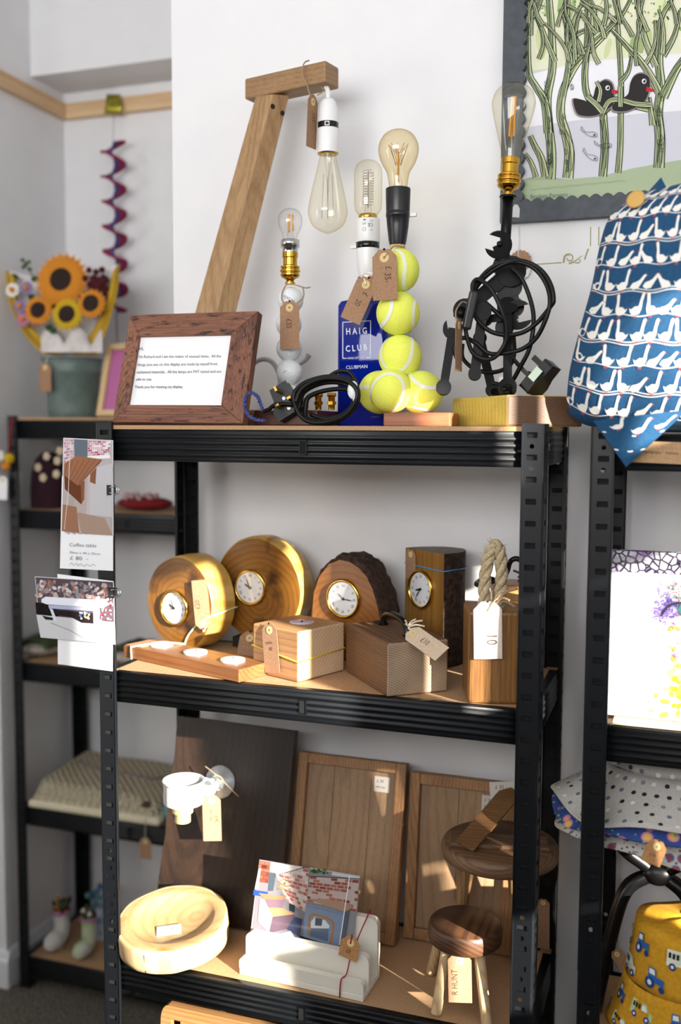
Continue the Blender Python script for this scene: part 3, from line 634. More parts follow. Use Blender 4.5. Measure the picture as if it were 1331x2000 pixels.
# ------------------------------------------------------------------ tennis ball lamp
M_tennis = noisy('yellow_felt', 'e9f247', 'f6fb80', 700, 0.95, 0.6, 0.0008)
M_seam = mat('white_seam_felt', 'eef0e0', 0.9)
Yt = 0.125
tn = thing('tennis_ball_lamp', 'table lamp of stacked yellow tennis balls with black holder and round amber bulb', 'lamp', at(780, 831, Y=Yt))
def tennis(c, rot):
    r = 0.0334; o = B().sphere(c, r, 32, 20).build('tennis_ball', M_tennis, tn); M = rot.to_matrix(); b = B(); vs = []; n = 96
    for i in range(n):
        t = 2*math.pi*i/n; a_ = 0.44*math.pi
        x, y, z = 0.75*math.cos(t)+0.25*math.cos(3*t), 0.75*math.sin(t)-0.25*math.sin(3*t), 2*math.sqrt(0.75*0.25)*math.sin(2*t)
        vs.append(M @ V((x, y, z)))
    q = []
    for i in range(n):
        tg = (vs[(i+1) % n]-vs[i-1]).normalized(); sd = vs[i].cross(tg).normalized()
        for k in (-1, -0.5, 0, 0.5, 1): q.append(V(c)+((vs[i]+sd*0.088*k).normalized())*(r+0.0006))
    b.add(q, [(i*5+k, i*5+k+1, ((i+1) % n)*5+k+1, ((i+1) % n)*5+k) for i in range(n) for k in range(4)], smooth=True)
    b.build('seam', M_seam, o)
from mathutils import Euler
for (u, v_, y_), e in zip(((742, 766, 0.145), (764, 763, 0.102), (823, 767, 0.128), (782, 697, Yt), (778, 612, Yt), (777, 528, Yt)),
                          ((0.3, 1.9, 0.4), (0.5, 0.2, 0.9), (1.2, 2.6, 0.2), (0.25, 0.15, 2.4), (1.3, 0.9, 0.3), (0.1, 0.0, 0.6))):
    tennis(at(u, v_, Y=y_), Euler(e))
b = B(); tz = at(800, 806, Y=0.07).z
c0, c1 = at(749, 832, Y=0.06), at(880, 832, Y=0.06); b.box(((c0.x+c1.x)/2, 0.06+0.029, (TOP+tz)/2), (c1.x-c0.x, 0.058, tz-TOP)); b.build('base', wood('warm_red_hardwood', '5a2c1a', '8f5233', 'b0704a', 'X', 40, (0, 0.05, 0.03), 2, 0.4, 0.5), tn, bevel=0.002)
sT = 1.5/FPX; hT0 = at(777, 487, Y=Yt); TT = Matrix.Translation(hT0)
b = B(TT); b.lathe([(0.0115, 0), (0.0118, 0.001), (0.0118, 0.006), (0.0112, 0.0065)], 24); b.build('wood_collar', wood('pale_turned_wood', 'a98a58', 'd1b782', 'e0cb9c', 'Z', 60), tn)
b = B(TT); b.lathe([(0.0120, 0.006), (0.0135, 0.012), (0.0165, 0.034), (0.0176, 0.0475), (0.0180, 0.048)], 32); b.lathe([(0.0180, 0.048), (0.0184, 0.0485), (0.0184, 0.0535), (0.0178, 0.054), (0.0180, 0.056), (0.0190, 0.0885), (0.0186, 0.090), (0.0140, 0.0905)], 32); b.build('lampholder', mat('satin_black_holder', '17181b', 0.33), tn)
b = B(TT); b.box((0.021, 0.004, 0.0505), (0.014, 0.006, 0.005)); b.build('switch', mat('clear_switch', 'd9dcdc', 0.2), tn)
bulb(tn, Matrix.Translation(hT0+V((0, 0, 0.0895))), [(r, z*0.96) for r, z in A60], M_amber, 'cage', 0.088)
tag_('brown tag marked 35 hanging against the topmost tennis ball', at(751, 487, Y=0.083), at(753, 586, Y=0.084), 0.0375, [('£', 0.05, 0.33, DN, 0.9), ('35-', 0.0, 0.46, DN, 0.9)], string=[at(762, 490, Y=0.085), at(768, 482, Y=0.1), at(776, 480, Y=0.106), at(790, 482, Y=0.115)])
# ------------------------------------------------------------------ loose flexes on the top shelf
def plug(label, T, gold=True, lab=False, group=None):
    """British three-pin plug, pins along local +z"""
    t = thing('mains_plug', label, 'plug', T.translation); b = B(T); ol = [(-0.024, -0.026), (0.024, -0.026), (0.026, -0.01), (0.017, 0.006), (0.015, 0.026), (-0.015, 0.026), (-0.017, 0.006), (-0.026, -0.01)]
    b.prism(ol, -0.017, 0.0); b.build('body', M_blk2, t, bevel=0.004, seg=3)
    for x, y, sx_, sy_, l in ((-0.011, -0.008, 0.0063, 0.004, 0.017), (0.011, -0.008, 0.0063, 0.004, 0.017), (0, 0.014, 0.004, 0.008, 0.022)):
        B(T).box((x, y, l/2), (sx_, sy_, l)).build('pin', M_gold if gold else mat('dark_pin', '3a3a38', 0.35, 0.8), t)
    for x, y in ((0, -0.016), (0.0, 0.002)): B(T).lathe([(0.003, 0), (0.003, 0.0006)], 12, Matrix.Translation((x, y, 0))).build('screw', M_chrome, t)
    if lab:
        p = Paint(planefn(T @ V((0.0246, -0.018, -0.002)), (T.to_3x3() @ V((0, 1, 0))), (T.to_3x3() @ V((0, 0, -1)))))
        p.rect(0, 0.0, 0.03, 0.012, 'cfe3cf')
        for i in range(4): p.rect(0.001, 0.001+i*0.003, 0.02-0.003*(i % 2), 0.0022+i*0.003, '2a4030')
        p.rect(0.022, 0.001, 0.029, 0.011, '5ea04a'); p.build('test_label', M_print, t)
    return t
pc = at(556, 780, Y=0.075); Tp = frame(pc, V((0.82, 0.1, 0.50)), V((-0.45, 0.15, 0.85))); plug('black three-pin plug lying face up beside the framed letter', Tp, True)
fx = thing('coiled_flex', 'coiled black cable lying in front of the blue bottle', 'cable', at(640, 831, Y=0.06))
loops = [[(578, 786), (590, 760), (625, 741), (668, 741), (694, 756), (697, 780), (672, 812), (625, 826), (590, 815)],
         [(574, 776), (592, 750), (635, 736), (680, 740), (700, 765), (690, 800), (650, 826), (605, 824), (580, 802)],
         [(584, 796), (594, 766), (632, 748), (674, 750), (698, 772), (682, 808), (640, 822), (600, 818)],
         [(598, 792), (605, 774), (640, 762), (680, 761), (694, 778), (676, 806), (640, 818), (608, 810)]]
b = B(); path = []
for k, lp in enumerate(loops): path += [at(u, v_, Y=0.045+0.007*k+0.002*math.sin(i)) for i, (u, v_) in enumerate(lp)]
b.tube(spline(path, 6), 0.0036, 8); b.tube(spline(px([(640, 738), (660, 726), (682, 727), (697, 748)], 0.085), 6), 0.0034, 8)
b.tube(spline(px([(572, 790), (540, 790), (525, 800), (515, 803)], 0.07), 6), 0.0034, 8); b.build('flex', M_cable, fx)
b = B(); q = at(690, 762, Y=0.05); b.sphere(q, 0.011, 10, 8, (0.8, 0.6, 1.25)); b.sphere(q+V((0.005, 0, -0.012)), 0.007, 8, 6, (0.8, 0.6, 1.5)); b.build('white_tie', noisy('white_plastic_bag', 'e8ece6', 'ffffff', 120, 0.5, 0.8, 0.004), fx)
M_bluec = noisy('navy_braided_cable', '1d2a55', '3d4f9a', 300, 0.8)
cpts = spline(px([(513, 802), (509, 790), (503, 775), (491, 768), (481, 775), (479, 795), (487, 812), (503, 820), (518, 821)], 0.014), 8)
b = B()
for s_ in (0, math.pi): b.tube([p_+V((0.0016*math.cos(i*0.9+s_), 0, 0.0016*math.sin(i*0.9+s_))) for i, p_ in enumerate(cpts)], 0.0018, 6)
b.build('braided_flex', M_bluec, label='navy twisted fabric cable curling beside the framed letter', cat='cable', loc=at(500, 822, Y=0.014))
b = B(); b.tube(spline(px([(487, 735), (495, 712), (512, 702), (530, 706), (542, 722), (547, 745), (545, 790)], 0.272), 8), 0.0042, 8); b.tube(spline(px([(583, 713), (597, 704), (604, 693)], 0.27), 6), 0.003, 8, rf=lambda t: 0.7+t)
b.build('grey_hoop', mat('grey_plastic_tube', 'a9acae', 0.4), label='pale grey plastic hoop standing behind the golf ball lamp', cat='hoop', loc=at(520, 831, Y=0.272))
for u, lab in ((622, 'brass pipe elbow standing on the brown wooden base'), (648, 'brass pipe end standing by the blue bottle')):
    c_ = at(u, 803, Y=0.105); t_ = thing('brass_fitting', lab, 'pipe fitting', (c_.x, c_.y, TOP+0.025)); T = Matrix.Translation((c_.x, c_.y, TOP+0.025))
    B(T).lathe([(0.005, 0), (0.005, 0.02), (0.007, 0.0205), (0.007, 0.026), (0.0045, 0.0265)], 18).build('fitting_body', M_brass, t_); B(T).lathe([(0.0075, 0.008), (0.0075, 0.013)], 6, smooth=False).build('hex_nut', M_brass, t_)
# ------------------------------------------------------------------ spanner lamp
M_yelw = wood('yellow_softwood', 'a98a30', 'd3b750', 'e2cc6e', 'X', 40, (0, 0.06, 0.02), 3, 0.5, 0.45)
M_dkend = wood('dark_end_grain', '3a2719', '5c402b', '75563c', 'Y', 90, (0.02, 0.0, -0.03), 2, 0.5, 0.4)
sl0 = at(990, 831.5, Y=0.012); slh = at(990, 771, Y=0.012).z-TOP
sp = thing('spanner_lamp', 'black lamp sculpture welded from spanners on a chunky wooden base', 'lamp', (sl0.x, sl0.y+0.1, TOP))
dl = V((-0.62, 0.785, 0)); dr = V((0.785, 0.62, 0)); l1, l2 = 0.175, 0.120
c0 = V((sl0.x, 0.015, TOP)); ring4 = [c0, c0+dr*l2, c0+dr*l2+dl*l1, c0+dl*l1]
b = B(); b.hexa(ring4+[q+V((0, 0, slh)) for q in ring4])
mb = wood('base_block_wood', '4a3220', 'b79a48', 'd6bd66', 'X', 30, (0.0, 0.05, 0.09), 2, 0.5, 0.3)
ob = b.build('base', M_yelw, sp, bevel=0.003); ob.data.materials.append(M_dkend); ob.data.polygons[2].material_index = 1
def spanner(b, A, Bp, w_, r1, r2, n=None, th=0.007, a1=0.0, a2=0.0, open1=True, open2=True):
    """flat open-ended spanner between two head centres"""
    A, Bp = V(A), V(Bp); ex = (Bp-A); l = ex.length; ex = ex.normalized(); n = V(n) if n else (C-A).normalized(); ey = n.cross(ex); T = frame(A, ex, ey)
    b.prism([(0, -w_/2), (l, -w_/2), (l, w_/2), (0, w_/2)], -th*0.4, th*0.4, T)
    for x, r, op, a, sg in ((0, r1, open1, a1, -1), (l, r2, open2, a2, 1)):
        if r <= 0: continue
        pts = []
        if op:
            nw = r*0.52; st = math.asin(nw/r)
            for i in range(17):
                t = st+(2*math.pi-2*st)*i/16; pts.append((r*math.cos(t), r*math.sin(t)))
            pts += [(-r*0.05, -nw), (-r*0.25, 0), (-r*0.05, nw)]
        else: pts = [(r*math.cos(2*math.pi*i/18), r*math.sin(2*math.pi*i/18)) for i in range(18)]
        aa = a+(math.pi if sg < 0 else 0); c_, s_ = math.cos(aa), math.sin(aa)
        b.prism([(x+p_[0]*c_-p_[1]*s_, p_[0]*s_+p_[1]*c_) for p_ in pts], -th/2, th/2, T)
YS = 0.13; k_ = 1.46/FPX
def SP(u, v_, y=YS): return at(u, v_, Y=y)
for (a, c_, w_, r1, r2, a1, a2, o1, o2, y1, y2) in (
        ((885, 642), (867, 757), 14, 17, 13, 0.3, 0, True, False, 0.10, 0.085), ((943, 610), (928, 730), 16, 15, 11, 0, 0, False, False, 0.10, 0.085),
        ((938, 660), (962, 762), 15, 12, 12, 0, 0, False, False, 0.15, 0.16), ((992, 600), (992, 757), 14, 16, 15, 0, 0.1, False, True, 0.12, 0.075),
        ((948, 624), (1012, 615), 13, 12, 25, 0, 0.1, False, True, 0.125, 0.125), ((908, 606), (998, 530), 24, 20, 26, 0, 0.5, False, False, 0.12, 0.13),
        ((986, 520), (986, 640), 24, 20, 16, 0, 0, False, False, 0.135, 0.135), ((974, 478), (992, 528), 20, 23, 18, 0.9, 0, True, False, 0.118, 0.13),
        ((1000, 560), (1006, 600), 18, 18, 16, 0, 0, False, False, 0.14, 0.14)):
    b = B(); spanner(b, SP(*a, y1), SP(*c_, y2), w_*1.2*k_, r1*1.15*k_, r2*1.15*k_, None, 0.012, a1, a2, o1, o2); b.build('spanner', M_spanner, sp, bevel=0.0012)
b = B(); b.tube([SP(985, 515, 0.14), SP(993, 384, 0.145)], 0.0078, 16); b.build('stem_tube', M_spanner, sp)
b = B(); b.lathe([(0.004, 0), (0.004, 0.004), (0.002, 0.006)], 10, upm(SP(976, 476, 0.11), C-SP(976, 476))); b.build('bolt', M_spanner, sp)
b = B(); b.tube([SP(963, 764, 0.16), SP(975, 768, 0.15), SP(1000, 766, 0.13)], 0.006, 8); b.build('weld_foot', M_spanner, sp); b = B(); b.tube([SP(905, 605, 0.12), SP(897, 620, 0.115)], 0.010, 8); b.build('weld_joint', M_spanner, sp)
st_, sb_ = SP(993, 384, 0.145), SP(985, 515, 0.14); up_ = (st_-sb_).normalized(); TS = upm(st_, up_)
b = B(TS); b.lathe([(0.012, -0.002), (0.013, 0), (0.012, 0.001)], 20); b.build('stem_collar', M_spanner, sp)
brass_holder(sp, upm(st_, up_), 0.92)
bulb(sp, upm(st_+up_*0.0545, up_), [(r*0.985, z*0.86) for r, z in ST64], M_amberl, 'sticks', 0.112)
fl = thing('lamp_flex', 'long black cable looped over the spanner lamp', 'cable', SP(1000, 770, 0.1))
b = B()
L1 = [(893, 700), (888, 680), (905, 660), (930, 670), (955, 690), (985, 690), (1020, 682), (1048, 660), (1066, 625), (1075, 590), (1068, 556), (1045, 525), (1012, 512), (985, 516), (955, 535), (932, 560), (922, 590), (930, 620), (955, 645), (985, 654), (1020, 650), (1050, 630), (1075, 600), (1082, 585), (1076, 555), (1058, 528), (1030, 512), (1000, 509), (965, 520), (938, 545), (925, 575)]
L2 = [(925, 580), (924, 555), (936, 546), (960, 565), (980, 605), (990, 640), (987, 670), (970, 695), (950, 702), (925, 690), (913, 660), (908, 630)]
L3 = [(998, 522), (1020, 545), (1038, 590), (1043, 630), (1035, 680), (1015, 720), (1000, 745), (985, 752), (962, 748)]
L4 = [(948, 590), (970, 610), (985, 625)]; L5 = [(1003, 650), (1005, 690), (995, 715), (965, 727), (930, 722), (905, 700), (904, 672)]; L6 = [(1002, 700), (1020, 720), (1032, 732)]
for lp, y_ in ((L1, 0.088), (L2, 0.075), (L3, 0.10), (L4, 0.11), (L5, 0.155), (L6, 0.10)):
    b.tube(spline([SP(u, v_, y_+0.004*math.sin(i*1.3)) for i, (u, v_) in enumerate(lp)], 6), 0.0033, 8)
b.build('flex', M_cable, fl)
b = B(); T = frame(SP(919, 606, 0.072), (0.2, 0, 1), V((0.95, 0.31, -0.2))); b.box((0, 0, 0), (0.058, 0.014, 0.012)); b.build('inline_switch', M_blk2, fl, bevel=0.004, seg=3) if False else None
b = B(T); b.box((0, 0, 0), (0.056, 0.013, 0.011)); b.build('inline_switch', M_blk2, fl, bevel=0.0035, seg=3)
Tq = frame(SP(1052, 737, 0.095), V((0.85, 0.25, 0.30)), V((-0.30, 0.25, 0.80))); Tq = frame(SP(1046, 735, 0.10), V((-0.45, -0.75, -0.15)), V((-0.28, 0.15, 0.9)))
Tq = frame(SP(1050, 731, 0.10), V((-0.25, -0.93, 0.1)), V((0.62, -0.05, 0.70)))
plug('black three-pin plug with green test label resting by the spanner lamp', Tq, False, True)
tag_('thin brown tag hanging edge-on from the spanner lamp', at(897, 622, Y=0.062), at(896, 726, Y=0.066), 0.030, (), (0.10, 1.0, 0), string=[at(893, 628, Y=0.062), at(891, 608, Y=0.07), at(903, 590, Y=0.085), at(912, 592, Y=0.09)])
# ------------------------------------------------------------------ clocks on the middle shelf
M_disc = wood('polished_log_face', '5f3a15', '7e5220', '8f6228', 'Y', 30, (0.005, 0.0, 0.085), 6, 0.28, 0.35, '3f2510')
M_rim = wood('peeled_log_rim', 'b0802f', 'd6a94e', 'e3bd68', 'Y', 12, (0.0, 0.0, 0.0), 3, 0.35, 0.3, '7a4f1e')
M_bark = noisy('rough_dark_bark', '1b110c', '4a3122', 120, 0.85, 1.0, 0.006)
M_dial = mat('white_dial', 'eef0f3', 0.35)
def dial(parent, T, hh, mm, r=0.0315):
    """inset clock: gold bezel, white dial, roman hour marks, hands; facing local +z"""
    b = B(T); b.lathe([(r, -0.002), (r+0.001, 0.003), (r-0.0015, 0.0055), (r-0.0038, 0.0045), (r-0.0045, 0.0015)], 40, cap=False); o = b.build('clock_bezel', M_gold, parent)
    B(T).lathe([(r-0.0042, 0.0008), (r-0.0042, 0.0016)], 36).build('clock_dial', M_dial, o)
    e = T.to_3x3(); p = Paint(planefn(T @ V((0, 0, 0.0017)), e @ V((1, 0, 0)), e @ V((0, 1, 0))), 0.00005)
    for h, s_ in enumerate(('XII', 'I', 'II', 'III', 'IIII', 'V', 'VI', 'VII', 'VIII', 'IX', 'X', 'XI')):
        a = math.pi/2-h*math.pi/6; c_, q = math.cos(a), math.sin(a); R = r*0.60; vs, fs = text2d(s_); w_ = max(v[0] for v in vs); z = r*0.22; th = a-math.pi/2; k = 0.75
        p.put([((R+b_*z)*c_-(x-w_/2)*k*z*math.cos(th)*-1*1 if False else (R+b_*z)*c_+(x-w_/2)*k*z*math.cos(th), (R+b_*z)*q+(x-w_/2)*k*z*math.sin(th)) for x, b_ in vs], fs, '2c2e33')
    p.build('numerals', M_print, o)
    hb = B(T)
    for ang, l, w_, z in ((math.pi/2-(hh+mm/60)*math.pi/6, r*0.42, 0.0016, 0.0026), (math.pi/2-mm*math.pi/30, r*0.62, 0.0011, 0.0031)):
        Tz = Matrix.Rotation(ang, 4, 'Z'); hb.prism([(-0.004, -w_*0.4), (l*0.6, -w_), (l, 0), (l*0.6, w_), (-0.004, w_*0.4)], z, z+0.0003, Tz)
    hb.lathe([(0.0024, 0.002), (0.0024, 0.004)], 12); hb.build('hands', M_blk2, o)
    B(T).lathe([(r-0.004, 0.0046), (0.0, 0.0056)], 24, cap=False).build('clock_glass', glass('clock_glass', 'ffffff', 'ffffff', 0.25), o)
def face_frame(p, az):
    """frame on a vertical face: x to the right, y up, z outward (azimuth az from -Y towards +X)"""
    n = V((math.sin(az), -math.cos(az), 0)); return frame(p, V((math.cos(az), math.sin(az), 0)), (0, 0, 1))
def wob(i, n, seed, amp): return 1+amp*noise.noise(V((math.cos(2*math.pi*i/n)*1.3, math.sin(2*math.pi*i/n)*1.3, seed)))+amp*0.4*noise.noise(V((math.cos(2*math.pi*i/n)*4, math.sin(2*math.pi*i/n)*4, seed)))
def log_clock(label, uv, Y, th, az, dial_uv, hm, seed, sx=1.0, plinth=0.0):
    c = at(*uv, Y=Y); r = (c.z-MID-plinth)/0.985; T = face_frame(c, az); t = thing('log_clock', label, 'clock', (c.x, c.y, MID))
    n = 64; prof = [(r*sx*math.cos(2*math.pi*i/n)*wob(i, n, seed, 0.035), r*math.sin(2*math.pi*i/n)*wob(i, n, seed, 0.035)) for i in range(n)]
    lo = min(y for x, y in prof); off = -(r*0.985)-lo; prof = [(x, y+off) for x, y in prof]; prof = [(x, max(y, -r*0.985+0.0004)) for x, y in prof]
    b = B(T); vs = [(x*k, y*k if y > -r*0.9 else y, z) for k, z in ((0.97, 0.0), (1.0, -0.004), (1.015, -th*0.5), (1.0, -th)) for x, y in prof]
    b.add(vs[:n], [tuple(range(n))]); b.add(vs[3*n:], [tuple(range(n-1, -1, -1))]); b.build('log_faces', M_disc, t) if False else None
    b = B(T); b.add(vs[:n], [tuple(range(n))]); b.build('front_face', M_disc, t)
    b = B(T); b.add(vs, [((j+1)*n+i, (j+1)*n+(i+1) % n, j*n+(i+1) % n, j*n+i) for j in range(3) for i in range(n)], smooth=True); b.add(vs[3*n:], [tuple(range(n-1, -1, -1))]); b.build('rim', M_rim, t)
    nz = T.to_3x3() @ V((0, 0, 1)); d = atp(*dial_uv, c, nz); Td = T.copy(); Td.translation = d+nz*0.0008
    if plinth: B(T).box((0.0, -r*0.985-plinth/2+0.001, -th/2), (r*1.1, plinth, th*1.1)).build('plinth', mat('dark_plinth', '1a120c', 0.6), t, bevel=0.001)
    dial(t, Td, *hm); return t, T, nz, c
c1, T1, n1, p1_ = log_clock('honey log slice clock with a tag and pale green band', (350, 1180), 0.180, 0.060, math.radians(-14), (342, 1187), (9, 56), 3.1, 0.93)
c2, T2, n2, p2_ = log_clock('log slice clock standing half behind the tagged log clock', (502, 1152), 0.235, 0.046, math.radians(-6), (490, 1147), (9, 56), 8.4, 0.98, 0.018)
for T, pts in ((T1, [(0.010, -0.0795, 0.001), (0.02, -0.055, 0.0015), (0.045, -0.03, 0.0025), (0.070, -0.015, 0.002), (0.079, -0.010, -0.02), (0.078, -0.006, -0.064)]),):
    B(T).tube(spline(pts, 5), 0.0016, 6).build('elastic_band', mat('pale_green_elastic', 'c8dcae', 0.7), c1)
tag_('brown tag marked 20 held upside down by the green band on the log clock', atp(398, 1228, p1_+n1*0.006, n1), atp(389, 1133, p1_+n1*0.003, n1), 0.0295, [('£20', 0.1, 0.40, DN, 1.1)], (-1, 0, 0), strm=mat('pale_green_elastic', 'c8dcae', 0.7), string=[atp(398, 1234, p1_+n1*0.004, n1), atp(404, 1222, p1_+n1*0.004, n1)])
tag_('brown tag propped on the shelf below the half hidden log clock', at(490, 1234, Y=0.165), at(482, 1280, Y=0.150), 0.034, [('£25', 0.0, 0.5, 0, 0.8)], (0.96, 0.25, 0))
# half-round clock with bark
az3 = math.radians(-13); dp = 1.665; q = C+(F+R2*((672-665.5)/FPX)+U2*((1000-1169)/FPX))*dp; T3 = face_frame(q, az3); n3 = T3.to_3x3() @ V((0, 0, 1)); T3i = T3.inverted()
t3 = thing('log_clock', 'half-round mantel clock with dark bark over its top', 'clock', (q.x, q.y, MID))
ol = [(610, 1262), (610, 1200), (613, 1158), (624, 1126), (643, 1102), (664, 1093), (684, 1098), (702, 1110), (716, 1126), (728, 1150), (738, 1185), (746, 1225), (748, 1262)]
pl = [(T3i @ atp(u, v_, q, n3))[:2] for u, v_ in ol]; zb = MID+0.0004-q.z
pl[0] = (pl[0][0], zb); pl[-1] = (pl[-1][0], zb)
b = B(T3); b.add([(x, y, 0) for x, y in pl], [tuple(range(len(pl)-1, -1, -1))]); b.build('front_face', wood('orange_log_face', '6e3f18', '8a5524', '99652e', 'Y', 30, (0, 0, 0.04), 5, 0.3, 0.35), t3)
sm = [V((x, y, 0)) for x, y in pl]; sp_ = [sm[0]]+spline(sm[1:-1], 4)+[sm[-1]]; n = len(sp_); b = B(T3); rows = []; TH = 0.062
for j, z in enumerate((0.0, -0.002, -0.012, -0.03, -0.048, -TH)):
    for i, p_ in enumerate(sp_):
        o_ = (0.0 if j == 0 else 0.0045+0.004*noise.noise(V((i*0.55, j*0.9, 5))))*(0.15 if i in (0, n-1) else 1)
        cc = V((sum(v.x for v in sm)/len(sm), zb+0.02, 0)); dd = (p_-cc); dd = dd.normalized() if i not in (0, n-1) else V((dd.x, 0, 0)).normalized()
        if 0.35 < i/n < 0.68 and j > 0: o_ += 0.006*max(0, noise.noise(V((i*0.9, j*1.7, 2))))+0.003
        rows.append((p_.x+dd.x*o_, max(p_.y+dd.y*o_, zb), z))
b.add(rows, [(j*n+i, (j+1)*n+i, (j+1)*n+i+1, j*n+i+1) for j in range(5) for i in range(n-1)], smooth=True); b.add(rows[5*n:], [tuple(range(n))]); b.build('bark', M_bark, t3)
b = B(T3)
for i in range(7):
    p_ = sp_[int(n*(0.42+0.035*i))]; b.sphere((p_.x+0.004*math.sin(i*3), p_.y+0.006, -0.012-0.006*i), 0.0045+0.002*math.sin(i*2.3), 7, 5)
b.build('bark_knots', M_bark, t3)
Td = T3.copy(); Td.translation = q+n3*0.0008; dial(t3, Td, 10, 16, 0.0325)
# tall half-log clock
az4 = math.radians(-38); q = C+(F+R2*((824-665.5)/FPX)+U2*((1000-1151)/FPX))*1.66; T4 = face_frame(q, az4); n4 = T4.to_3x3() @ V((0, 0, 1)); T4i = T4.inverted()
t4 = thing('log_clock', 'tall half-log clock with a thin blue band round its top', 'clock', (q.x, q.y, MID))
xl, yt = (T4i @ atp(793, 1058, q, n4))[:2]; xr, yt2 = (T4i @ atp(868, 1094, q, n4))[:2]; zb = MID+0.0004-q.z; yt = (yt+yt2)/2
b = B(T4); b.add([(xl, zb, 0), (xr, zb, 0), (xr, yt, 0), (xl, yt, 0)], [(0, 1, 2, 3)]); b.build('front_face', wood('straight_oak_face', '5c3a16', '8a5f27', '9f7434', 'Z', 50, (0.1, 0.03, 0.0), 1.5, 0.35, 0.5), t4)
n = 20; arc = []; dpt = 0.075
for i in range(n+1):
    a = math.pi*i/n; k = 1+0.03*noise.noise(V((i*0.4, 1, 9))); arc.append(((xl+xr)/2+(xr-xl)/2*math.cos(a), -dpt*(math.sin(a)**0.75)*k))
b = B(T4); vs = [(x, zb, z) for x, z in arc]+[(x, yt, z) for x, z in arc]; b.add(vs, [(i+1, i, n+1+i, n+2+i) for i in range(n)], smooth=True); b.build('bark', M_bark, t4)
b = B(T4); b.add(vs[:n+1], [tuple(range(n, -1, -1))]); b.build('base_end', M_bark, t4); b = B(T4); b.add(vs[n+1:], [tuple(range(n+1))]); b.build('end_grain', wood('dark_log_end', '2a1a10', '4c3220', '664730', 'Y', 90, (0, 0, 0), 2, 0.5, 0.2), t4)
by = (T4i @ atp(830, 1108, q, n4))[1]; bb = [(xl, by+0.002, 0.001), ((xl+xr)/2, by, 0.001), (xr, by-0.001, 0.001)]+[(x*1.01, by, z-0.001) for x, z in arc[1:-1]]
B(T4).tube(bb, 0.0009, 6, True).build('elastic_band', mat('blue_elastic', '3d8fd0', 0.5), t4)
Td = T4.copy(); Td.translation = q+n4*0.0008; dial(t4, Td, 8, 36, 0.0325)
A_ = atp(803, 1073, q+n4*0.002, n4); tag_('brown tag tucked under the blue band of the tall half-log clock', A_, A_+V((0, 0, -0.05)), 0.027, (), (math.cos(az4), math.sin(az4), 0))
# ------------------------------------------------------------------ wooden blocks
def block(name, label, cat, A, Bc, Cc, h, m, bev=0.003, z=MID+0.0004):
    A, Bc, Cc = (V((*p_[:2], z)) for p_ in (A, Bc, Cc)); u_ = (Cc-Bc); l = (A-Bc).length; pv = V((-u_.y, u_.x, 0)).normalized(); A = Bc+pv*l; D_ = A+u_; rz = math.atan2(u_.y, u_.x)
    t = thing(name, label, cat, Bc, rz); b = B(); b.hexa([Bc, Cc, D_, A]+[p_+V((0, 0, h)) for p_ in (Bc, Cc, D_, A)]); o = b.build('block', m, t, bevel=bev, seg=3); return t, o, MW[t], u_.length, l
def slot_mat(o, i, m): o.data.materials.append(m); o.data.polygons[i].material_index = len(o.data.materials)-1
# candle plank with three tealights
M_plank = wood('warm_brown_plank', '5d341b', '80502c', '9a683c', 'X', 45, (0, 0.06, 0.05), 2.5, 0.45, 0.5)
pA, pB, pC = (-0.006, 0.097), (-0.010, 0.0905), (0.2507, 0.0065)
tc, oc, Mp, Lp, Wp = block('candle_plank', 'low brown plank drilled for a row of three tealights', 'candle holder', (0.008, 0.165), (-0.014, 0.0985), (0.2437, 0.0085), 0.0205, M_plank, 0.0015)
M_wax = mat('pink_white_wax', 'f3e3ea', 0.45, 0.0, Subsurface_Weight=0.2); M_cup = mat('tealight_foil', 'e8e0e4', 0.3, 0.3)
for u, v_, sd, lab in ((316, 1259, 0, 'pale pink tealight under the cream band of the candle plank'), (382, 1274, 1, 'pale pink tealight in the middle hole of the candle plank'), (455, 1289, 2, 'pale pink tealight in the candle plank beside the banded block')):
    c_ = at(u, v_, Z=MID+0.0225); tt = thing('tealight', lab, 'candle', (c_.x, c_.y, MID+0.0205), 0, 'tealights in the brown plank'); T = Matrix.Translation((c_.x, c_.y, MID+0.0207))
    B(T).lathe([(0.0195, 0), (0.0198, 0.0035), (0.0192, 0.004)], 28).build('cup', M_cup, tt); B(T).lathe([(0.0188, 0.0005), (0.0188, 0.0038), (0.014, 0.0046), (0.002, 0.0042)], 28).build('wax', M_wax, tt)
    B(T).tube([(0, 0, 0.003), (0.0006, 0, 0.007)], 0.0007, 6).build('wick', M_blk2, tt)
xb = 0.022; b = B(Mp); b.tube([(xb, -0.0012, 0), (xb-0.001, -0.0012, 0.0208), (xb+0.03, 0.035, 0.0265), (xb+0.045, Wp*0.8, 0.024), (xb+0.05, Wp+0.0012, 0.021), (xb+0.04, Wp+0.0012, 0.0)], 0.0018, 6); b.build('elastic_band', mat('cream_elastic', 'ece4c8', 0.7), tc)
b = B(Mp); b.box((0.022, Wp*0.42, 0.0212), (0.04, Wp*0.75, 0.0006)); b.build('price_card', M_kraft, tc)
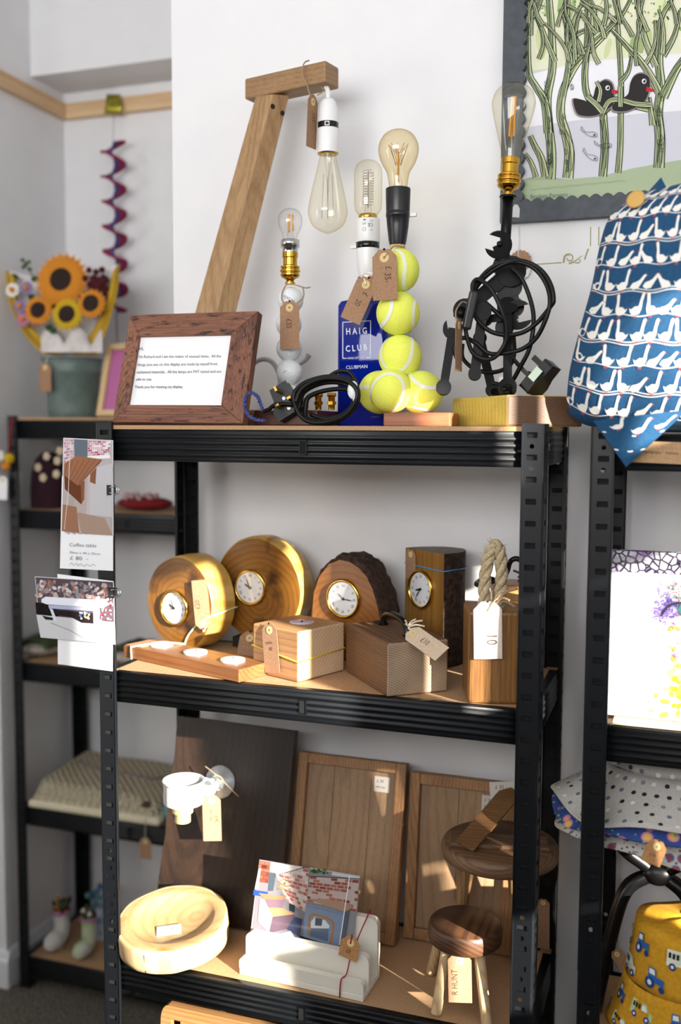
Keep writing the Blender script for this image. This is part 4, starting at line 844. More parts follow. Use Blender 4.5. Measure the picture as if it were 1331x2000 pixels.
# block with one tealight and yellow band
M_blk1 = wood('rough_larch', '8f643d', 'ad8157', 'bd9468', 'Y', 55, (0.16, 0.0, -0.05), 1.5, 0.6, 0.35, None, 0.5)
t5, o5, M5, L5_, W5_ = block('candle_block', 'square wooden candle block with yellow band and tag on its side', 'candle holder', (0.2467, 0.1012), (0.3284, 0.0409), (0.3693, 0.1395), 0.079, M_blk1); slot_mat(o5, 2, wood('pale_end_grain', 'c39a72', 'dcbb95', 'e8cfae', 'Y', 50, (0.16, 0.0, -0.05), 1.5, 0.6, 0.3, None, 0.4))
zt = MID+0.0004+0.079; c_ = V((0.305, 0.115, zt)); tt = thing('tealight', 'lilac tealight sunk flush into the banded wooden block', 'candle', c_); T = Matrix.Translation(c_)
B(T).lathe([(0.0200, 0), (0.0200, 0.0012)], 28).build('cup', M_cup, tt); B(T).lathe([(0.0190, 0.0008), (0.0185, 0.0016), (0.004, 0.0012)], 28).build('wax', mat('lilac_wax', 'cdb9d8', 0.4), tt); B(T).tube([(0, 0, 0.001), (0.0005, 0, 0.004)], 0.0007, 6).build('wick', M_blk2, tt)
zz = 0.036; e_ = 0.0008; B(M5).tube([(-e_, -e_, zz-0.004), (L5_+e_, -e_, zz+0.001), (L5_+e_, W5_+e_, zz+0.004), (-e_, W5_+e_, zz+0.008)], 0.0012, 6, True).build('elastic_band', mat('yellow_elastic', 'e3d23c', 0.5), t5)
e3 = M5.to_3x3(); nl = e3 @ V((-1, 0, 0)); A_ = M5 @ V((-0.0014, W5_*0.62, 0.080)); tag_('brown tag standing against the candle block under its yellow band', A_+V((0, 0, 0.004)), A_+V((0, 0, -0.072))-(e3 @ V((0, 0.012, 0)))+nl*0.004, 0.033, [('candle', -0.32, 0.42, 0, 0.55), ('£8', -0.1, 0.55, 0, 0.6)], e3 @ V((0, -1, 0)))
# doorstop with black drawer handle
M_blk2w = wood('charred_grain_pine', '3a2416', '6f4e33', '8f6b4a', 'Y', 78, (-0.02, 0.0, -0.04), 1.0, 0.6, 0.4, None, 0.4)
t6, o6, M6, L6_, W6_ = block('doorstop_block', 'heavy pine doorstop block with a black drawer handle', 'doorstop', (0.3769, 0.139), (0.4800, 0.0085), (0.5554, 0.0720), 0.079, M_blk2w); slot_mat(o6, 2, wood('silver_end_grain', '5a4330', 'a08668', 'b8a288', 'Y', 92, (-0.02, 0.0, -0.04), 0.6, 0.6, 0.12, None, 0.4))
h_ = [(L6_*0.50, W6_*0.78, 0.0790), (L6_*0.50, W6_*0.76, 0.092), (L6_*0.50, W6_*0.66, 0.100), (L6_*0.5, W6_*0.48, 0.102), (L6_*0.5, W6_*0.32, 0.099), (L6_*0.50, W6_*0.24, 0.090), (L6_*0.5, W6_*0.22, 0.0790)]
b = B(M6); b.tube(spline(h_, 6), 0.0052, 12)
for y in (0.78, 0.22): b.box((L6_*0.5, W6_*y+(0.01 if y > 0.5 else -0.01), 0.0806), (0.015, 0.026, 0.0032))
b.build('handle', mat('black_iron', '0e0f11', 0.28, 0.3), t6)
hh = M6 @ V((L6_*0.5, W6_*0.24, 0.092)); tag_('cream tag sloping off the black handle of the pine doorstop', hh+V((0.010, -0.028, 0.001)), hh+V((0.068, -0.058, -0.023)), 0.029, [('£10', -0.1, 0.38, DN, 1.0)], (0.35, 0.6, 0.55), m=noisy('cream_card', 'cdb59a', 'd9c4aa', 300, 0.85), string=[hh+V((0.004, -0.012, 0.006)), hh+V((-0.003, 0, 0.004)), hh+V((0.006, -0.006, -0.002))], strm=mat('cream_string', 'dccfb8', 0.9))
b = B()
for d in ((0.03, -0.012, 0.006), (0.024, 0.0, 0.012), (0.0, -0.01, 0.012), (0.012, 0.006, 0.012)): b.tube(spline([hh, hh+V(d)*0.5+V((0, 0, 0.003)), hh+V(d)], 4), 0.0015, 6)
b.build('string_bow', mat('cream_string', 'dccfb8', 0.9), t6)
# doorstop with rope loop
M_blk3 = wood('oiled_dark_pine', '3a2313', '7a5228', 'a5773f', 'Z', 80, (0.02, 0.06, 0), 1.5, 0.4, 0.55, None, 0.35)
b3 = V((0.5971, 0.0135, 0)); u3 = V((0.955, 0.297, 0)); t7, o7, M7, L7_, W7_ = block('doorstop_block', 'tall oiled doorstop block with a thick rope loop', 'doorstop', b3+V((-0.297, 0.955, 0))*0.085, b3, b3+u3*0.088, 0.134, M_blk3, 0.006)
rp = spline([M7 @ V(q_) for q_ in ((0.026, 0.040, 0.132), (0.026, 0.038, 0.165), (0.030, 0.038, 0.200), (0.039, 0.038, 0.222), (0.047, 0.037, 0.212), (0.050, 0.036, 0.180), (0.048, 0.036, 0.150), (0.047, 0.036, 0.132))], 14)
M_rope = noisy('sisal_rope', 'a58f6e', 'd8c8a4', 500, 0.9, 0.8, 0.001); b = B(); n = len(rp)
for s_ in range(3):
    path = []
    for i, p_ in enumerate(rp):
        d = (rp[min(i+1, n-1)]-rp[max(i-1, 0)]).normalized(); x = d.cross(V((0.3, -0.95, 0.1))).normalized(); y = d.cross(x); a = i*0.26+s_*2*math.pi/3; path.append(p_+(x*math.cos(a)+y*math.sin(a))*0.0046)
    b.tube(path, 0.0050, 8)
b.build('rope_handle', M_rope, t7)
b = B(); random.seed(4)
for i in range(46):
    p_ = rp[random.randrange(n)]; d = V((random.uniform(-1, 1), random.uniform(-1, 0.4), random.uniform(-0.4, 1))).normalized(); b.tube([p_+d*0.007, p_+d*0.013, p_+d*0.016+V((0, 0, random.uniform(-0.004, 0.004)))], 0.00025, 4)
b.build('rope_fibres', M_rope, t7)
nf3 = V((0.297, -0.955, 0)); fp = M7 @ V((0.035, -0.010, 0.128)); A_ = atp(953, 1175, fp, nf3); B_ = atp(954, 1287, fp-nf3*0.002, nf3)
tag_('pale tag marked 10 hanging from the rope of the tall doorstop', A_, B_, 0.0395, [('10', -0.05, 0.55, DN, 1.3)], (0.955, 0.297, 0), m=noisy('pale_tag_card', 'd8c7bd', 'e3d4ca', 300, 0.85), ringm=mat('white_ring', 'f2ece4', 0.8), string=[A_+V((0.012, 0.0, 0.004)), A_+V((0.02, 0.012, 0.002)), A_+V((0.024, 0.016, 0.02))])
b = B()
for d in ((0.03, 0, 0.02), (0.022, -0.01, 0.004), (0.028, 0.0, -0.006), (0.012, 0.0, 0.012)): b.tube(spline([A_+V((0.010, 0.005, -0.002)), A_+V((0.010, 0.005, 0))+V(d)*0.5+V((0, 0, 0.004)), A_+V((0.010, 0.005, 0))+V(d)], 4), 0.0018, 6)
b.build('twine_knot', M_twine, t7)
# doorstop behind, black handle and raffia
M_blk4 = wood('orange_striped_pine', '6a3a1c', 'b07a3e', 'd8ab66', 'Z', 75, (0.03, 0.05, 0), 1.0, 0.35, 0.4)
b4 = V((0.606, 0.150, 0)); t8, o8, M8, L8_, W8_ = block('doorstop_block', 'glossy pine doorstop with black handle behind the rope doorstop', 'doorstop', b4+V((-0.24, 0.97, 0))*0.085, b4, b4+V((0.97, 0.24, 0))*0.074, 0.150, M_blk4, 0.012)
hp = [M8 @ V(q_) for q_ in ((0.004, 0.07, 0.150), (-0.012, 0.05, 0.153), (-0.024, 0.02, 0.149), (-0.012, 0.004, 0.152), (0.018, 0.012, 0.165), (0.028, 0.03, 0.184), (0.040, 0.03, 0.188), (0.050, 0.03, 0.176), (0.054, 0.03, 0.150))]
B().tube(spline(hp, 6), 0.0042, 10).build('handle', mat('black_iron', '0e0f11', 0.28, 0.3), t8)
b = B(); q = M8 @ V((0.05, 0.02, 0.160))
for i in range(9): d = V((random.uniform(-1, 1), random.uniform(-0.6, 0.2), random.uniform(-0.1, 0.6))); b.tube(spline([q-d*0.012, q+V((0, 0, 0.004)), q+d*0.022], 4), 0.0018, 5)
b.build('raffia_bow', noisy('dark_raffia', '3a2f26', '6a5848', 300, 0.9), t8)
# ------------------------------------------------------------------ lower shelf: turned slice bowl
Z0 = LOW+0.0004
M_bowl = wood('pale_spalted_slice', 'a08050', 'b8966a', 'c4a67c', 'Z', 16, (0.03, 0.02, 0), 5, 0.4, 0.35, 'a87a40')
M_bowlr = noisy('pale_sapwood_edge', 'b89a6c', 'd0b78e', 40, 0.55, 0.1, 0.001, stretch=(1, 1, 0.25))
bcn = V((0.092, 0.076, Z0)); bt = thing('log_slice_bowl', 'pale log slice hollowed into a shallow dish at the shelf edge', 'bowl', bcn)
n = 72; RB = 0.095; HB = 0.042; TBW = Matrix.Translation(bcn+V((0, -RB*0.9, 0))) @ Matrix.Rotation(math.radians(7.5), 4, 'X') @ Matrix.Translation((0, RB*0.9, 0))
def brad(i): return RB*wob(i, n, 5.5, 0.035)
prof = [(0.90, 0.0), (0.985, 0.004), (1.0, 0.012), (0.99, 0.036), (0.965, 0.043), (0.93, HB)]
b = B(TBW); vs = []
for k, z in prof: vs += [(brad(i)*k*math.cos(2*math.pi*i/n), brad(i)*k*math.sin(2*math.pi*i/n), z) for i in range(n)]
b.add(vs, [(j*n+i, j*n+(i+1) % n, (j+1)*n+(i+1) % n, (j+1)*n+i) for j in range(len(prof)-1) for i in range(n)], smooth=True); b.add(vs[:n], [tuple(range(n-1, -1, -1))]); b.build('edge', M_bowlr, bt)
b = B(TBW); vs = []
for k, z, c_ in ((0.93, HB, 0), (0.76, HB+0.001, 0.3), (0.735, HB, 0.6), (0.69, HB-0.003, 1), (0.55, HB-0.008, 1), (0.3, HB-0.011, 1), (0.02, HB-0.012, 1)):
    for i in range(n): r = brad(i)*(1-c_)+RB*c_; vs.append((r*k*math.cos(2*math.pi*i/n), r*k*math.sin(2*math.pi*i/n), z))
b.add(vs, [(j*n+i, j*n+(i+1) % n, (j+1)*n+(i+1) % n, (j+1)*n+i) for j in range(6) for i in range(n)], smooth=True); b.add(vs[6*n:], [tuple(range(n))]); b.build('dish', M_bowl, bt)
B(TBW).tube([(0.0, -RB*0.995, 0.004), (-0.001, -RB*0.995, 0.036)], 0.0008, 5).build('crack', mat('dark_crack', '2a1c10', 0.9), bt)
B().hexa([bcn+V(q_) for q_ in ((-0.03, 0.03, 0), (0.03, 0.03, 0), (0.03, 0.05, 0), (-0.03, 0.05, 0), (-0.03, 0.03, 0.0145), (0.03, 0.03, 0.0145), (0.03, 0.05, 0.0170), (-0.03, 0.05, 0.0170))]).build('wedge', M_bowlr, bt)
qc = TBW @ V((0.004, -0.022, 0.0335)); T = TBW.to_3x3().to_4x4() @ Matrix.Rotation(0.5, 4, 'Z'); T.translation = qc; b = B(T); b.box((0, 0, 0), (0.040, 0.026, 0.0004)); oc_ = thing('price_card', 'small white price card lying in the hollow of the log dish', 'card', qc)
b.build('card', M_white, oc_); e_ = T.to_3x3(); p = Paint(planefn(T @ V((0, 0, 0.0003)), e_ @ V((1, 0, 0)), e_ @ V((0, 1, 0)))); p.text('£24', -0.006, 0.0, 0.009, INK, 0, 0.9); p.build('handwriting', M_print, oc_)
# ------------------------------------------------------------------ waney board with pipe wall lamp
M_dkb = wood('dark_stained_board', '0f0a08', '241812', '38271b', 'Z', 25, (0.05, 0.08, 0), 2.5, 0.42, 0.6, None, 0.6)
tl_, tr_ = at(345, 1398, Y=0.236), at(574, 1413, Y=0.236); bl_, br_ = V((0.012, 0.135, Z0)), V((0.222, 0.158, Z0))
bl_ = V((tl_.x-0.002, 0.158, Z0+0.005)); br_ = V((tr_.x+0.002, 0.158, Z0+0.005))
TBd = frame(bl_, br_-bl_, tl_-bl_); ib = TBd.inverted(); nB = TBd.to_3x3() @ V((0, 0, 1)); wl = thing('board_wall_lamp', 'pipe wall lamp mounted on a tall dark stained board', 'lamp', bl_)
hB = (ib @ tl_)[1]; wB = (ib @ br_)[0]; left = [(0, 0), (-0.002, 0.06), (0.003, 0.14), (0.0, 0.20), (0.006, 0.27), (0.004, hB)]; poly = [(wB, 0), (wB, hB-0.004)]+left[::-1]
b = B(TBd); b.prism(poly, -0.018, 0.0); b.build('backboard', M_dkb, wl, bevel=0.002)
M_galv = noisy('galvanised_steel', 'c4cace', 'e8ecee', 60, 0.35, 0.1, 0.0005, 0.4)
pc_ = atp(431, 1527, bl_, nB); Tn_ = upm(pc_, nB); b = B(Tn_); b.lathe([(0.0285, 0), (0.0290, 0.001), (0.0285, 0.004), (0.016, 0.006), (0.0135, 0.014), (0.0125, 0.014)], 36); b.build('wall_flange', M_galv, wl)
cupc = at(359, 1546, Y=0.120); el = [pc_+nB*0.008, pc_+nB*0.030, pc_+nB*0.048+V((-0.004, 0, 0)), cupc+V((0.045, 0.012, 0.004)), cupc+V((0.030, 0.004, 0.003))]
B().tube(spline(el, 6), 0.0095, 14).build('elbow_pipe', M_galv, wl)
B().sphere(pc_+nB*0.052+V((-0.006, 0, 0)), 0.0125, 14, 10).build('elbow_joint', M_galv, wl)
M_cupw = noisy('chipped_white_enamel', 'b9bcba', 'd2d4d2', 90, 0.5, 0.3, 0.0008, lo=0.2, hi=0.5); b = B(Matrix.Translation(cupc+V((0, 0, -0.019))))
b.lathe([(0.010, 0.0), (0.0335, 0.0), (0.0345, 0.001), (0.0342, 0.036), (0.0362, 0.037), (0.0362, 0.040), (0.034, 0.0405), (0.0325, 0.036), (0.0, 0.035)], 40, smooth=False); b.build('shade_cup', M_cupw, wl, bevel=0.0006)
T = Matrix.Translation(cupc+V((-0.002, 0, -0.019))) @ Matrix.Rotation(math.pi, 4, 'X'); b = B(T)
b.lathe([(0.0185, -0.002), (0.0185, 0.005), (0.0165, 0.006), (0.0185, 0.008), (0.0185, 0.011), (0.016, 0.012), (0.0178, 0.014), (0.0178, 0.017), (0.0135, 0.019), (0.0135, 0.034), (0.0115, 0.034)], 30, smooth=False); b.build('brass_socket', mat('pale_brass', 'd9cf9c', 0.3, 0.5), wl, bevel=0.0004)
A_ = at(413, 1553, Y=0.150); tag_('brown tag hanging from the pipe elbow of the wall lamp', A_, A_+V((0.001, 0.002, -0.082)), 0.0315, [('wall lamp', -0.1, 0.30, DN, 0.55), ('£40', 0.15, 0.45, DN, 0.8)], (0.94, 0.33, 0), string=[A_+V((0.004, 0.004, 0.012)), A_+V((0.012, 0.02, 0.022)), A_+V((-0.004, 0.02, 0.03))])
B().tube(spline([at(400, 1496, Y=0.19), at(428, 1518, Y=0.175), at(450, 1540, Y=0.18), at(467, 1556, Y=0.185)], 6), 0.0011, 6).build('twine', M_twine, wl)
# ------------------------------------------------------------------ two framed oak trays
def tray(label, tl, tr, bl, br, seams, seed, card):
    tl, tr = V(tl), V(tr); bl, br = V(bl), V(br); T = frame(bl, br-bl, tl-bl); w_ = (br-bl).length; h_ = (tl-bl).length; t = thing('oak_tray', label, 'tray', bl); fr = 0.018; dz = 0.012
    mo = wood('oak_panel_%d' % seed, '7d6047', '997b5c', 'a98c6c', 'Z', 22, (0.06+seed*0.02, 0.05, 0.0), 4.0, 0.5, 0.5, '74553c'); mf = wood('oak_rail', '6f4a2b', '9b7048', 'b58a60', 'Z', 60, (0.03, 0.05, 0), 2, 0.5, 0.5)
    xs = [fr]+[fr+(w_-2*fr)*s_ for s_ in seams]+[w_-fr]
    for i in range(len(xs)-1): B(T).box(((xs[i]+xs[i+1])/2, h_/2, -0.009), (xs[i+1]-xs[i]-0.0006, h_-2*fr, 0.008)).build('plank', mo, t, bevel=0.0005)
    for x, y, sx_, sy_ in ((fr/2, h_/2, fr, h_), (w_-fr/2, h_/2, fr, h_)): B(T).box((x, y, -0.006), (sx_, sy_, 0.024)).build('frame_rail', mf, t, bevel=0.0015)
    for y in (fr/2, h_-fr/2): B(T).box((w_/2, y, -0.006), (w_-2*fr-0.0004, fr, 0.022)).build('frame_rail', mf, t, bevel=0.0015)
    return t, T, w_, h_
tr1, TT1, w1, h1 = tray('oak framed tray leaning upright beside the dark board', (0.2440, 0.262, 0.922), (0.4360, 0.262, 0.922), (0.2440, 0.196, Z0+0.004), (0.4430, 0.196, Z0+0.004), (0.3, 0.72), 0, None)
tr2, TT2, w2, h2 = tray('oak framed tray leaning at the back behind the stools', (0.4500, 0.268, 0.907), (0.630, 0.268, 0.907), (0.4480, 0.232, Z0+0.003), (0.632, 0.232, Z0+0.003), (0.45,), 1, None)
for T, x, y, w_, lab in ((TT1, w1-0.044, h1-0.040, 0.028, 'small white price label on the upper corner of the oak tray'), (TT2, w2-0.045, h2-0.038, 0.03, 'small white price label on the tray behind the stools')):
    q = T @ V((x, y, -0.0046)); t = thing('price_label', lab, 'label', q); B(T).box((x, y, -0.0046), (w_, 0.026, 0.0006)).build('card', mat('grey_white_paper', 'cfc9c0', 0.8), t)
    e_ = T.to_3x3(); p = Paint(planefn(T @ V((x-w_*0.42, y+0.003, -0.0042)), e_ @ V((1, 0, 0)), e_ @ V((0, 1, 0)))); p.text('£ 30', 0.002, 0, 0.007, INK, 0, 1); p.text('oak tray', 0.001, -0.009, 0.005, INK); p.build('handwriting', M_print, t)
# ------------------------------------------------------------------ stools
M_seat = wood('grey_brown_seat', '3a271b', '6b4d36', '8a6a4c', 'X', 55, (0.0, 0.03, 0.05), 3, 0.5, 0.35)
M_seatd = wood('dark_stained_seat', '1f130c', '4a3020', '6b4830', 'Y', 50, (-0.03, 0.0, 0.03), 2.5, 0.45, 0.2)
M_leg = wood('pale_ash_leg', 'a98458', 'd2b084', 'e5caa2', 'Z', 60, (0, 0.03, 0), 1.5, 0.5, 0.3)
M_legd = wood('brown_leg', '5a3f26', '8a6640', 'a8845a', 'Z', 60, (0, 0.03, 0), 1.5, 0.5, 0.3)
def stool(label, c, r, th, feet, lr, ms, ml, ztop):
    t = thing('stool', label, 'stool', (c.x, c.y, Z0)); T = Matrix.Translation((c.x, c.y, ztop-th))
    B(T).lathe([(r*0.90, 0), (r*0.985, 0.004), (r, th*0.4), (r*0.995, th*0.75), (r*0.965, th-0.002), (r*0.93, th), (0.0, th)], 56).build('seat', ms, t)
    for f_ in feet:
        f_ = V((f_[0], f_[1], Z0+0.0042)); top = V((c.x, c.y, 0)).lerp(V((f_.x, f_.y, 0)), 0.62); B().cyl(f_, (top.x, top.y, ztop-th+0.002), lr*0.92, lr, 16).build('leg', ml, t)
    return t
cs_ = V((0.588, 0.068, 0)); ss = stool('small three-legged stool with pale legs and round dark seat', cs_, 0.0555, 0.030, ((0.5545, 0.0285), (0.6310, 0.0260), (0.520, 0.136), ), 0.0085, M_seatd, M_leg, at(907, 1801, Y=0.065).z+0.0)
cb_ = V((0.6235, 0.152, 0)); zbt = 0.856; bs = stool('larger wooden stool with planked seat behind the small stool', cb_, 0.091, 0.026, ((0.548, 0.150), (0.678, 0.115), (0.648, 0.212)), 0.0115, M_seat, M_legd, zbt)
A_ = at(898, 1862, Y=0.030); tag_('large brown tag lettered in capitals hanging under the small stool', A_, A_+V((0.003, -0.002, -0.074)), 0.0345, [('R HUNT', -0.1, 0.85, -DN, 0.9)], (0.97, 0.22, 0), string=[A_+V((-0.004, 0.01, 0.008)), A_+V((-0.01, 0.02, 0.016))])
# plank and price sheet resting on the big stool
e1_, e2_ = at(903, 1648, Y=0.095), at(985, 1553, Y=0.180); T = frame(e1_, e2_-e1_, V((0.86, -0.35, -0.16))); lp_ = (e2_-e1_).length+0.02
pk = thing('wooden_offcut', 'thin brown wooden plank lying across the larger stool', 'plank', e1_); B(T).box((lp_/2, 0.004, 0.004), (lp_, 0.034, 0.005)).build('plank', wood('brown_offcut', '3f2a18', '6d4c2c', '866240', 'X', 60, (0, 0.03, 0.02), 2, 0.5, 0.5), pk, bevel=0.0006)
T_ = frame((0.624, 0.140, zbt+0.0035), (0.97, 0.22, 0), (-0.22, 0.97, 0)); sl_ = thing('wooden_offcut', 'flat wooden slat lying on the larger stool seat', 'plank', (0.624, 0.140, zbt)); B(T_).box((0, 0, 0), (0.15, 0.045, 0.006)).build('slat', M_seat, sl_, bevel=0.001)
q = at(985, 1543, Y=0.192); T_ = frame(q, (0.95, 0.3, 0.05), (-0.1, 0.3, 0.95)); ps = thing('price_card', 'white paper price sheet propped on the plank above the stool', 'card', q); B(T_).box((0, 0, 0), (0.045, 0.026, 0.0005)).build('card', mat('grey_white_paper', 'cfc9c0', 0.8), ps)
e_ = T_.to_3x3(); p = Paint(planefn(T_ @ V((-0.018, 0, 0.0004)), e_ @ V((1, 0, 0)), e_ @ V((0, 1, 0)))); p.text('£ 35 -', 0.004, 0.002, 0.008, INK); p.text('stool', 0.002, -0.009, 0.007, INK); p.build('handwriting', M_print, ps)
tag_('plain tan card standing behind the rack post beside the stools', at(1062, 1756, Y=0.24), at(1062, 1853, Y=0.24), 0.020, (), cut=0.3, name='card_tag')
# ------------------------------------------------------------------ white letter rack with photographs
M_lw = mat('cream_white_paint', 'e6e2d6', 0.45)
la, lb_, lc = V((0.2309, 0.033, Z0)), V((0.4419, 0.0245, Z0)), V((0.4468, 0.1026, Z0)); lx = (lb_-la).normalized(); ly = V((-lx.y, lx.x, 0)); LL = (lb_-la).length
lr = thing('letter_rack', 'cream painted letter rack with stepped slots and a red elastic', 'letter rack', la, math.atan2(lx.y, lx.x)); TL = MW[lr]
B(TL).box((LL/2, 0.039, 0.005), (LL, 0.078, 0.010)).build('base', M_lw, lr, bevel=0.0015)
def panel(y0, y1, h, x0=0.0, x1=LL, lean=0.0, r=0.012):
    pts = [(x0, 0.0105), (x1, 0.0105), (x1, h-r)]+[(x1-r+r*math.cos(a), h-r+r*math.sin(a)) for a in (math.pi/2*i/5 for i in range(1, 6))]+[(x0+r+r*math.cos(a), h-r+r*math.sin(a)) for a in (math.pi/2+math.pi/2*i/5 for i in range(0, 6))]
    T = TL @ Matrix(((1, 0, 0, 0), (0, 0, -1, y1), (0, 1, 0, 0), (0, 0, 0, 1))); b = B(T); b.prism(pts, 0, y1-y0); b.build('panel', M_lw, lr, bevel=0.0012)
panel(0.0005, 0.012, 0.029, r=0.008); panel(0.024, 0.036, 0.060); panel(0.064, 0.077, 0.100)
xr = LL-0.036; B(TL).tube(spline([(xr-0.002, -0.0008, 0.0), (xr, -0.001, 0.0292), (xr+0.004, 0.012, 0.032), (xr+0.008, 0.024, 0.0604), (xr+0.018, 0.0635, 0.1005), (xr+0.019, 0.078, 0.1005), (xr+0.018, 0.0785, 0.0)], 3), 0.0011, 6).build('red_elastic', mat('crimson_elastic', '9c1230', 0.6), lr)
lq = TL @ V((LL-0.027, 0.022, 0.088)); tag_('small tan tag tied to the red elastic of the letter rack', lq, lq+V((-0.006, -0.004, -0.034)), 0.031, [('£8', -0.15, 0.75, 0, 0.7)], (0.95, 0.0, 0.3), m=noisy('tan_card', 'a8784a', 'b98a5a', 300, 0.85), strm=mat('crimson_elastic', '9c1230', 0.6), string=[lq+V((0, 0, 0.004))], cut=0.3)
# photographs standing in the rack: wall, boxes and table photographed outdoors
pp = TL @ V((0.05, 0.051, 0.03)); nP = V((0.0, -0.995, 0.09)).normalized(); fn = pxfn(pp, nP)
ph = thing('photo_print', 'glossy garden photo prints side by side standing in the letter rack', 'photograph', pp)
def sheet(name, quad, fn, nrm, m, parent, th=0.0006):
    q = [fn(*p_)[0] for p_ in quad]; n_ = nrm*th; B().hexa([q[3]-n_, q[2]-n_, q[1]-n_, q[0]-n_, q[3], q[2], q[1], q[0]]).build(name, m, parent, weld=True)
sheet('sheet', [(507, 1679), (704, 1711), (690, 1862), (488, 1836)], fn, nP, M_white, ph)
p = Paint(fn, 0.000006); random.seed(3)
def ptri(quad, s_, t_): a, b_, c_, d = quad; u0, v0 = a[0]+(b_[0]-a[0])*s_, a[1]+(b_[1]-a[1])*s_; u1, v1 = d[0]+(c_[0]-d[0])*s_, d[1]+(c_[1]-d[1])*s_; return u0+(u1-u0)*t_, v0+(v1-v0)*t_
def bricks(p, quad, rows, cols, base, cols_, prob=0.75, j=0.15):
    p.poly(quad[::-1] if False else [quad[0], quad[3], quad[2], quad[1]], base)
    for r in range(rows):
        for c in range(cols+1):
            if random.random() > prob: continue
            s0, s1 = max((c-0.5*(r % 2))/cols+0.06/cols, 0), min((c+0.94-0.5*(r % 2))/cols, 1); t0, t1 = (r+0.12)/rows, (r+0.9)/rows
            if s1 <= s0: continue
            p.poly([ptri(quad, s0, t0), ptri(quad, s0, t1), ptri(quad, s1, t1), ptri(quad, s1, t0)], random.choice(cols_))
Q1 = [(507, 1679), (606, 1695), (594, 1845), (489, 1832)]; Q2 = [(606, 1696), (704, 1711), (690, 1860), (590, 1845)]
p.poly([Q1[0], Q1[3], Q1[2], Q1[1]], '7d7a80'); p.poly([Q2[0], Q2[3], Q2[2], Q2[1]], '8b8a90')
def up(*pts): return [pts[0]]+list(pts[:0:-1])
bricks(p, [(507, 1681), (528, 1684), (524, 1725), (502, 1722)], 6, 2, '6b4038', ['8a4a3a', '5a2c24', 'a8604a'])
bricks(p, [(530, 1684), (604, 1697), (598, 1782), (560, 1760)], 11, 6, 'c9bdb8', ['b8796a', 'c9a89c', 'a8665a', 'd6cac6'], 0.7)
p.poly(up((506, 1697), (510, 1695), (505, 1735), (498, 1737)), 'f0f0f2'); p.poly(up((496, 1738), (524, 1742), (522, 1752), (495, 1748)), '2c4a9c'); p.poly(up((527, 1704), (540, 1706), (534, 1740), (524, 1740)), '4a5560')
p.poly(up((530, 1684), (592, 1693), (545, 1708), (528, 1700)), 'e3dcda'); p.line([(545, 1708), (600, 1693)], 1.2, '3a3a40')
for i in range(40): u, v_ = random.gauss(556, 7), random.gauss(1728, 11); p.ell(u, v_, 1.6, 1.3, random.choice(['8a7a3a', '6a6a3c', 'b09a50', '97854f']), 6)
p.poly(up((506, 1744), (560, 1751), (551, 1757), (516, 1755)), 'b0785a'); p.poly(up((516, 1756), (556, 1757), (552, 1776), (517, 1772)), '7a6470'); p.poly(up((517, 1772), (552, 1773), (576, 1785), (533, 1790)), 'b58a66')
p.poly(up((531, 1791), (577, 1786), (572, 1812), (526, 1822)), '665360'); p.poly(up((508, 1756), (517, 1756), (533, 1790), (526, 1822), (504, 1800)), '9a98a8'); p.poly(up((566, 1764), (577, 1768), (576, 1782), (566, 1778)), '2c3440'); p.poly(up((576, 1790), (592, 1795), (586, 1830), (560, 1814)), '3c4460')
p.poly(up((536, 1827), (568, 1818), (584, 1842), (545, 1838)), 'd6d8de')
bricks(p, [(606, 1711), (702, 1718), (697, 1782), (600, 1760)], 9, 7, 'b9aca6', ['98584a', 'a86c5c', '84483e', 'c4aea6'], 0.85)
for i in range(34): p.ell(random.uniform(608, 642), random.uniform(1697, 1706), 2.5, 1.7, random.choice(['4a6a3a', '6b8a50', '2f4a2a']), 6)
p.poly(up((650, 1703), (704, 1711), (703, 1717), (648, 1709)), 'c9c9cc'); p.line([(604, 1711), (704, 1716)], 1.3, '2c2c30')
p.poly(up((601, 1755), (640, 1755), (693, 1769), (675, 1781)), 'a98a74'); p.poly(up((598, 1765), (672, 1782), (662, 1850), (592, 1836)), '7f90aa'); p.poly(up((672, 1782), (684, 1775), (674, 1840), (662, 1850)), '58606e')
p.curve([(604, 1826), (606, 1792), (614, 1786), (640, 1793), (652, 1806), (646, 1847)], 4.5, 'a87a4c', 6); p.poly(up((608, 1800), (616, 1790), (636, 1797), (645, 1808), (642, 1815), (608, 1812)), 'd7dbe0'); p.poly(up((617, 1791), (631, 1795), (629, 1808), (616, 1807)), '5a6066'); p.poly(up((608, 1812), (643, 1813), (641, 1838), (606, 1828)), '5f6f86')
for i in range(22): p.ell(602+i*3.2, 1769+i*0.75, 0.7, 0.7, '1f242c', 6)
p.poly(up((586, 1826), (610, 1834), (660, 1850), (650, 1858), (590, 1846)), '2a3038')
p.line([(684, 1709), (664, 1845)], 2.0, 'e4e6f4'); p.build('printed_image', M_gloss, ph)
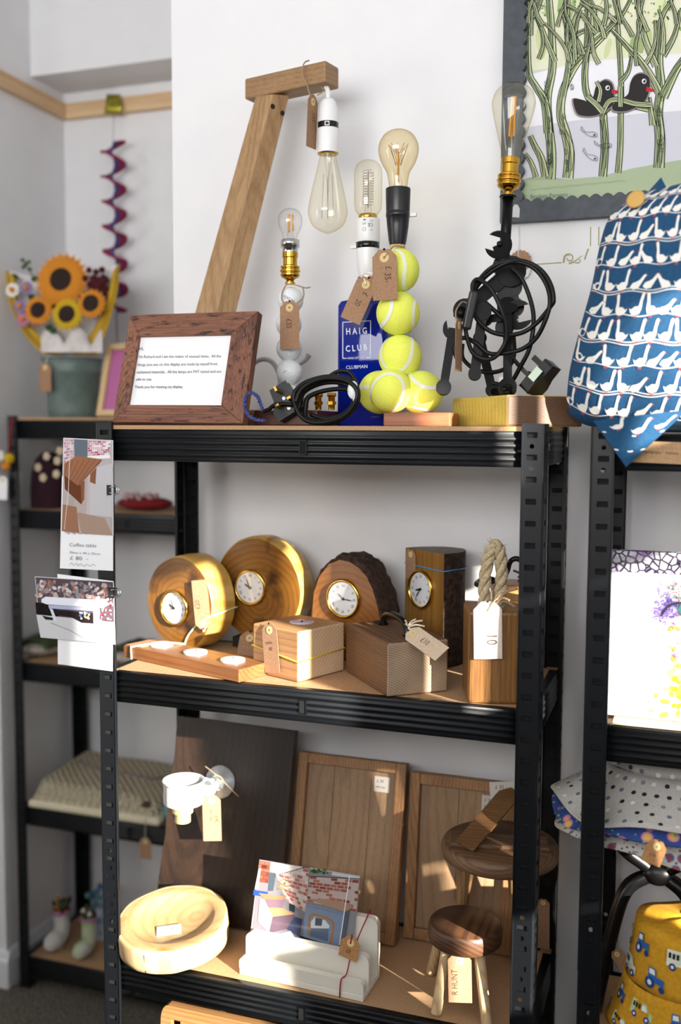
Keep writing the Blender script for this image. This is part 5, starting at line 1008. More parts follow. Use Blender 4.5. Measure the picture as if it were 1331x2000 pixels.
# ------------------------------------------------------------------ board with hand hole under the lowest visible shelf
cr = thing('hand_hold_crate', 'wooden crate with a hand hole standing under the dish shelf', 'crate', (0.21, 0.12, 0.1604)); M_cr = wood('crate_pine', '6e4c2c', '94693f', 'a8804f', 'X', 40, (0, 0.05, 0.04), 2, 0.55, 0.4)
zt_ = 0.545
Tcr = Matrix(((1, 0, 0, 0), (0, 0, -1, 0), (0, 1, 0, 0), (0, 0, 0, 1)))
for y in (0.052, 0.222):
    hx0, hx1, hz0, hz1 = 0.104, 0.122, 0.42, 0.522; rc_ = [(0.085+0.014*(1-math.cos(a)), zt_-0.03+0.03*math.sin(a)) for a in (math.pi/2*i/5 for i in range(6))]
    b = B(Tcr @ Matrix.Translation((0, 0, -y)))
    b.prism([(0.085, 0.161), (hx0, 0.161), (hx0, zt_)]+rc_[::-1], 0, 0.014); b.prism([(hx1, 0.161), (0.325, 0.161), (0.325, zt_), (hx1, zt_)], 0, 0.014); b.prism([(hx0, hz1), (hx1, hz1), (hx1, zt_), (hx0, zt_)], 0, 0.014); b.prism([(hx0, 0.161), (hx1, 0.161), (hx1, hz0), (hx0, hz0)], 0, 0.014)
    b.build('end_panel', M_cr, cr)
for x in (0.092, 0.318): B().box((x, 0.13, (0.161+zt_-0.03)/2), (0.014, 0.156, zt_-0.03-0.161)).build('side_panel', M_cr, cr, bevel=0.001)
B().box((0.205, 0.13, 0.168), (0.21, 0.156, 0.012)).build('bottom', M_cr, cr)
# ------------------------------------------------------------------ photo cards clipped to the left post
fnc = pxfn((0, -0.006, 0), (0, -1, 0)); nC = V((0, -1, 0))
def sheetpx(name, quad, m, parent, y, curl=0.0): 
    f_ = pxfn((0, y, 0), (0, -1, 0)); sheet(name, quad, f_, nC, m, parent, 0.0005)
pc1 = thing('photo_card', 'photo of a wooden coffee table above a handwritten note, clipped to the rack post', 'photograph', at(170, 1113, Y=-0.006))
sheetpx('note_sheet', [(121, 930), (221, 934), (221, 1115), (117, 1110)], M_white, pc1, -0.0052)
sheetpx('photo_sheet', [(124, 855), (221, 860), (221.5, 1047), (119.5, 1038)], M_white, pc1, -0.0066)
p = Paint(pxfn((0, -0.0067, 0), (0, -1, 0)), 0.000008); random.seed(11)
p.poly(up((125, 856), (220, 861), (220.5, 1046), (120.5, 1037)), 'b9b2b2')
bricks(p, [(125, 857), (144, 858), (142, 900), (125, 905)], 8, 2, 'd9d0d4', ['b98a9a', 'c7a4b0'], 0.6); bricks(p, [(172, 860), (217, 862), (213, 888), (172, 891)], 7, 5, 'e6e0e4', ['c08a96', 'a8566a', 'd4b4be'], 0.65)
p.poly(up((145, 858), (171, 859), (171, 900), (146, 896)), '66707c'); p.poly(up((171, 891), (215, 888), (216, 895), (172, 897)), 'f0eef0')
for i in range(8): p.poly(up((125+i*12, 905+i), (137+i*12, 905+i), (135+i*11.6, 1044), (121+i*11.6, 1036+i)), random.choice(['a89890', 'b5aaa8', 'c0b8b8', 'ada29c']))
p.poly(up((123, 985), (150, 990), (155, 1041), (121, 1037)), '9c7258'); p.poly(up((150, 1000), (205, 1012), (221, 1046), (160, 1042)), 'a88f80'); p.poly(up((178, 915), (220, 905), (220, 1010), (175, 1005)), 'c4c2c6')
p.poly(up((126, 905), (150, 890), (199, 897), (152, 949), (125, 928)), '9a6a50')
for i in range(6): p.line([(132+i*11, 900-i*0.8), (128+i*5, 926+i*3.8)], 1.0, '7c4e38')
p.line([(199, 898), (152, 950)], 2.4, '84563c'); p.poly(up((126, 928), (152, 948), (164, 945), (165, 975), (159, 985), (127, 955)), '6a3e28'); p.poly(up((158, 944), (166, 938), (165, 972), (160, 984)), '8a5a40'); p.poly(up((177, 925), (189, 912), (187, 946), (176, 941)), '8a5c44')
p.line([(138, 858), (134, 960), (126, 1034)], 0.9, 'e9e4e2'); p.build('printed_image', M_gloss, pc1)
p = Paint(pxfn((0, -0.0060, 0), (0, -1, 0)), 0.00004)
p.tfit('Coffee table', 135, 1067, 188, 1069, '8a8c98', 0.9); p.tfit('70cm x 40 x 35cm', 135, 1081, 195, 1084, '8a8c98', 0.8); p.tfit('£ 80  -', 136, 1093, 172, 1095, '8a8c98', 0.8)
p.curve([(136, 1104), (140, 1099), (144, 1104), (149, 1100), (153, 1105), (158, 1101), (164, 1106), (170, 1102), (176, 1106), (182, 1102), (187, 1106)], 0.7, '8a8c98'); p.build('handwriting', M_print, pc1)
pc2 = thing('photo_card', 'photo of a white bench before a stone wall, clipped over a blank sheet', 'photograph', at(170, 1305, Y=-0.006))
sheetpx('note_sheet', [(112, 1121), (221, 1135), (220, 1311), (113, 1297)], M_white, pc2, -0.0052)
f2 = pxfn((0, -0.0085, 0), (0.04, -1, 0.0)); sheet('photo_sheet', [(68, 1126), (222, 1136), (225.5, 1259), (79, 1245)], f2, nC, M_white, pc2, 0.0005)
p = Paint(pxfn((0, -0.0086, 0), (0.04, -1, 0)), 0.000006); p.poly(up((69, 1127), (221, 1137), (224.5, 1258), (80, 1244)), '5c5058')
for i in range(150):
    u = random.uniform(71, 216); v_ = 1130+(u-70)*0.065+random.uniform(3, 34); p.ell(u, v_, random.uniform(2.5, 5.5), random.uniform(2.5, 5), random.choice(['a8746a', '9a9aa4', 'c4b4b0', '6a5a60', '8a6a66', 'd6d0d0', 'b8908a', '7a7c88']), 7, random.uniform(0, 3))
for i in range(70): u = random.uniform(192, 221); p.ell(u, random.uniform(1165, 1225), random.uniform(1, 3), random.uniform(1, 3), random.choice(['e8e0e0', '9a4a5a', 'f4eef0', '7a3444']), 6)
p.poly(up((70, 1176), (110, 1181), (115, 1205), (72, 1200)), '231c1e'); p.poly(up((72, 1200), (225, 1215), (224.5, 1258), (80, 1244)), 'd2d3d6'); p.poly(up((104, 1190), (185, 1198), (184, 1218), (160, 1216), (140, 1205), (106, 1200)), '2c2428')
for i in range(20): p.ell(random.uniform(151, 176), random.uniform(1195, 1208), 2, 2, random.choice(['ffffff', 'd8c88a', '5a78a8']), 6)
p.poly(up((82, 1170), (90, 1165), (205, 1172), (216, 1180), (200, 1187), (92, 1180), (82, 1176)), 'eef0fa'); p.poly(up((95, 1181), (195, 1187), (194, 1194), (97, 1188)), 'b4bcd8'); p.poly(up((98, 1188), (104, 1190), (112, 1211), (107, 1213)), 'dfe3f2'); p.poly(up((183, 1190), (196, 1190), (195, 1219), (184, 1219)), 'f4f4fa'); p.poly(up((83, 1202), (104, 1206), (105, 1211), (90, 1210)), '2a2c34')
p.line([(100, 1216), (140, 1232), (172, 1251)], 1.4, '8a8c94'); p.build('printed_image', M_gloss, pc2)
def clip(label, u, v_, y=-0.004):
    q = at(u, v_, Y=y); t = thing('binder_clip', label, 'clip', q); T = frame(q, (1, 0, 0), (0, 0, 1))
    b = B(T); b.add([(-0.006, s_*0.0075, z) for s_ in (-1, 1) for z in (0.006, -0.006)]+[(0.006, s_*0.0075, 0.0) for s_ in (-1, 1)], [(0, 2, 5, 4), (1, 4, 5, 3), (0, 4, 1), (2, 3, 5)]); b.build('clip_body', M_blk2, t, solid=0.0008)
    for s_ in (-1, 1): B(T).tube(spline([(-0.004, 0.004, s_*0.004), (0.004, 0.005, 0.003+s_*0.002), (0.012, 0.006, 0.006+s_*0.003), (0.015, 0, 0.007+s_*0.003), (0.012, -0.006, 0.006+s_*0.003), (0.004, -0.005, 0.003+s_*0.002), (-0.004, -0.004, s_*0.004)], 4), 0.0007, 6).build('wire_handle', M_chrome, t)
clip('black binder clip holding the coffee table photo', 219, 957); clip('black binder clip holding the white bench photo', 222, 1157, -0.008)
# ------------------------------------------------------------------ painting on the wall
YP = 0.316; xp0 = at(984, 100, Y=YP).x; zp0 = at(1080, 430, Y=YP).z; xi0 = at(1021, 200, Y=YP).x; zi0 = at(1100, 391, Y=YP).z; Wp_ = 0.62; Hp_ = 0.52; xi1, zi1 = xp0+Wp_-(xi0-xp0), zp0+Hp_-(zi0-zp0)
pt = thing('painting', 'framed painting of two black birds among twisting green trees', 'painting', (xp0, 0.326, zp0)); M_slate = noisy('slate_painted_frame', '3a3f46', '454b52', 80, 0.6, 0.2, 0.001)
def scal(a, b_, n, amp, d):
    """scalloped line between two points, bulging towards d"""
    o = []; a, b_, d = V(a), V(b_), V(d)
    for i in range(n):
        for k in range(6): t = k/6; o.append(a.lerp(b_, (i+t)/n)+d*amp*math.sin(math.pi*t))
    return o
Tpt = Matrix(((1, 0, 0, 0), (0, 0, -1, YP+0.012), (0, 1, 0, 0), (0, 0, 0, 1)))
for (A, Bq, nS, d, outer) in ((((xi0, zi1)), (xi0, zi0), 22, (1, 0), [(xp0, zp0), (xp0, zp0+Hp_)]), ((xi0, zi0), (xi1, zi0), 30, (0, 1), [(xp0+Wp_, zp0), (xp0, zp0)]),
                              ((xi1, zi0), (xi1, zi1), 22, (-1, 0), [(xp0+Wp_, zp0+Hp_), (xp0+Wp_, zp0)]), ((xi1, zi1), (xi0, zi1), 30, (0, -1), [(xp0, zp0+Hp_), (xp0+Wp_, zp0+Hp_)])):
    sp_ = scal((*A, 0), (*Bq, 0), nS, 0.0055, (*d, 0)); poly = [(q.x, q.y) for q in sp_]+[(Bq[0], Bq[1])]+outer; B(Tpt).prism(poly[::-1], 0.0, 0.018).build('frame_board', M_slate, pt)
B().box((xp0+Wp_/2, 0.327, zp0+Hp_/2), (Wp_-0.01, 0.004, Hp_-0.01)).build('back_panel', mat('pale_grey_canvas', 'cfd0d8', 0.7), pt)
p = Paint(pxfn((0, 0.3245, 0), (0, -1, 0)), 0.000007); random.seed(5)
def pw(pts, w0, w1): 
    q = [(s_.x, s_.y) for s_ in spline([(x, y, 0) for x, y in pts], 6)]; l, r = [], []; n_ = len(q)
    for i, (x, y) in enumerate(q):
        x0_, y0_ = q[max(i-1, 0)]; x1_, y1_ = q[min(i+1, n_-1)]; dx, dy = x1_-x0_, y1_-y0_; k = math.hypot(dx, dy) or 1; h = (w0+(w1-w0)*i/(n_-1))/2; l.append((x-dy/k*h, y+dx/k*h)); r.append((x+dy/k*h, y-dx/k*h))
    return l, r
def branch(pts, w0, w1, fill='a9b58c', veins=3):
    for ex_, col in ((3.2, '161a14'), (0, fill)):
        l, r = pw(pts, w0+ex_, w1+ex_); n_ = len(l); p.put(l+r, [(i, n_+i, n_+i+1, i+1) for i in range(n_-1)], col)
    l, r = pw(pts, w0, w1)
    for k in range(veins):
        t = (k+1)/(veins+1); p.line([(a[0]+(b_[0]-a[0])*(t+0.06*math.sin(i*0.9+k*2)), a[1]+(b_[1]-a[1])*(t+0.06*math.sin(i*0.9+k*2))) for i, (a, b_) in enumerate(zip(l, r))], 1.0, '20281e')
    p.line([(a[0]*0.84+b_[0]*0.16, a[1]*0.84+b_[1]*0.16) for a, b_ in zip(l, r)], max(w0*0.12, 0.9), 'd3dba8')
def prj(X, Z):
    q = V((X, 0.3245, Z))-C; d = q.dot(F); return 665.5+FPX*q.dot(R2)/d, 1000-FPX*q.dot(U2)/d
pTL, pTR, pBR, pBL = prj(xi0-0.004, zi1+0.004), prj(xi1+0.004, zi1+0.004), prj(xi1+0.004, zi0-0.004), prj(xi0-0.004, zi0-0.004)
def lv(t, v_): return (pTL[0]+(pTR[0]-pTL[0])*t, v_-(0.062*t*(pTR[0]-pTL[0])))
rx = lambda v_: pTR[0]+(pBR[0]-pTR[0])*min(max((v_-pTR[1])/(pBR[1]-pTR[1]), 0), 1)
p.poly(up(pTL, pTR, (rx(70), 70), (1330, 105), (1160, 122), (1018, 142)), 'dfe0c4')
p.inc = 0.02
for i in range(150): u, v_ = random.uniform(1024, rx(0)-12), random.uniform(pTL[1]*0.6, 100); p.ell(u, v_, random.uniform(4, 9), random.uniform(14, 30), random.choice(['c9d4a2', 'b9c88a', 'd9e0b4', '9fb27a', 'e6e4c8']), 10, random.uniform(-0.3, 0.3))
for i in range(1100):
    u, v_ = random.uniform(1155, rx(0)-10), random.uniform(pTR[1]+30, 62)
    if v_ > 20+0.22*(u-1150): continue
    p.ell(u, v_, random.uniform(1.5, 4), random.uniform(1.5, 3.5), random.choice(['3f6a34', '5a8a3c', '7aa050', '8aa83c', '2c4a28', 'a8b860']), 6, random.uniform(0, 3))
for i in range(120): p.ell(random.uniform(1020, 1180), random.uniform(-30, 30), random.uniform(2, 5), random.uniform(1.5, 3), random.choice(['8fa860', '6a8a48', 'b4c48a']), 6, random.uniform(0, 3))
p.poly(up((1018, 150), (1130, 122), (1330, 104), (rx(66), 66), (rx(190), 190), (1250, 222), (1120, 236), (1018, 250)), 'e9e9ee'); p.poly(up((1018, 250), (1120, 236), (1250, 222), (rx(186), 186), pBR, pBL), 'cdced9')
p.poly(up((1018, 352), (1045, 344), (1110, 350), (1170, 345), (1240, 328), (1331, 312), (rx(285), 285), pBR, pBL), 'a9b897')
p.inc = 1.0; mir = lambda pts: [(2*1345-x, y-(0.055*(2*1345-2*x))) for x, y in pts]
TRUNKS = (([(1076, 350), (1078, 300), (1072, 240), (1070, 190), (1080, 130), (1078, 60), (1070, -40)], 17, 10), ([(1072, 260), (1065, 200), (1048, 170), (1034, 140), (1032, 60), (1030, -20)], 16, 5), ([(1110, 348), (1113, 300), (1106, 262), (1096, 225), (1100, 180), (1118, 140), (1140, 110), (1180, 70), (1200, 40)], 19, 7),
                     ([(1100, 190), (1112, 120), (1108, 60), (1112, -30)], 10, 6), ([(1066, 345), (1058, 310), (1045, 285), (1036, 265)], 13, 8), ([(1048, 346), (1038, 318), (1026, 300)], 9, 5), ([(1085, 120), (1060, 60), (1040, 10), (1030, -30)], 9, 4), ([(1104, 90), (1130, 66), (1160, 56), (1185, 62)], 8, 4),
                     ([(1178, 345), (1182, 290), (1180, 240), (1176, 215), (1150, 190), (1143, 150), (1148, 80), (1150, -30)], 14, 9), ([(1176, 222), (1196, 205), (1210, 200), (1240, 206), (1268, 212)], 10, 13), ([(1208, 338), (1212, 290), (1213, 230), (1214, 160), (1210, 90), (1205, 30)], 10, 7), ([(1213, 160), (1228, 140), (1234, 110)], 9, 3),
                     ([(1288, 328), (1290, 270), (1286, 220), (1292, 170), (1288, 120), (1290, 40)], 19, 12), ([(1288, 180), (1260, 130), (1225, 90), (1188, 50)], 15, 4), ([(1296, 190), (1320, 140), (1340, 110)], 17, 9), ([(1282, 130), (1262, 80), (1250, 30), (1240, -20)], 12, 5), ([(1296, 110), (1318, 70), (1330, 20)], 10, 5), ([(1145, 100), (1165, 80), (1215, 30), (1240, -20)], 9, 3), ([(1276, 245), (1272, 215), (1270, 190)], 11, 3))
for pts, w0, w1 in TRUNKS+tuple((mir(a), b_, c_) for a, b_, c_ in TRUNKS[:-1]):
    if max(q_[0] for q_ in pts) > rx(200)-14: continue
    branch(pts, w0, w1, random.choice(['a4b088', '9cab84', 'b3bd94', '98a67e']), 5 if w0 > 12 else 3)
for k in range(34):
    u0, v0 = random.uniform(1022, 1335), random.uniform(40, 130); a = random.uniform(-2.2, -0.9); pts = [(u0, v0)]
    for q in range(4): a += random.uniform(-0.35, 0.35); u0 += 22*math.cos(a); v0 += 22*math.sin(a); pts.append((u0, v0))
    if min(q_[0] for q_ in pts) < 1027: continue
    branch(pts, random.uniform(5, 8), 2.5, random.choice(['a9b58c', '9cab84', 'c3cda0']), 2)
for pts in ([(1076, 330), (1074, 260), (1069, 215), (1056, 180)], [(1112, 335), (1116, 290), (1104, 255)], [(1290, 320), (1293, 260), (1284, 215)], [(1180, 330), (1184, 280), (1177, 235)]):
    for dx in (-4, 4): p.curve([(x+dx+2*math.sin(y), y) for x, y in pts], 1.2, '1a1f18')
for k in range(40):
    u, v_ = random.choice([(1076, 300), (1072, 230), (1110, 310), (1100, 240), (1290, 290), (1288, 230), (1292, 180), (1070, 180), (1116, 150)]); u += random.uniform(-4, 4); v_ += random.uniform(-22, 22); p.curve([(u-2, v_-5), (u+1.5, v_-2), (u+2, v_+3), (u-1, v_+5), (u-2.5, v_+1)], 0.8, '20281e', 4, closed=True)
def bird(pts, col): p.poly(pts, col)
def sm2(pts): return [(q.x, q.y) for q in spline([(x, y, 0) for x, y in pts], 5, True)]
for k, (c1, g_) in enumerate((('8b8082', 1.07), ('1d1616', 1.0))):
    for pts in ([(1200, 185), (1196, 165), (1182, 158), (1166, 170), (1160, 190), (1152, 200), (1138, 196), (1121, 195), (1128, 222), (1145, 228), (1168, 226), (1186, 216), (1198, 205)], [(1270, 170), (1268, 152), (1254, 145), (1240, 150), (1232, 165), (1228, 185), (1212, 196), (1198, 205), (1200, 217), (1225, 218), (1252, 206), (1264, 192)]):
        cx_, cy_ = sum(q[0] for q in pts)/len(pts), sum(q[1] for q in pts)/len(pts); q = sm2([(cx_+(x-cx_)*g_, cy_+(y-cy_)*g_) for x, y in pts]); p.poly(q[::-1], c1)
p.poly(up((1196, 176), (1213, 179), (1206, 183), (1196, 184)), 'b81e26'); p.poly(up((1264, 170), (1281, 178), (1272, 180), (1263, 180)), 'b81e26')
for u, v_ in ((1188, 173), (1259, 160)): p.ell(u, v_, 4.6, 5, 'e8e8ea', 12); p.ell(u+0.6, v_, 2.8, 3.2, '15110f', 10); p.ell(u-0.8, v_-1.5, 0.9, 0.9, 'ffffff', 6)
branch([(1178, 222), (1190, 200), (1210, 196), (1242, 204), (1272, 206)], 8, 9, 'a4b088', 2); branch([(1148, 190), (1165, 205), (1178, 220)], 9, 10, 'a4b088', 2); branch([(1166, 160), (1174, 178), (1170, 200)], 5, 7, 'a9b58c', 1); branch([(1213, 170), (1213, 210)], 8, 8, 'a9b58c', 2)
for u, v_, a in ((1150, 262, 0.25), (1178, 286, 0.0), (1152, 306, 0.45)):
    c_, s_ = math.cos(a), math.sin(a); R_ = lambda x, y: (u+x*c_-y*s_, v_+x*s_+y*c_); p.curve([R_(*q) for q in ((-16, -4), (-8, 0), (4, 4), (14, 3), (18, 0), (14, -5), (6, -5), (-6, -2), (-16, -10), (-15, -4))], 0.8, '2e3036'); p.ell(*R_(12, -0.5), 2.2, 2.2, '1b1b20', 8); p.ell(*R_(11.4, -1), 0.7, 0.7, 'ffffff', 6)
for i in range(6): p.curve([(1040+i*30, 372-i*3), (1060+i*30, 368-i*3), (1072+i*30, 370-i*3)], 0.6, '93a284')
p.tfit('Bridget Parsons', 1037, 389, 1110, 384, '6a7a72', 1.0); p.build('painted_scene', M_print, pt)
p = Paint(pxfn((0, YP-0.0062, 0), (0, -1, 0)), 0.0001); p.poly([(1001, 424), (1015, 425), (1016, 408), (1012, 400), (1006, 399), (1002, 405)], 'c9c9cd'); p.build('white_sticker', M_print, pt)
# tag hanging below the painting and gold lettering flourish on the wall
sc_ = thing('scalloped_tag', 'round scalloped tag hanging on a string below the painting', 'tag', at(1015, 545, Y=0.325)); T = Matrix(((1, 0, 0, 0), (0, 0, -1, 0.324), (0, 1, 0, 0), (0, 0, 0, 1)))
for (u, v_, r, m, lo, nm) in ((1017, 510, 20, M_kraft, 0.0006, 'brown_disc'), (1018, 527, 18, mat('tag_white', 'dcdcde', 0.7), 0.0, 'white_disc')):
    q = at(u, v_, Y=0.324); R_ = r*1.72/FPX; B(T).prism([(q.x+R_*(1+0.06*math.cos(i*math.pi))*math.cos(2*math.pi*i/32), q.z+R_*(1+0.06*math.cos(i*math.pi))*math.sin(2*math.pi*i/32)) for i in range(32)], lo, lo+0.0005).build(nm, m, sc_)
B().tube([at(1012, 440, Y=0.322), at(1013, 470, Y=0.323), at(1013, 503, Y=0.3228)], 0.0008, 5).build('string', M_white, sc_)
p = Paint(pxfn((0, YW-0.0002, 0), (0, -1, 0)), 0.0001); gd = 'a39a3c'
p.line([(1044, 516.5), (1098, 513)], 2.0, gd); p.line([(1154.5, 443), (1154, 481)], 1.8, gd); p.line([(1170.5, 443), (1170, 480)], 1.8, gd)
p.curve([(1101, 514), (1103, 501), (1111, 496), (1119, 500), (1118, 508), (1111, 509), (1108, 504)], 2.2, gd, 8); p.curve([(1103, 512), (1106, 500), (1114, 499)], 1.2, gd, 8); p.curve([(1112, 515), (1124, 510), (1133, 503), (1139, 499)], 3.2, gd, 8, True); p.curve([(1124, 513), (1132, 513), (1134, 506)], 1.8, gd); p.curve([(1143, 507), (1145, 499), (1150, 486)], 2.4, gd, 6)
p.build('wall_lettering', mat('gold_vinyl', '857a1e', 0.4, 0.0), label='gold vinyl flourish and rules stuck on the wall below the painting', cat='wall decal')
# ------------------------------------------------------------------ geese cushion on the right rack
M_geese = noisy('blue_cotton', '0b4166', '114b73', 300, 0.85, 0.15, 0.0004)
def poly_at(pts, t):
    d = [0]
    for a, b_ in zip(pts, pts[1:]): d.append(d[-1]+(V(b_)-V(a)).length)
    s_ = t*d[-1]
    for i in range(len(pts)-1):
        if s_ <= d[i+1] or i == len(pts)-2: k = (s_-d[i])/max(d[i+1]-d[i], 1e-9); return V(pts[i]).lerp(V(pts[i+1]), k)
YC = 0.06
eL = spline([V(at(u, v_, Y=YC)) for u, v_ in ((1262, 375), (1215, 405), (1188, 430), (1172, 480), (1156, 560), (1134, 640), (1114, 720), (1108, 780), (1112, 808))], 6)
eR = spline([V(at(u, v_, Y=YC)) for u, v_ in ((1490, 335), (1520, 420), (1540, 520), (1545, 640), (1540, 760), (1500, 850))], 6)
eT = spline([eL[0], V(at(1305, 368, Y=YC)), V(at(1380, 350, Y=YC)), eR[0]], 6); eB = spline([eL[-1], V(at(1150, 832, Y=YC)), V(at(1250, 842, Y=YC)), V(at(1380, 846, Y=YC)), eR[-1]], 6)
cL, cR, cT, cB = eL, eR, eT, eB
def cush(u, v_, side=1):
    """Coons patch of the outline with a plump bulge; side +1 front, -1 back"""
    p_ = poly_at(cT, u)*(1-v_)+poly_at(cB, u)*v_+poly_at(cL, v_)*(1-u)+poly_at(cR, v_)*u-(cT[0]*(1-u)*(1-v_)+cT[-1]*u*(1-v_)+cB[0]*(1-u)*v_+cB[-1]*u*v_)
    b_ = (max(0, 4*u*(1-u))**0.5)*(max(0, 4*v_*(1-v_))**0.42); w_ = 0.006*noise.noise(V((u*5, v_*5, 1)))*b_
    return p_+V((0, -side*(0.085 if side > 0 else 0.06)*b_+w_, 0.0))
cu = thing('geese_cushion', 'plump blue cushion printed with rows of white geese on the right rack', 'cushion', V((0.86, 0.06, 1.4915)))
b = B(); b.grid(lambda u, v_: cush(u, v_, 1), 40, 44); b.build('front_panel', M_geese, cu)
b = B(); b.grid(lambda u, v_: cush(1-u, v_, -1), 30, 30); b.build('back_panel', M_geese, cu)
def cfn(u, v_):
    e = 0.004; u, v_ = min(max(u, 0.001), 0.999), min(max(v_, 0.001), 0.999); p_ = cush(u, v_); a = cush(min(u+e, 1), v_)-cush(max(u-e, 0), v_); c_ = cush(u, min(v_+e, 1))-cush(u, max(v_-e, 0)); n_ = c_.cross(a); n_ = n_.normalized() if n_.length > 0 else V((0, -1, 0))
    if n_.y > 0: n_ = -n_
    return p_, n_
def goose(p, x, y, s_, d, sit=0):
    f_ = lambda pts: [(x+d*a*s_*0.82, y+b_*s_*0.95) for a, b_ in pts]
    body = [(-0.50, -0.30), (-0.36, -0.22), (-0.1, -0.36), (0.14, -0.36), (0.20, -0.70), (0.24, -0.92), (0.34, -0.99), (0.44, -0.93), (0.42, -0.78), (0.36, -0.6), (0.36, -0.25), (0.26, -0.02), (0.0, 0.04), (-0.25, 0.0), (-0.40, -0.12)]
    if sit: body = [(-0.45, -0.1), (-0.3, -0.28), (0.0, -0.34), (0.2, -0.42), (0.42, -0.62), (0.56, -0.68), (0.64, -0.6), (0.52, -0.48), (0.32, -0.22), (0.15, 0.0), (-0.2, 0.03)]
    bk = [(0.44, -0.95), (0.56, -0.88), (0.44, -0.86)] if not sit else [(0.63, -0.67), (0.76, -0.6), (0.62, -0.58)]
    q = f_(body); p.poly(q if d > 0 else q[::-1], 'e9e7e0'); p.poly(f_(bk), 'c0504a')
    if not sit:
        for lx in (-0.05, 0.08): p.line(f_([(lx, 0.03), (lx, 0.16)]), 0.05*s_, 'c0504a')
p = Paint(cfn, 0.00003); p.step = 0.0; p.k = 0
class GP(Paint):
    def put(s, vs, fs, col):
        out = []
        for x, y in vs:
            q, n_ = s.fn(x, y); out.append(q+n_*(0.0005 if col != 'c0504a' else 0.0007))
        s.add(out, fs, col)
p = GP(cfn); random.seed(9); rows = 10
for r in range(rows):
    v0 = 0.10+r*0.094; pts = [(i/60, v0+0.006*math.sin(i*0.5+r)) for i in range(1, 58)]; p.line(pts, 0.0035, 'e3e3df')
    if r % 2 == 0: p.line([(a, b_+0.010) for a, b_ in pts], 0.0035, 'e3e3df')
    x = 0.03+0.02*(r % 3)
    while x < 0.93: goose(p, x, v0-0.002, 0.084, random.choice((1, 1, 1, -1)), random.random() < 0.2); x += 0.058+random.uniform(0, 0.022)
p.build('geese_print', M_print, cu)
# corner flap hanging over the shelf edge
fq = [V(at(1160, 822, Y=-0.016)), V(at(1345, 800, Y=-0.020)), V(at(1224, 912, Y=-0.016))]
def flap(a, b_): 
    p_ = fq[0].lerp(fq[1], a); q = p_.lerp(fq[2], b_); return q+V((0, -0.012*math.sin(math.pi*min(a, 1))*(1-b_)-0.004, 0))
b = B(); b.grid(lambda a, c_: flap(a, c_*0.999), 14, 14); b.grid(lambda a, c_: flap(1-a, c_*0.999)+V((0, 0.010, 0)), 14, 14); b.build('corner_flap', M_geese, cu)
p = GP(lambda x, y: (flap(min(max(x, 0), 1), min(max(y, 0), 1)), V((0, -1, 0)))); goose(p, 0.25, 0.22, 0.26, 1); goose(p, 0.55, 0.35, 0.30, 1); goose(p, 0.85, 0.30, 0.24, 1); p.line([(0.02, 0.24), (0.5, 0.40), (0.98, 0.36)], 0.03, 'e3e3df'); p.line([(0.02, 0.62), (0.5, 0.7), (0.98, 0.68)], 0.03, 'e3e3df'); p.build('flap_print', M_print, cu)
kq = V(at(1285, 372, Y=YC-0.005)); b = B(); b.grid(lambda a, c_: V(at(1240, 405, Y=YC-0.02)).lerp(V(at(1312, 384, Y=YC-0.02)), a).lerp(V(at(1292, 346, Y=YC)), c_)+V((0, -0.012*math.sin(math.pi*a)*(1-c_), 0)), 10, 10); b.build('top_corner', M_geese, cu)
B(upm(at(1243, 390, Y=YC-0.055), (-0.3, -0.9, 0.3))).lathe([(0.0118, 0), (0.0122, 0.001), (0.0118, 0.0025), (0.009, 0.003), (0.0, 0.0028)], 24).build('button', mat('tan_button', 'cfa55a', 0.45), cu)
# ------------------------------------------------------------------ right rack contents
nc = thing('name_card', 'tan printed card strip along the beam of the right rack', 'card', at(1290, 903, Y=-0.001)); sheetpx('card', [(1225, 861), (1420, 866), (1420, 911), (1225, 902)], noisy('tan_box_card', 'a88560', 'b8946c', 250, 0.8), nc, -0.0012)
p = Paint(pxfn((0, -0.0014, 0), (0, -1, 0))); p.tfit('Photography  - Aylsham', 1256, 884, 1325, 888, '3a2a1c', 1.0); p.build('lettering', M_print, nc)
Z3 = 1.0984; M_cv = mat('white_canvas', 'eef0f3', 0.6)
cvx0, cvx1 = at(1190, 1250, Y=0.045).x, 1.16; ztc = at(1250, 1121, Y=0.045).z; zpc = at(1250, 1080, Y=0.075).z
ec = thing('canvas_print', 'white canvas with a purple and yellow ink eye, wrapped in cellophane', 'canvas', (cvx0, 0.045, Z3)); B().box(((cvx0+cvx1)/2, 0.052, (Z3+0.004+ztc)/2), (cvx1-cvx0, 0.014, ztc-Z3-0.004)).build('canvas', M_cv, ec, bevel=0.001)
p = Paint(pxfn((0, 0.0449, 0), (0, -1, 0)), 0.000004); random.seed(21)
def blob(u, v_, n_, sx_, sy_, r0, r1, cols):
    for i in range(n_): a = random.gauss(u, sx_), random.gauss(v_, sy_); p.ell(*a, random.uniform(r0, r1), random.uniform(r0, r1)*0.7, random.choice(cols), 7, random.uniform(0, 3))
def squig(u, v_, n_, s_, cols, w_=0.8):
    for i in range(n_):
        x, y = random.gauss(u, s_), random.gauss(v_, s_); a = random.uniform(0, 6.3); pts = []
        for k in range(6): pts.append((x, y)); a += random.uniform(-1.1, 1.1); x += 4*math.cos(a); y += 3*math.sin(a)
        p.curve(pts, w_, random.choice(cols), 4)
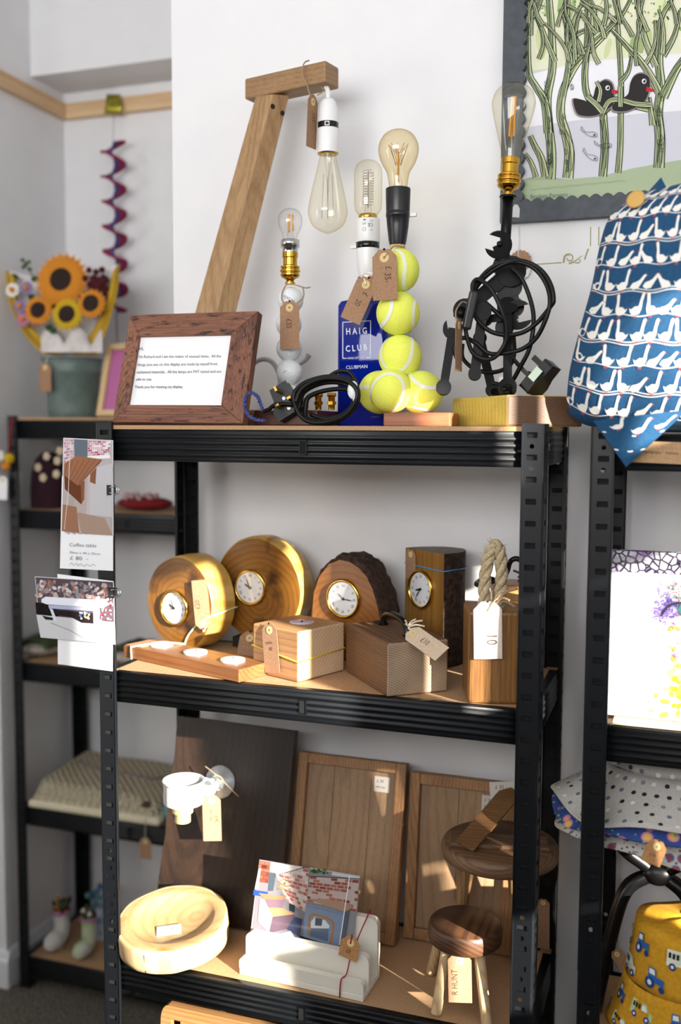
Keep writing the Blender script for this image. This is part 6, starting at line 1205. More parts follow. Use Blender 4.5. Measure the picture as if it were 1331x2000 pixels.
blob(1338, 1345, 90, 22, 34, 4, 11, ['f0e04a', 'f4ea80', 'e8d020']); blob(1350, 1205, 50, 16, 14, 3, 8, ['f0d840', 'd8a83c', 'f4e890']); blob(1302, 1194, 60, 13, 13, 2, 7, ['b8a4d8', '8a70c0', 'd0c4e4', '6a58a8']); blob(1316, 1150, 30, 16, 9, 2, 6, ['c8c0dc', 'a8a0cc'])
squig(1304, 1190, 90, 15, ['6a58a8', '3a3050', '8a70c0', '5a4a88']); squig(1326, 1160, 60, 14, ['4a4450', '2c5a50', 'a8603c']); squig(1330, 1275, 60, 16, ['b08a60', '6a50a0', '906a50']); squig(1330, 1230, 16, 10, ['3a3a5a', '1c4a48'])
p.curve([(1292, 1203), (1305, 1185), (1325, 1177), (1350, 1178)], 4, '2a2230', 8); p.ell(1338, 1190, 12, 13, '2c6a68', 18); p.ell(1340, 1189, 6, 7, '101014', 14)
for i in range(9): u = 1308+i*5; p.line([(u, 1183-i*0.8), (u-4+i*0.6, 1166-i*0.5)], 1.2, '1c1a22', True)
p.line([(1266, 1366), (1272, 1380), (1279, 1388)], 2.0, '4a2a4a', True); p.build('ink_eye', M_print, ec)
M_cel = glass('cellophane', 'e8e8ea', 'fafafa', 0.5, 0.12); b = B(); b.grid(lambda a, c_: V((cvx0-0.004+(cvx1-cvx0+0.008)*a, 0.0405+0.002*noise.noise(V((a*9, c_*7, 1))), Z3+0.0006+(ztc-Z3+0.004)*c_)), 30, 20); b.grid(lambda a, c_: V((cvx0-0.004+(cvx1-cvx0+0.008)*a, 0.042+0.05*c_, ztc+0.006+0.018*math.sin(math.pi*c_)*(0.6+0.5*math.sin(a*8)))), 30, 8); b.build('cellophane_wrap', M_cel, ec)
mc = thing('canvas_print', 'purple marbled canvas standing behind the ink eye canvas', 'canvas', (cvx0, 0.085, Z3)); M_marb = mat('purple_marbling', '6a4a8a', 0.5)
vv = tex(M_marb, 'Voronoi', coords(M_marb, (1, 1, 1)), 95, feature='DISTANCE_TO_EDGE'); nz_ = tex(M_marb, 'Noise', coords(M_marb), 40)
L(M_marb, mixc(M_marb, ramp(M_marb, vv.outputs['Distance'], [(0.05, '000000'), (0.16, 'ffffff')]), '1d1430', ramp(M_marb, nz_.outputs['Fac'], [(0.35, '8a5aa0'), (0.5, 'cfc8dc'), (0.65, 'e4e4ec')])), M_marb.node_tree.nodes['Principled BSDF'].inputs['Base Color'])
B().box(((cvx0+cvx1)/2, 0.100, (Z3+zpc)/2), (cvx1-cvx0+0.004, 0.018, zpc-Z3)).build('canvas', M_marb, mc, bevel=0.001)
B().box(((0.797+cvx1)/2, 0.037, Z3+0.0018), (cvx1-0.797, 0.046, 0.0024)).build('cellophane_fold', mat('cellophane_fold', 'c9b59c', 0.2), ec)
# hats on the stand
hc = at(1312, 1560, Y=0.142)
YSQ = 0.72
def bucket_hat(label, c, rc, rb, zc, zb, hcr, m, seed, dots=None, wave=0.008, topcut=True):
    """c = axis, brim inner radius rc at zc, outer rb at zb, crown height hcr"""
    t = thing('bucket_hat', label, 'hat', (c.x, c.y, zb))
    def brim(a, s_):
        th = 2*math.pi*a; w_ = wave*s_*s_*math.sin(th*4+seed)+0.5*wave*s_*s_*math.sin(th*7+seed*2); r = rc+(rb-rc)*s_; return V((c.x+r*math.cos(th), c.y+r*math.sin(th)*YSQ, zc+(zb-zc)*(s_**0.8)+w_))
    def crown(a, s_):
        th = 2*math.pi*a; r = rc*(1-0.14*s_); return V((c.x+r*math.cos(th), c.y+r*math.sin(th)*YSQ, zc+hcr*s_+0.002*math.sin(th*5+seed)))
    b = B(); b.grid(lambda a, s_: brim(a, s_), 72, 10, True); b.build('brim', m, t, solid=0.0015)
    b = B(); b.grid(lambda a, s_: crown(a, s_), 48, 8, True); b.grid(lambda a, s_: (lambda q: V((c.x+(q.x-c.x)*(1-s_), c.y+(q.y-c.y)*(1-s_), q.z+0.006*math.sin(s_*math.pi/2))))(crown(a, 1.0)), 48, 6, True); b.build('crown', m, t, solid=0.0012)
    B().tube([brim(i/96, 1.0) for i in range(96)], 0.0016, 6, True).build('brim_edge', m, t)
    return t, brim, crown
def surfn(f_, outward=None):
    def g(a, s_):
        e = 0.004; p_ = f_(a % 1, s_); x = f_((a+e) % 1, s_)-f_((a-e) % 1, s_); y = f_(a % 1, s_+e)-f_(a % 1, s_-e); n_ = x.cross(y); n_ = n_.normalized() if n_.length > 0 else V((0, 0, 1))
        if n_.dot(C-p_) < 0: n_ = -n_
        return p_, n_
    return g
M_dot = noisy('grey_linen', 'b4b0aa', 'c9c6c0', 600, 0.9, 0.2, 0.0003)
zt0 = at(1200, 1528, Y=0.05).z
hA, brimA, crownA = bucket_hat('grey bucket hat with dark and white polka dots on the hat stand', hc, 0.093, 0.172, zt0+0.004, zt0-0.052, 0.062, M_dot, 1.0)
class DP(Paint):
    def put(s, vs, fs, col):
        s.add([(lambda q: q[0]+q[1]*0.0022)(s.fn(x, y)) for x, y in vs], fs, col)
p = DP(surfn(brimA)); dc = ['26242a', '26242a', '3a2a2e', 'e4e4e2', '8a8a8c', '6a7280', 'dcdcda']; random.seed(2)
for j in range(5):
    n_ = 42; s_ = 0.1+j*0.2
    for i in range(n_):
        a = (i+0.5*(j % 2)+random.uniform(-0.15, 0.15))/n_; q = brimA(a, s_)
        if q.y > hc.y+0.05: continue
        p.ell(a, s_, 0.0034/(2*math.pi*(0.093+0.08*s_))*1.0, 0.0034/0.09, random.choice(dc), 10)
p.build('polka_dots', M_print, hA)
p = DP(surfn(crownA))
for j in range(4):
    for i in range(28):
        a = (i+0.5*(j % 2)+random.uniform(-0.15, 0.15))/28; s_ = 0.1+j*0.24
        if crownA(a, s_).y > hc.y+0.02: continue
        p.ell(a, s_, 0.0034/(2*math.pi*0.09), 0.0034/0.062, random.choice(dc), 10)
p.build('polka_dots', M_print, hA)
def floral(name, base, cols, scale):
    m = mat(name, base, 0.9); v1 = tex(m, 'Voronoi', coords(m), scale); v2 = tex(m, 'Voronoi', coords(m, (1, 1, 1), (3, 1, 2)), scale*2.3)
    c_ = ramp(m, v1.outputs['Distance'], [(0.18, cols[0]), (0.34, cols[1]), (0.44, base)]); c_ = mixc(m, ramp(m, v2.outputs['Distance'], [(0.2, 'ffffff'), (0.3, '000000')]), c_, cols[2]); L(m, c_, m.node_tree.nodes['Principled BSDF'].inputs['Base Color']); return m
M_fl1 = floral('blue_floral_cotton', '2f4a8c', ('e6c84a', 'd882a8', '86a884'), 46); M_fl2 = floral('cream_floral_cotton', 'c9c4bc', ('a83c4a', '5c6a98', '6a5a48'), 60)
hB_, brB, crB = bucket_hat('blue floral bucket hat nested under the polka dot hat', hc, 0.091, 0.170, zt0-0.016, zt0-0.072, 0.05, M_fl1, 2.2, wave=0.007)
hC_, brC, crC = bucket_hat('cream floral bucket hat lowest on the hat stand', hc, 0.089, 0.165, zt0-0.034, zt0-0.094, 0.05, M_fl2, 3.9, wave=0.006)
A_ = at(1288, 1642, Y=-0.022); tag_('tan tag hanging from the lowest floral hat', A_, A_+V((-0.010, -0.006, -0.030)), 0.026, [('£18', -0.2, 0.7, 0, 0.6)], (0.95, 0.2, -0.2), m=noisy('tan_card', 'a8784a', 'b98a5a', 300, 0.85))
hs = thing('hat_stand', 'black crossed wooden stand carrying the bucket hats', 'hat stand', (hc.x, hc.y, 0.6004)); sx_c, sz_c = hc.x-0.016, at(1283, 1722, Y=hc.y).z
for s_ in (-1, 1):
    for w__ in (-1, 1):
        b = B(); top = V((sx_c+s_*0.085, hc.y+0.03+w__*0.012, sz_c+0.085)); bot = V((sx_c+s_*0.085, hc.y+0.03-w__*0.012, 0.606)); mid = V((sx_c+s_*0.012, hc.y+0.03, sz_c))
        pth = spline([top, V((sx_c+s_*0.05, hc.y+0.03+w__*0.01, sz_c+0.035)), mid, V((sx_c+s_*0.05, hc.y+0.03-w__*0.008, sz_c-0.045)), bot], 8); b.tube(pth, 0.010, 10); b.build('crossed_leg', mat('black_lacquer', '0b0b0d', 0.35), hs)
B().sphere((sx_c, hc.y+0.026, sz_c), 0.017, 16, 10, (1.3, 0.8, 1)).build('hub', mat('black_lacquer', '0b0b0d', 0.35), hs); B(Matrix.Translation((hc.x, hc.y, zt0-0.045))).lathe([(0.058, 0), (0.06, 0.004), (0.045, 0.02), (0.0, 0.03)], 28).build('hat_form', mat('black_lacquer', '0b0b0d', 0.35), hs)
# yellow hat with vehicles
YSQ = 0.9; yc = at(1345, 1850, Y=0.050); zy = at(1300, 1922, Y=0.02).z; M_yel = noisy('mustard_cotton', 'c08a12', 'cf9a1c', 200, 0.9, 0.15, 0.0004)
hY, brY, crY = bucket_hat('mustard yellow bucket hat printed with vans and tractors', yc, 0.082, 0.107, zy, zy-0.075, 0.078, M_yel, 0.7, wave=0.005)
p = DP(surfn(crY)); q_ = DP(surfn(brY))
def van(p, a, s_, k, hcol, ratio):
    X = lambda x, y: (a+x*k, s_-y*k*ratio)
    P_ = lambda pts, c_: p.poly([X(*t) for t in pts][::-1], c_)
    P_([(-1, 0.5), (-1, -0.6), (0.45, -0.6), (0.75, -0.1), (1.1, 0.0), (1.1, 0.5)], hcol); P_([(0.05, -0.45), (0.38, -0.45), (0.62, -0.05), (0.05, -0.05)], 'e6e8e8')
    for i in range(3): P_([(-0.88+i*0.3, -0.42), (-0.68+i*0.3, -0.42), (-0.68+i*0.3, -0.05), (-0.88+i*0.3, -0.05)], '1c2420')
    for x in (-0.55, 0.65): p.ell(*X(x, 0.5), 0.26*k, 0.26*k*ratio, '1d3a78', 12); p.ell(*X(x, 0.5), 0.12*k, 0.12*k*ratio, 'dfe3ea', 8)
def tractor(p, a, s_, k, ratio):
    X = lambda x, y: (a+x*k, s_-y*k*ratio); p.poly([X(*t) for t in [(-0.6, 0.2), (-0.6, -0.7), (0.0, -0.7), (0.1, -0.2), (0.7, -0.2), (0.7, 0.3)]][::-1], '2a62a8'); p.poly([X(*t) for t in [(-0.5, -0.6), (-0.08, -0.6), (-0.02, -0.25), (-0.5, -0.25)]][::-1], 'e8ead8')
    p.ell(*X(-0.4, 0.35), 0.4*k, 0.4*k*ratio, '1d3a78', 14); p.ell(*X(-0.4, 0.35), 0.18*k, 0.18*k*ratio, 'd8e0ea', 10); p.ell(*X(0.55, 0.5), 0.22*k, 0.22*k*ratio, '1d3a78', 12)
random.seed(6); R1 = 2*math.pi*0.08/0.075; R2_ = 2*math.pi*0.115/0.108
for j in range(2):
    for i in range(9):
        a, s_ = (i+0.5*(j % 2))/9+random.uniform(-0.01, 0.01), 0.26+j*0.46
        (van if (i+j) % 2 else tractor)(p, a, s_, 0.037, *(([random.choice(['a9d0a8', 'b8d8bc', 'e0e4d0'])] if (i+j) % 2 else [])+[R1]))
for j in range(2):
    for i in range(11):
        a, s_ = (i+0.5*(j % 2))/11+random.uniform(-0.01, 0.01), 0.26+j*0.46
        k = 0.030; X = None
        (van if (i+j) % 2 else tractor)(q_, a, s_, k, *(([random.choice(['a9d0a8', 'b8d8bc', 'e0e4d0'])] if (i+j) % 2 else [])+[-R2_]))
p.build('vehicle_print', M_print, hY); q_.build('vehicle_print', M_print, hY)
hy2 = V((yc.x, yc.y, 0.6004)); B().lathe([(0.065, 0.6004), (0.075, 0.602), (0.01, 0.604), (0.01, zy), (0.05, zy+0.02), (0.058, zy+0.03), (0.05, zy+0.05), (0.0, zy+0.06)], 24, Matrix.Translation((yc.x, yc.y, 0))).build('hat_pedestal', mat('black_lacquer', '0b0b0d', 0.35), label='black turned pedestal inside the mustard yellow hat', cat='hat stand')
tag_('brown tag dangling behind the mustard yellow hat', at(1200, 1856, Y=0.09), at(1228, 1892, Y=0.085), 0.020, (), (0.7, 0, 0.7))
# ------------------------------------------------------------------ alcove rack: pail of crochet sunflowers
pz = S2[0]; pcx = at(143, 800, Y=0.955); pcx = V((pcx.x, 0.955, pz)); kR = 2.62/FPX
M_pail = noisy('sage_green_tin', '5f6f6b', '6d7d78', 30, 0.45, 0.0, 0.001)
pa = thing('tin_pail', 'sage green tin pail holding the crochet sunflower bouquet', 'pail', pcx); T = Matrix.Translation(pcx); hp_ = at(143, 702, Y=0.955).z-pz
B(T).lathe([(0.062, 0.0), (0.064, 0.002), (0.066, 0.02), (0.0735, hp_*0.75), (0.0755, hp_*0.76), (0.0755, hp_*0.80), (0.0745, hp_*0.81), (0.0785, hp_-0.003), (0.0805, hp_), (0.0785, hp_+0.002), (0.0765, hp_-0.004), (0.064, 0.004), (0.0, 0.004)], 48).build('body', M_pail, pa)
B(T).tube([(0.0795*math.cos(a), 0.0795*math.sin(a), hp_) for a in (2*math.pi*i/48 for i in range(48))], 0.0022, 6, True).build('rolled_rim', M_pail, pa)
A_ = at(88, 709, Y=0.868); tag_('brown tag hanging from the rim of the sage green pail', A_, A_+V((-0.001, 0, -0.075)), 0.037, (), string=[A_+V((0.004, 0.01, 0.02)), A_+V((0.016, 0.03, 0.012))], strm=M_white)
bq = thing('flower_bouquet', 'wrapped bouquet of crochet sunflowers and small daisies in the pail', 'bouquet', pcx+V((0, 0, hp_)))
cvL = [(13, 528), (19, 585), (36, 630), (60, 665), (90, 694)]; cvR = [(232, 516), (227, 570), (214, 620), (201, 660), (188, 694)]
inL = [(30, 545), (38, 600), (66, 642), (98, 672), (128, 694)]; inR = [(220, 530), (206, 590), (184, 640), (160, 672), (140, 694)]
def cv(c_, t): q = spline([(a, b_, 0) for a, b_ in c_], 8); return q[min(int(t*(len(q)-1)+0.5), len(q)-1)]
def wsheet(c0_, c1_, y0_, bul, dip):
    def f_(t, s_):
        a, b_ = cv(c0_, t), cv(c1_, t); u, v_ = a.x+(b_.x-a.x)*s_, a.y+(b_.y-a.y)*s_+dip*math.sin(math.pi*s_)*(1-t); return at(u, v_, Y=y0_+bul*math.sin(math.pi*s_)*(1-0.6*t)+0.04*t)
    return f_
b = B(); b.grid(lambda t, s_: wsheet(cvL, cvR, 0.885, 0.06, 22)(t, s_), 33, 24); b.build('wrapper_lining', noisy('white_wrap_paper', 'dedad8', 'eeeae8', 60, 0.8, 0.3, 0.003), bq, solid=0.001)
M_ywr = mat('yellow_wrap_paper', 'c49c1c', 0.6)
for c0_, c1_ in ((cvL, inL), (inR, cvR)): b = B(); b.grid(lambda t, s_: wsheet(c0_, c1_, 0.872, -0.012, 0)(t, s_), 33, 8); b.build('wrapper_flap', M_ywr, bq, solid=0.001)
for c_ in (cvL, cvR): B().tube([at(q.x, q.y, Y=0.880) for q in spline([(a, b_, 0) for a, b_ in c_], 8)], 0.0035, 6).build('wrapper_edge', M_ywr, bq)
M_pet = noisy('orange_yarn', 'c8761a', 'e0962c', 500, 0.95, 0.8, 0.002); M_pety = noisy('yellow_yarn', 'bf9a10', 'd8b624', 500, 0.95, 0.8, 0.002); M_brn = noisy('brown_yarn', '1e130e', '33221a', 500, 0.95, 0.9, 0.002)
def flower(u, v_, y, R, rc, n_, mp, mcn, layers=2, tilt=(0.15, -0.95, 0.15), nm='sunflower', sq=0.85):
    c = at(u, v_, Y=y); T = upm(c, tilt); b = B(T); R *= kR*1.08; rc *= kR
    for l in range(layers):
        for i in range(n_):
            a = 2*math.pi*(i+0.5*l)/n_; d = V((math.cos(a), math.sin(a), 0)); e = V((-math.sin(a), math.cos(a), 0)); w_ = R*math.pi/n_*0.85; r1 = R*(1-0.1*l); z = 0.004*l
            b.add([d*rc*0.7+e*-w_*0.6+V((0, 0, z)), d*rc*0.7+e*w_*0.6+V((0, 0, z)), d*(r1*0.72)+e*w_+V((0, 0, z+0.004)), d*r1+V((0, 0, z+0.001)), d*(r1*0.72)-e*w_+V((0, 0, z+0.004)), d*(r1*0.6)+V((0, 0, z+0.008))], [(0, 1, 5), (1, 2, 5), (2, 3, 5), (3, 4, 5), (4, 0, 5)], smooth=True)
    o = b.build(nm, mp, bq); B(T).lathe([(rc, 0.002), (rc*1.02, 0.007), (rc*0.85, 0.011), (rc*0.4, 0.0125), (0, 0.012)], 24).build('flower_centre', mcn, o)
flower(122, 548, 0.865, 52, 27, 22, M_pet, M_brn, 3); flower(77, 607, 0.85, 29, 17, 16, M_pet, M_brn); flower(133, 615, 0.845, 31, 18, 16, M_pety, M_brn); flower(180, 594, 0.855, 28, 18, 15, M_pet, M_brn)
M_wy = noisy('white_yarn', 'd8d4cc', 'eeeae2', 400, 0.95, 0.6, 0.002); M_py = noisy('lilac_yarn', '7a6a9c', '9a8ab8', 400, 0.95, 0.6, 0.002); M_pk = noisy('pink_yarn', 'a86a90', 'c48ab0', 400, 0.95)
for u, v_, r, mp in ((25, 567, 15, M_wy), (53, 563, 14, M_py), (40, 599, 14, M_py), (46, 625, 14, M_pk)): flower(u, v_, 0.858, r, 5, 10, mp, M_pet, 1, nm='daisy')
M_mar = noisy('maroon_yarn', '3a0a12', '62121e', 400, 0.95, 0.8, 0.003); M_grn = noisy('green_yarn', '24401c', '3f5e2c', 300, 0.9); random.seed(8)
b = B()
for i in range(60): b.sphere(at(random.gauss(190, 9), random.gauss(556, 16), Y=0.875+random.uniform(-0.012, 0.012)), 0.0085, 7, 5)
b.build('maroon_blossom', M_mar, bq)
b = B(); b.tube(spline(px([(66, 545), (58, 528), (48, 512), (46, 505)], 0.885), 5), 0.0016, 6)
for u, v_ in ((44, 508), (50, 516), (56, 512), (46, 522), (58, 526)): b.sphere(at(u, v_, Y=0.885), 0.008, 8, 6, (1, 0.4, 0.6))
b.build('leaf_sprig', M_grn, bq); b = B()
for u, v_ in ((28, 541), (68, 545), (96, 640), (104, 646), (62, 580), (104, 598), (110, 590), (158, 575)): b.sphere(at(u, v_, Y=0.875), 0.012, 9, 6, (1, 0.5, 0.7))
b.build('green_leaves', M_grn, bq)
b = B(); b.grid(lambda a, s_: at(80+120*a, 688-(14+34*abs(math.sin(a*7+0.5)))*s_, Y=0.862+0.02*math.sin(a*9)*s_+0.01*s_), 40, 6); b.build('tissue_ruffle', noisy('tissue_paper', 'cfc9c6', 'e4dedb', 40, 0.8, 0.3, 0.003), bq)
# small pale frame beside the pail
q = at(213, 805, Y=0.90); fs_ = thing('small_frame', 'small pale wooden frame with pink mount beside the pail', 'picture frame', (q.x, 0.9, pz)); bl2, tl2 = at(190, 807, Y=0.88), at(212, 676, Y=0.935); Tsm = frame((bl2.x, bl2.y, pz+0.004), (1, 0, 0), (0, (tl2.y-bl2.y), tl2.z-pz)); hh_ = (V((0, tl2.y-bl2.y, tl2.z-pz))).length; M_pf = wood('pale_frame_wood', 'b8925e', 'd6b684', 'e4caa0', 'Z', 50, (0.02, 0.02, 0), 2, 0.5, 0.3)
for x, y, a, c_ in ((0.008, hh_/2, 0.016, hh_), (0.122, hh_/2, 0.016, hh_), (0.065, 0.008, 0.098, 0.016), (0.065, hh_-0.008, 0.098, 0.016)): B(Tsm).box((x, y, 0.0), (a, c_, 0.014)).build('frame_rail', M_pf, fs_, bevel=0.001)
B(Tsm).box((0.065, hh_/2, -0.003), (0.10, hh_-0.03, 0.004)).build('mount', mat('pink_mount', 'b8689c', 0.7), fs_)
# crochet spiral on the batten
hk = thing('batten_hook', 'brass green hook clipped over the pine batten', 'hook', at(222, 222, Y=1.115)); b = B(); b.grid(lambda a, s_: at(209+26*a-(3-6*a)*s_*1.4, 185+37*s_, Y=1.125-0.014*math.sin(s_*2.6)), 8, 8); b.build('hook_plate', noisy('aged_brass', '8a8a2c', 'c0b048', 60, 0.3, 0.1, 0.001, 0.8), hk, solid=0.002)
cw = thing('crochet_spiral', 'maroon and blue crochet spiral hanging from the batten hook', 'decoration', at(225, 615, Y=1.085)); zt_, zb_ = at(222, 276, Y=1.085).z, at(228, 612, Y=1.085).z; ax = lambda t: at(221+6*t, 276+336*t, Y=1.085)
turns = 6.9
def hel(r): return lambda t, s_: (lambda a, c_: c_+V((math.cos(a)*r(s_), math.sin(a)*r(s_)*0.9, 0.003*s_*math.sin(t*90))))(t*turns*2*math.pi+0.6, ax(t))
b = B(); b.grid(lambda t, s_: hel(lambda k: 0.001+0.016*k)(t, s_), 220, 4); b.build('blue_strip', noisy('blue_yarn', '3c3a6c', '57558c', 300, 0.95, 0.6, 0.002), cw, solid=0.004)
b = B(); b.grid(lambda t, s_: hel(lambda k: 0.016+0.020*k)(t, s_), 220, 4); b.build('maroon_strip', noisy('wine_yarn', '7a1640', 'a02858', 300, 0.95, 0.6, 0.002), cw, solid=0.006)
B().tube([at(222, 222, Y=1.11), at(222, 250, Y=1.10), ax(0)], 0.0008, 5).build('thread', mat('pink_thread', '9a6070', 0.8), cw); B().tube([ax(1), ax(1)+V((0.004, 0, -0.1)), ax(1)+V((0.006, 0, -0.16))], 0.002, 5).build('tail_thread', noisy('wine_yarn', '7a1640', 'a02858', 300, 0.95), cw)
# second alcove shelf: hats
z2 = S2[1]; q = at(97, 1000, Y=0.93); mh = thing('crochet_hat', 'maroon crochet hat ringed with cream flowers on the alcove rack', 'hat', (q.x, 0.93, z2+0.0004)); T = Matrix.Translation((q.x, 0.93, z2+0.0004)); hR = 36*2.6/FPX; hH = at(97, 882, Y=0.90).z-z2
B(T).lathe([(hR, 0), (hR*1.02, hH*0.3), (hR*0.95, hH*0.62), (hR*0.72, hH*0.86), (hR*0.35, hH*0.98), (0, hH)], 40).build('crown', noisy('dark_maroon_yarn', '1e0a14', '361020', 300, 0.95, 0.8, 0.003), mh)
for u, v_ in ((92, 891), (113, 900), (75, 913), (111, 926), (85, 933), (118, 880)):
    b = B(); c_ = at(u, v_, Y=0.93-hR*0.93)
    for k in range(5): b.sphere(c_+V((0.006*math.cos(k*1.257), -0.002, 0.006*math.sin(k*1.257))), 0.0062, 8, 6, (1, 0.6, 1))
    b.build('cream_flower', noisy('cream_yarn', 'cbb89a', 'ddcdb2', 300, 0.95), mh)
q = at(280, 1003, Y=0.95); rh = thing('knitted_bundle', 'red knitted hats with pale fluffy trim folded on the alcove rack', 'knitwear', (q.x, 0.95, z2+0.0004)); M_red = noisy('red_yarn', '6a0a12', '8c1220', 300, 0.95, 0.8, 0.003)
b = B(); b.sphere((q.x, 0.96, z2+0.018), 0.018, 28, 12, (4.4, 3.0, 0.98)); b.build('red_knit', M_red, rh); b = B()
for i in range(26): b.sphere((q.x-0.045+random.uniform(0, 0.085), 0.905+random.uniform(0, 0.05), z2+0.034+random.uniform(-0.004, 0.008)), 0.008, 7, 5)
b.build('pale_trim', noisy('pale_pink_yarn', '9a7070', 'c8a8a4', 300, 0.95), rh)
# third alcove shelf: green and cream knits, blue cushion
z3_ = S2[2]; M_gk = noisy('moss_yarn', '2c3a22', '4c5c38', 90, 0.95, 0.8, 0.004); M_ck = noisy('oat_yarn', 'a8a090', 'c8c0b0', 90, 0.95, 0.8, 0.004)
for u, w_, lab in ((85, 0.055, 'moss green and oat knitted bundle behind the clipped photos'), (262, 0.06, 'moss green and oat knitted bundle behind the candle plank')):
    q = at(u, 1285, Y=0.93); t = thing('knitted_bundle', lab, 'knitwear', (q.x, 0.93, z3_+0.0004)); B().sphere((q.x, 0.94, z3_+0.0225), 0.022, 24, 12, (w_/0.022, 3.0, 1.0)).build('oat_knit', M_ck, t)
    b = B(); b.grid(lambda a, s_: V((q.x+w_*1.0*math.cos(math.pi*(1-a)), 0.935-0.06+0.12*s_, z3_+0.030+0.026*math.sin(math.pi*a)+0.006*noise.noise(V((a*6, s_*6, w_*90))))), 24, 10); b.build('moss_knit', M_gk, t, solid=0.01)
q = at(372, 1160, Y=0.98); bc_ = thing('knitted_cushion', 'pale blue knitted cushion propped on the alcove rack', 'cushion', (q.x, 0.99, z3_+0.0004)); hz_ = at(340, 1062, Y=0.98).z-z3_
b = B(); b.grid(lambda a, s_: V((q.x+(0.11*(2*a-1))*(1-0.25*s_)+0.035*s_, 1.03+0.04*s_-0.035*math.sin(math.pi*a)*math.sin(math.pi*min(s_*1.05, 1)), z3_+0.012+(hz_-0.011)*s_)), 20, 20); b.build('front_cover', noisy('pale_blue_yarn', '5f7f9a', '86a4ba', 160, 0.95, 0.8, 0.003), bc_, solid=0.02)
# fourth alcove shelf: cream blanket
z4 = S2[3]; M_bl = mat('cream_cable_knit', 'd6ccae', 0.95); vv = tex(M_bl, 'Wave', coords(M_bl, (1, 1, 1), (0, 0, 0), (0, 0, 0.8)), 20, Distortion=1.0); v2_ = tex(M_bl, 'Wave', coords(M_bl, (1, 1, 1), (0, 0, 0), (0, 0, -0.8)), 20, Distortion=1.0); mm = N(M_bl, 'ShaderNodeMath'); mm.operation = 'MULTIPLY'; L(M_bl, vv.outputs['Fac'], mm.inputs[0]); L(M_bl, v2_.outputs['Fac'], mm.inputs[1]); bump(M_bl, mm.outputs[0], 1.0, 0.012)
L(M_bl, ramp(M_bl, mm.outputs[0], [(0.0, 'b5aa8c'), (0.6, 'ddd4b8')]), M_bl.node_tree.nodes['Principled BSDF'].inputs['Base Color'])
x0_ = at(58, 1590, Y=0.83).x; x1_ = at(322, 1610, Y=0.86).x; bk = thing('folded_blanket', 'cream cable knit blanket folded on the alcove rack', 'blanket', ((x0_+x1_)/2, 0.95, z4+0.0004))
def fold(z0_, h, y0_, y1_, inset):
    def f_(a, s_):
        e = 0.5-abs(s_-0.5); th = math.pi*2*s_; return None
    return None
hbk = 0.075
def blk_top(a, s_):
    e = min(a, 1-a)*14; e2 = min(s_, 1-s_)*9; r = min(1, e)**0.5*min(1, e2)**0.5; return V((x0_+(x1_-x0_)*a, 0.828+0.27*s_, z4+0.003+(hbk-0.006*math.sin(a*7)-0.03*a+0.02*s_)*r))
b = B(); b.grid(lambda a, s_: blk_top(a, s_), 60, 40); b.build('upper_fold', M_bl, bk); b = B(); b.box(((x0_+x1_)/2, 0.965, z4+0.012), (x1_-x0_+0.006, 0.28, 0.022)); b.build('lower_fold', noisy('cream_smooth_knit', 'd9d0b0', 'e6dec4', 200, 0.95, 0.3, 0.002), bk, bevel=0.009, seg=3)
for pts in ([(0.12, 0.60), (0.3, 0.52), (0.5, 0.50), (0.75, 0.46)], [(0.75, 0.46), (0.84, 0.62), (0.9, 0.8)]): B().tube(spline([blk_top(a, c_)+V((0, 0, 0.002)) for a, c_ in pts], 8), 0.0035, 6).build('mauve_stripe', noisy('mauve_yarn', '7a6a70', '8c7c82', 200, 0.95), bk)
q = at(286, 1574, Y=0.85); B(upm(q, (0.1, -0.9, 0.4))).lathe([(0.013, 0), (0.013, 0.004), (0.0, 0.005)], 18).build('brown_button', mat('brown_button', '4a3026', 0.5), bk)
A_ = at(284, 1636, Y=0.818); tag_('tan tag hanging below the cream knitted blanket', A_, A_+V((0, 0, -0.056)), 0.034, (), cut=0.3, string=[A_+V((0, 0.0, 0.02)), A_+V((0.0, 0.005, 0.06))], strm=mat('pale_thread', 'b8b0a0', 0.8))
q = at(322, 1600, Y=0.87); q.x += 0.022; B().sphere((q.x, 0.88, z4+0.031), 0.03, 18, 12, (0.8, 1.4, 1)).sphere((q.x+0.01, 0.86, z4+0.016), 0.02, 14, 10, (1, 1.2, 0.75)).build('yarn_bundle', noisy('teal_purple_yarn', '3a2a4c', '6fb0b4', 40, 0.95, 0.5, 0.003), label='teal and purple yarn bundle at the end of the cream blanket', cat='knitwear', loc=(q.x, 0.88, z4))
# bottom alcove shelf: little boot planters
z5 = S2[4]
def boot(label, u, v_, y, mb, mt, flowers, H, w_):
    c = at(u, v_, Y=y); c = V((c.x, y, z5+0.0125)); t = thing('boot_planter', label, 'planter', c); b = B(); pth = spline([c+V((0, -0.055, w_*0.55)), c+V((0, -0.03, w_*0.62)), c+V((0, 0.0, w_*0.75)), c+V((0, 0.008, w_*1.4)), c+V((0, 0.008, H))], 6)
    b.tube(pth, w_, 18, rf=lambda s_: (0.55+0.45*min(1, s_*5))*(1.0 if s_ < 0.45 else 0.88)); b.build('boot', mb, t); B().tube([c+V((w_*0.9*math.cos(a), 0.008+w_*0.9*math.sin(a), H)) for a in (2*math.pi*i/20 for i in range(20))], 0.004, 6, True).build('cuff', mt, t)
    for m_, n_, dz in flowers:
        b = B()
        for i in range(n_):
            d = V((random.uniform(-1, 1)*w_*0.8, random.uniform(-1, 1)*w_*0.6, random.uniform(0, dz))); q = c+V((0, 0.008, H))+d; b.sphere(q, 0.0065, 7, 5); b.tube([c+V((0, 0.008, H-0.01)), q], 0.001, 4)
        b.build('flowers', m_, t)
    return t
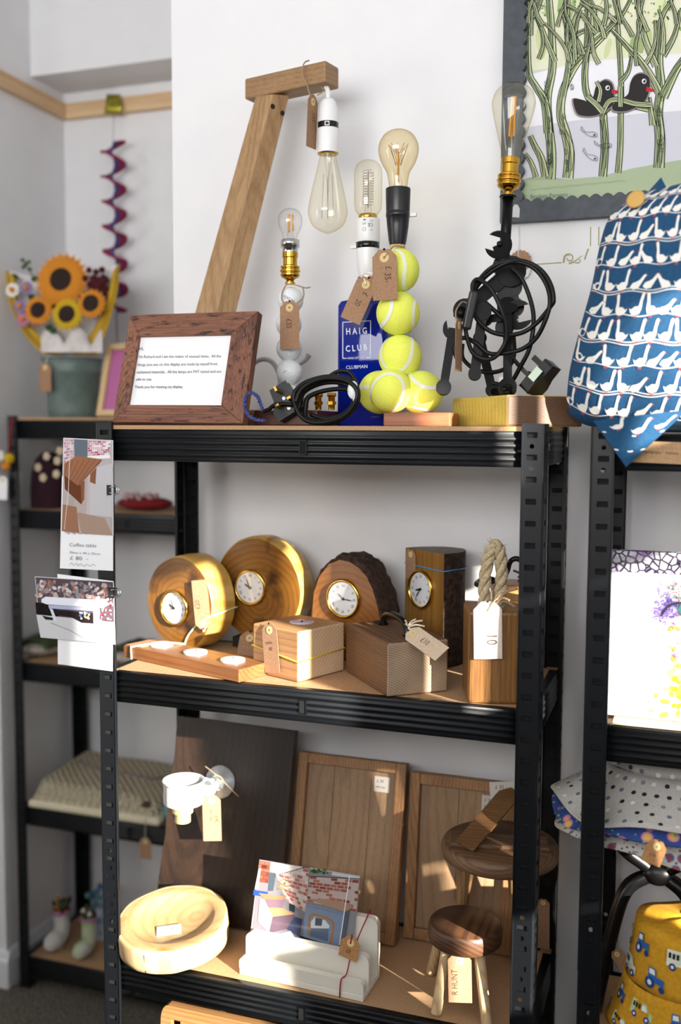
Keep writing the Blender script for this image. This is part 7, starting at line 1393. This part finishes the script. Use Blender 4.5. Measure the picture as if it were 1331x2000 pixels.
bo1 = boot('white boot planter with maroon flowers on the bottom alcove shelf', 118, 1862, 0.915, noisy('white_crochet', 'c4c0bc', 'd8d4d0', 200, 0.9, 0.5, 0.002), noisy('pink_yarn', 'a86a90', 'c48ab0', 400, 0.95), ((M_mar, 16, 0.035), (M_pet, 3, 0.05), (M_grn, 6, 0.045)), 0.085, 0.026)
B().sphere(at(121, 1856, Y=0.848), 0.006, 8, 6).build('button', mat('ochre_button', '8a7a2c', 0.6), bo1)
bo2 = boot('green and white boot planter on the bottom alcove shelf', 172, 1872, 0.905, noisy('lime_white_crochet', '9ab878', 'dcd8d0', 18, 0.9, 0.4, 0.002), noisy('pink_yarn', 'a86a90', 'c48ab0', 400, 0.95), ((M_mar, 6, 0.03), (M_grn, 8, 0.04), (M_wy, 4, 0.03)), 0.085, 0.022)
q = at(196, 1800, Y=1.0); bp = thing('flower_pot', 'blue patterned pot of crochet flowers at the back of the bottom shelf', 'planter', (q.x, 1.0, z5+0.0004)); T = Matrix.Translation((q.x, 1.0, z5+0.0004)); B(T).lathe([(0.028, 0), (0.036, 0.03), (0.034, 0.07), (0.028, 0.085), (0, 0.085)], 24).build('pot', noisy('blue_white_glaze', '5a7aa8', 'c8ccd8', 60, 0.4), bp)
b = B()
for i in range(16): b.sphere((q.x+random.uniform(-0.03, 0.03), 1.0+random.uniform(-0.02, 0.02), z5+0.1+random.uniform(0, 0.05)), 0.009, 7, 5)
b.build('flowers', noisy('blue_teal_yarn', '3a5a8a', '6a9a90', 50, 0.95), bp)
# crochet keyring hanging on the alcove rack's post
kq = at(16, 900, Y=0.808); kr = thing('crochet_charm', 'yellow and orange crochet charm hanging on the alcove rack post', 'decoration', kq)
b = B(); b.sphere(kq+V((0.004, 0, 0.006)), 0.014, 14, 10); b.build('yellow_ball', M_pety, kr); b = B(); b.sphere(kq+V((-0.004, -0.004, -0.014)), 0.012, 14, 10); b.build('orange_ball', M_pet, kr); b = B(); b.sphere(kq+V((-0.022, 0, 0.012)), 0.012, 14, 10, (1, 0.8, 1.3)); b.build('white_ball', M_wy, kr)
B().tube([kq+V((0.002, 0, 0.015)), at(20, 855, Y=0.812), at(24, 815, Y=0.815)], 0.0035, 6).build('red_strap', mat('red_strap', '7a1018', 0.7), kr)
tag_('white tag hanging under the yellow crochet charm', at(6, 930, Y=0.806), at(5, 976, Y=0.806), 0.028, (), m=M_white)
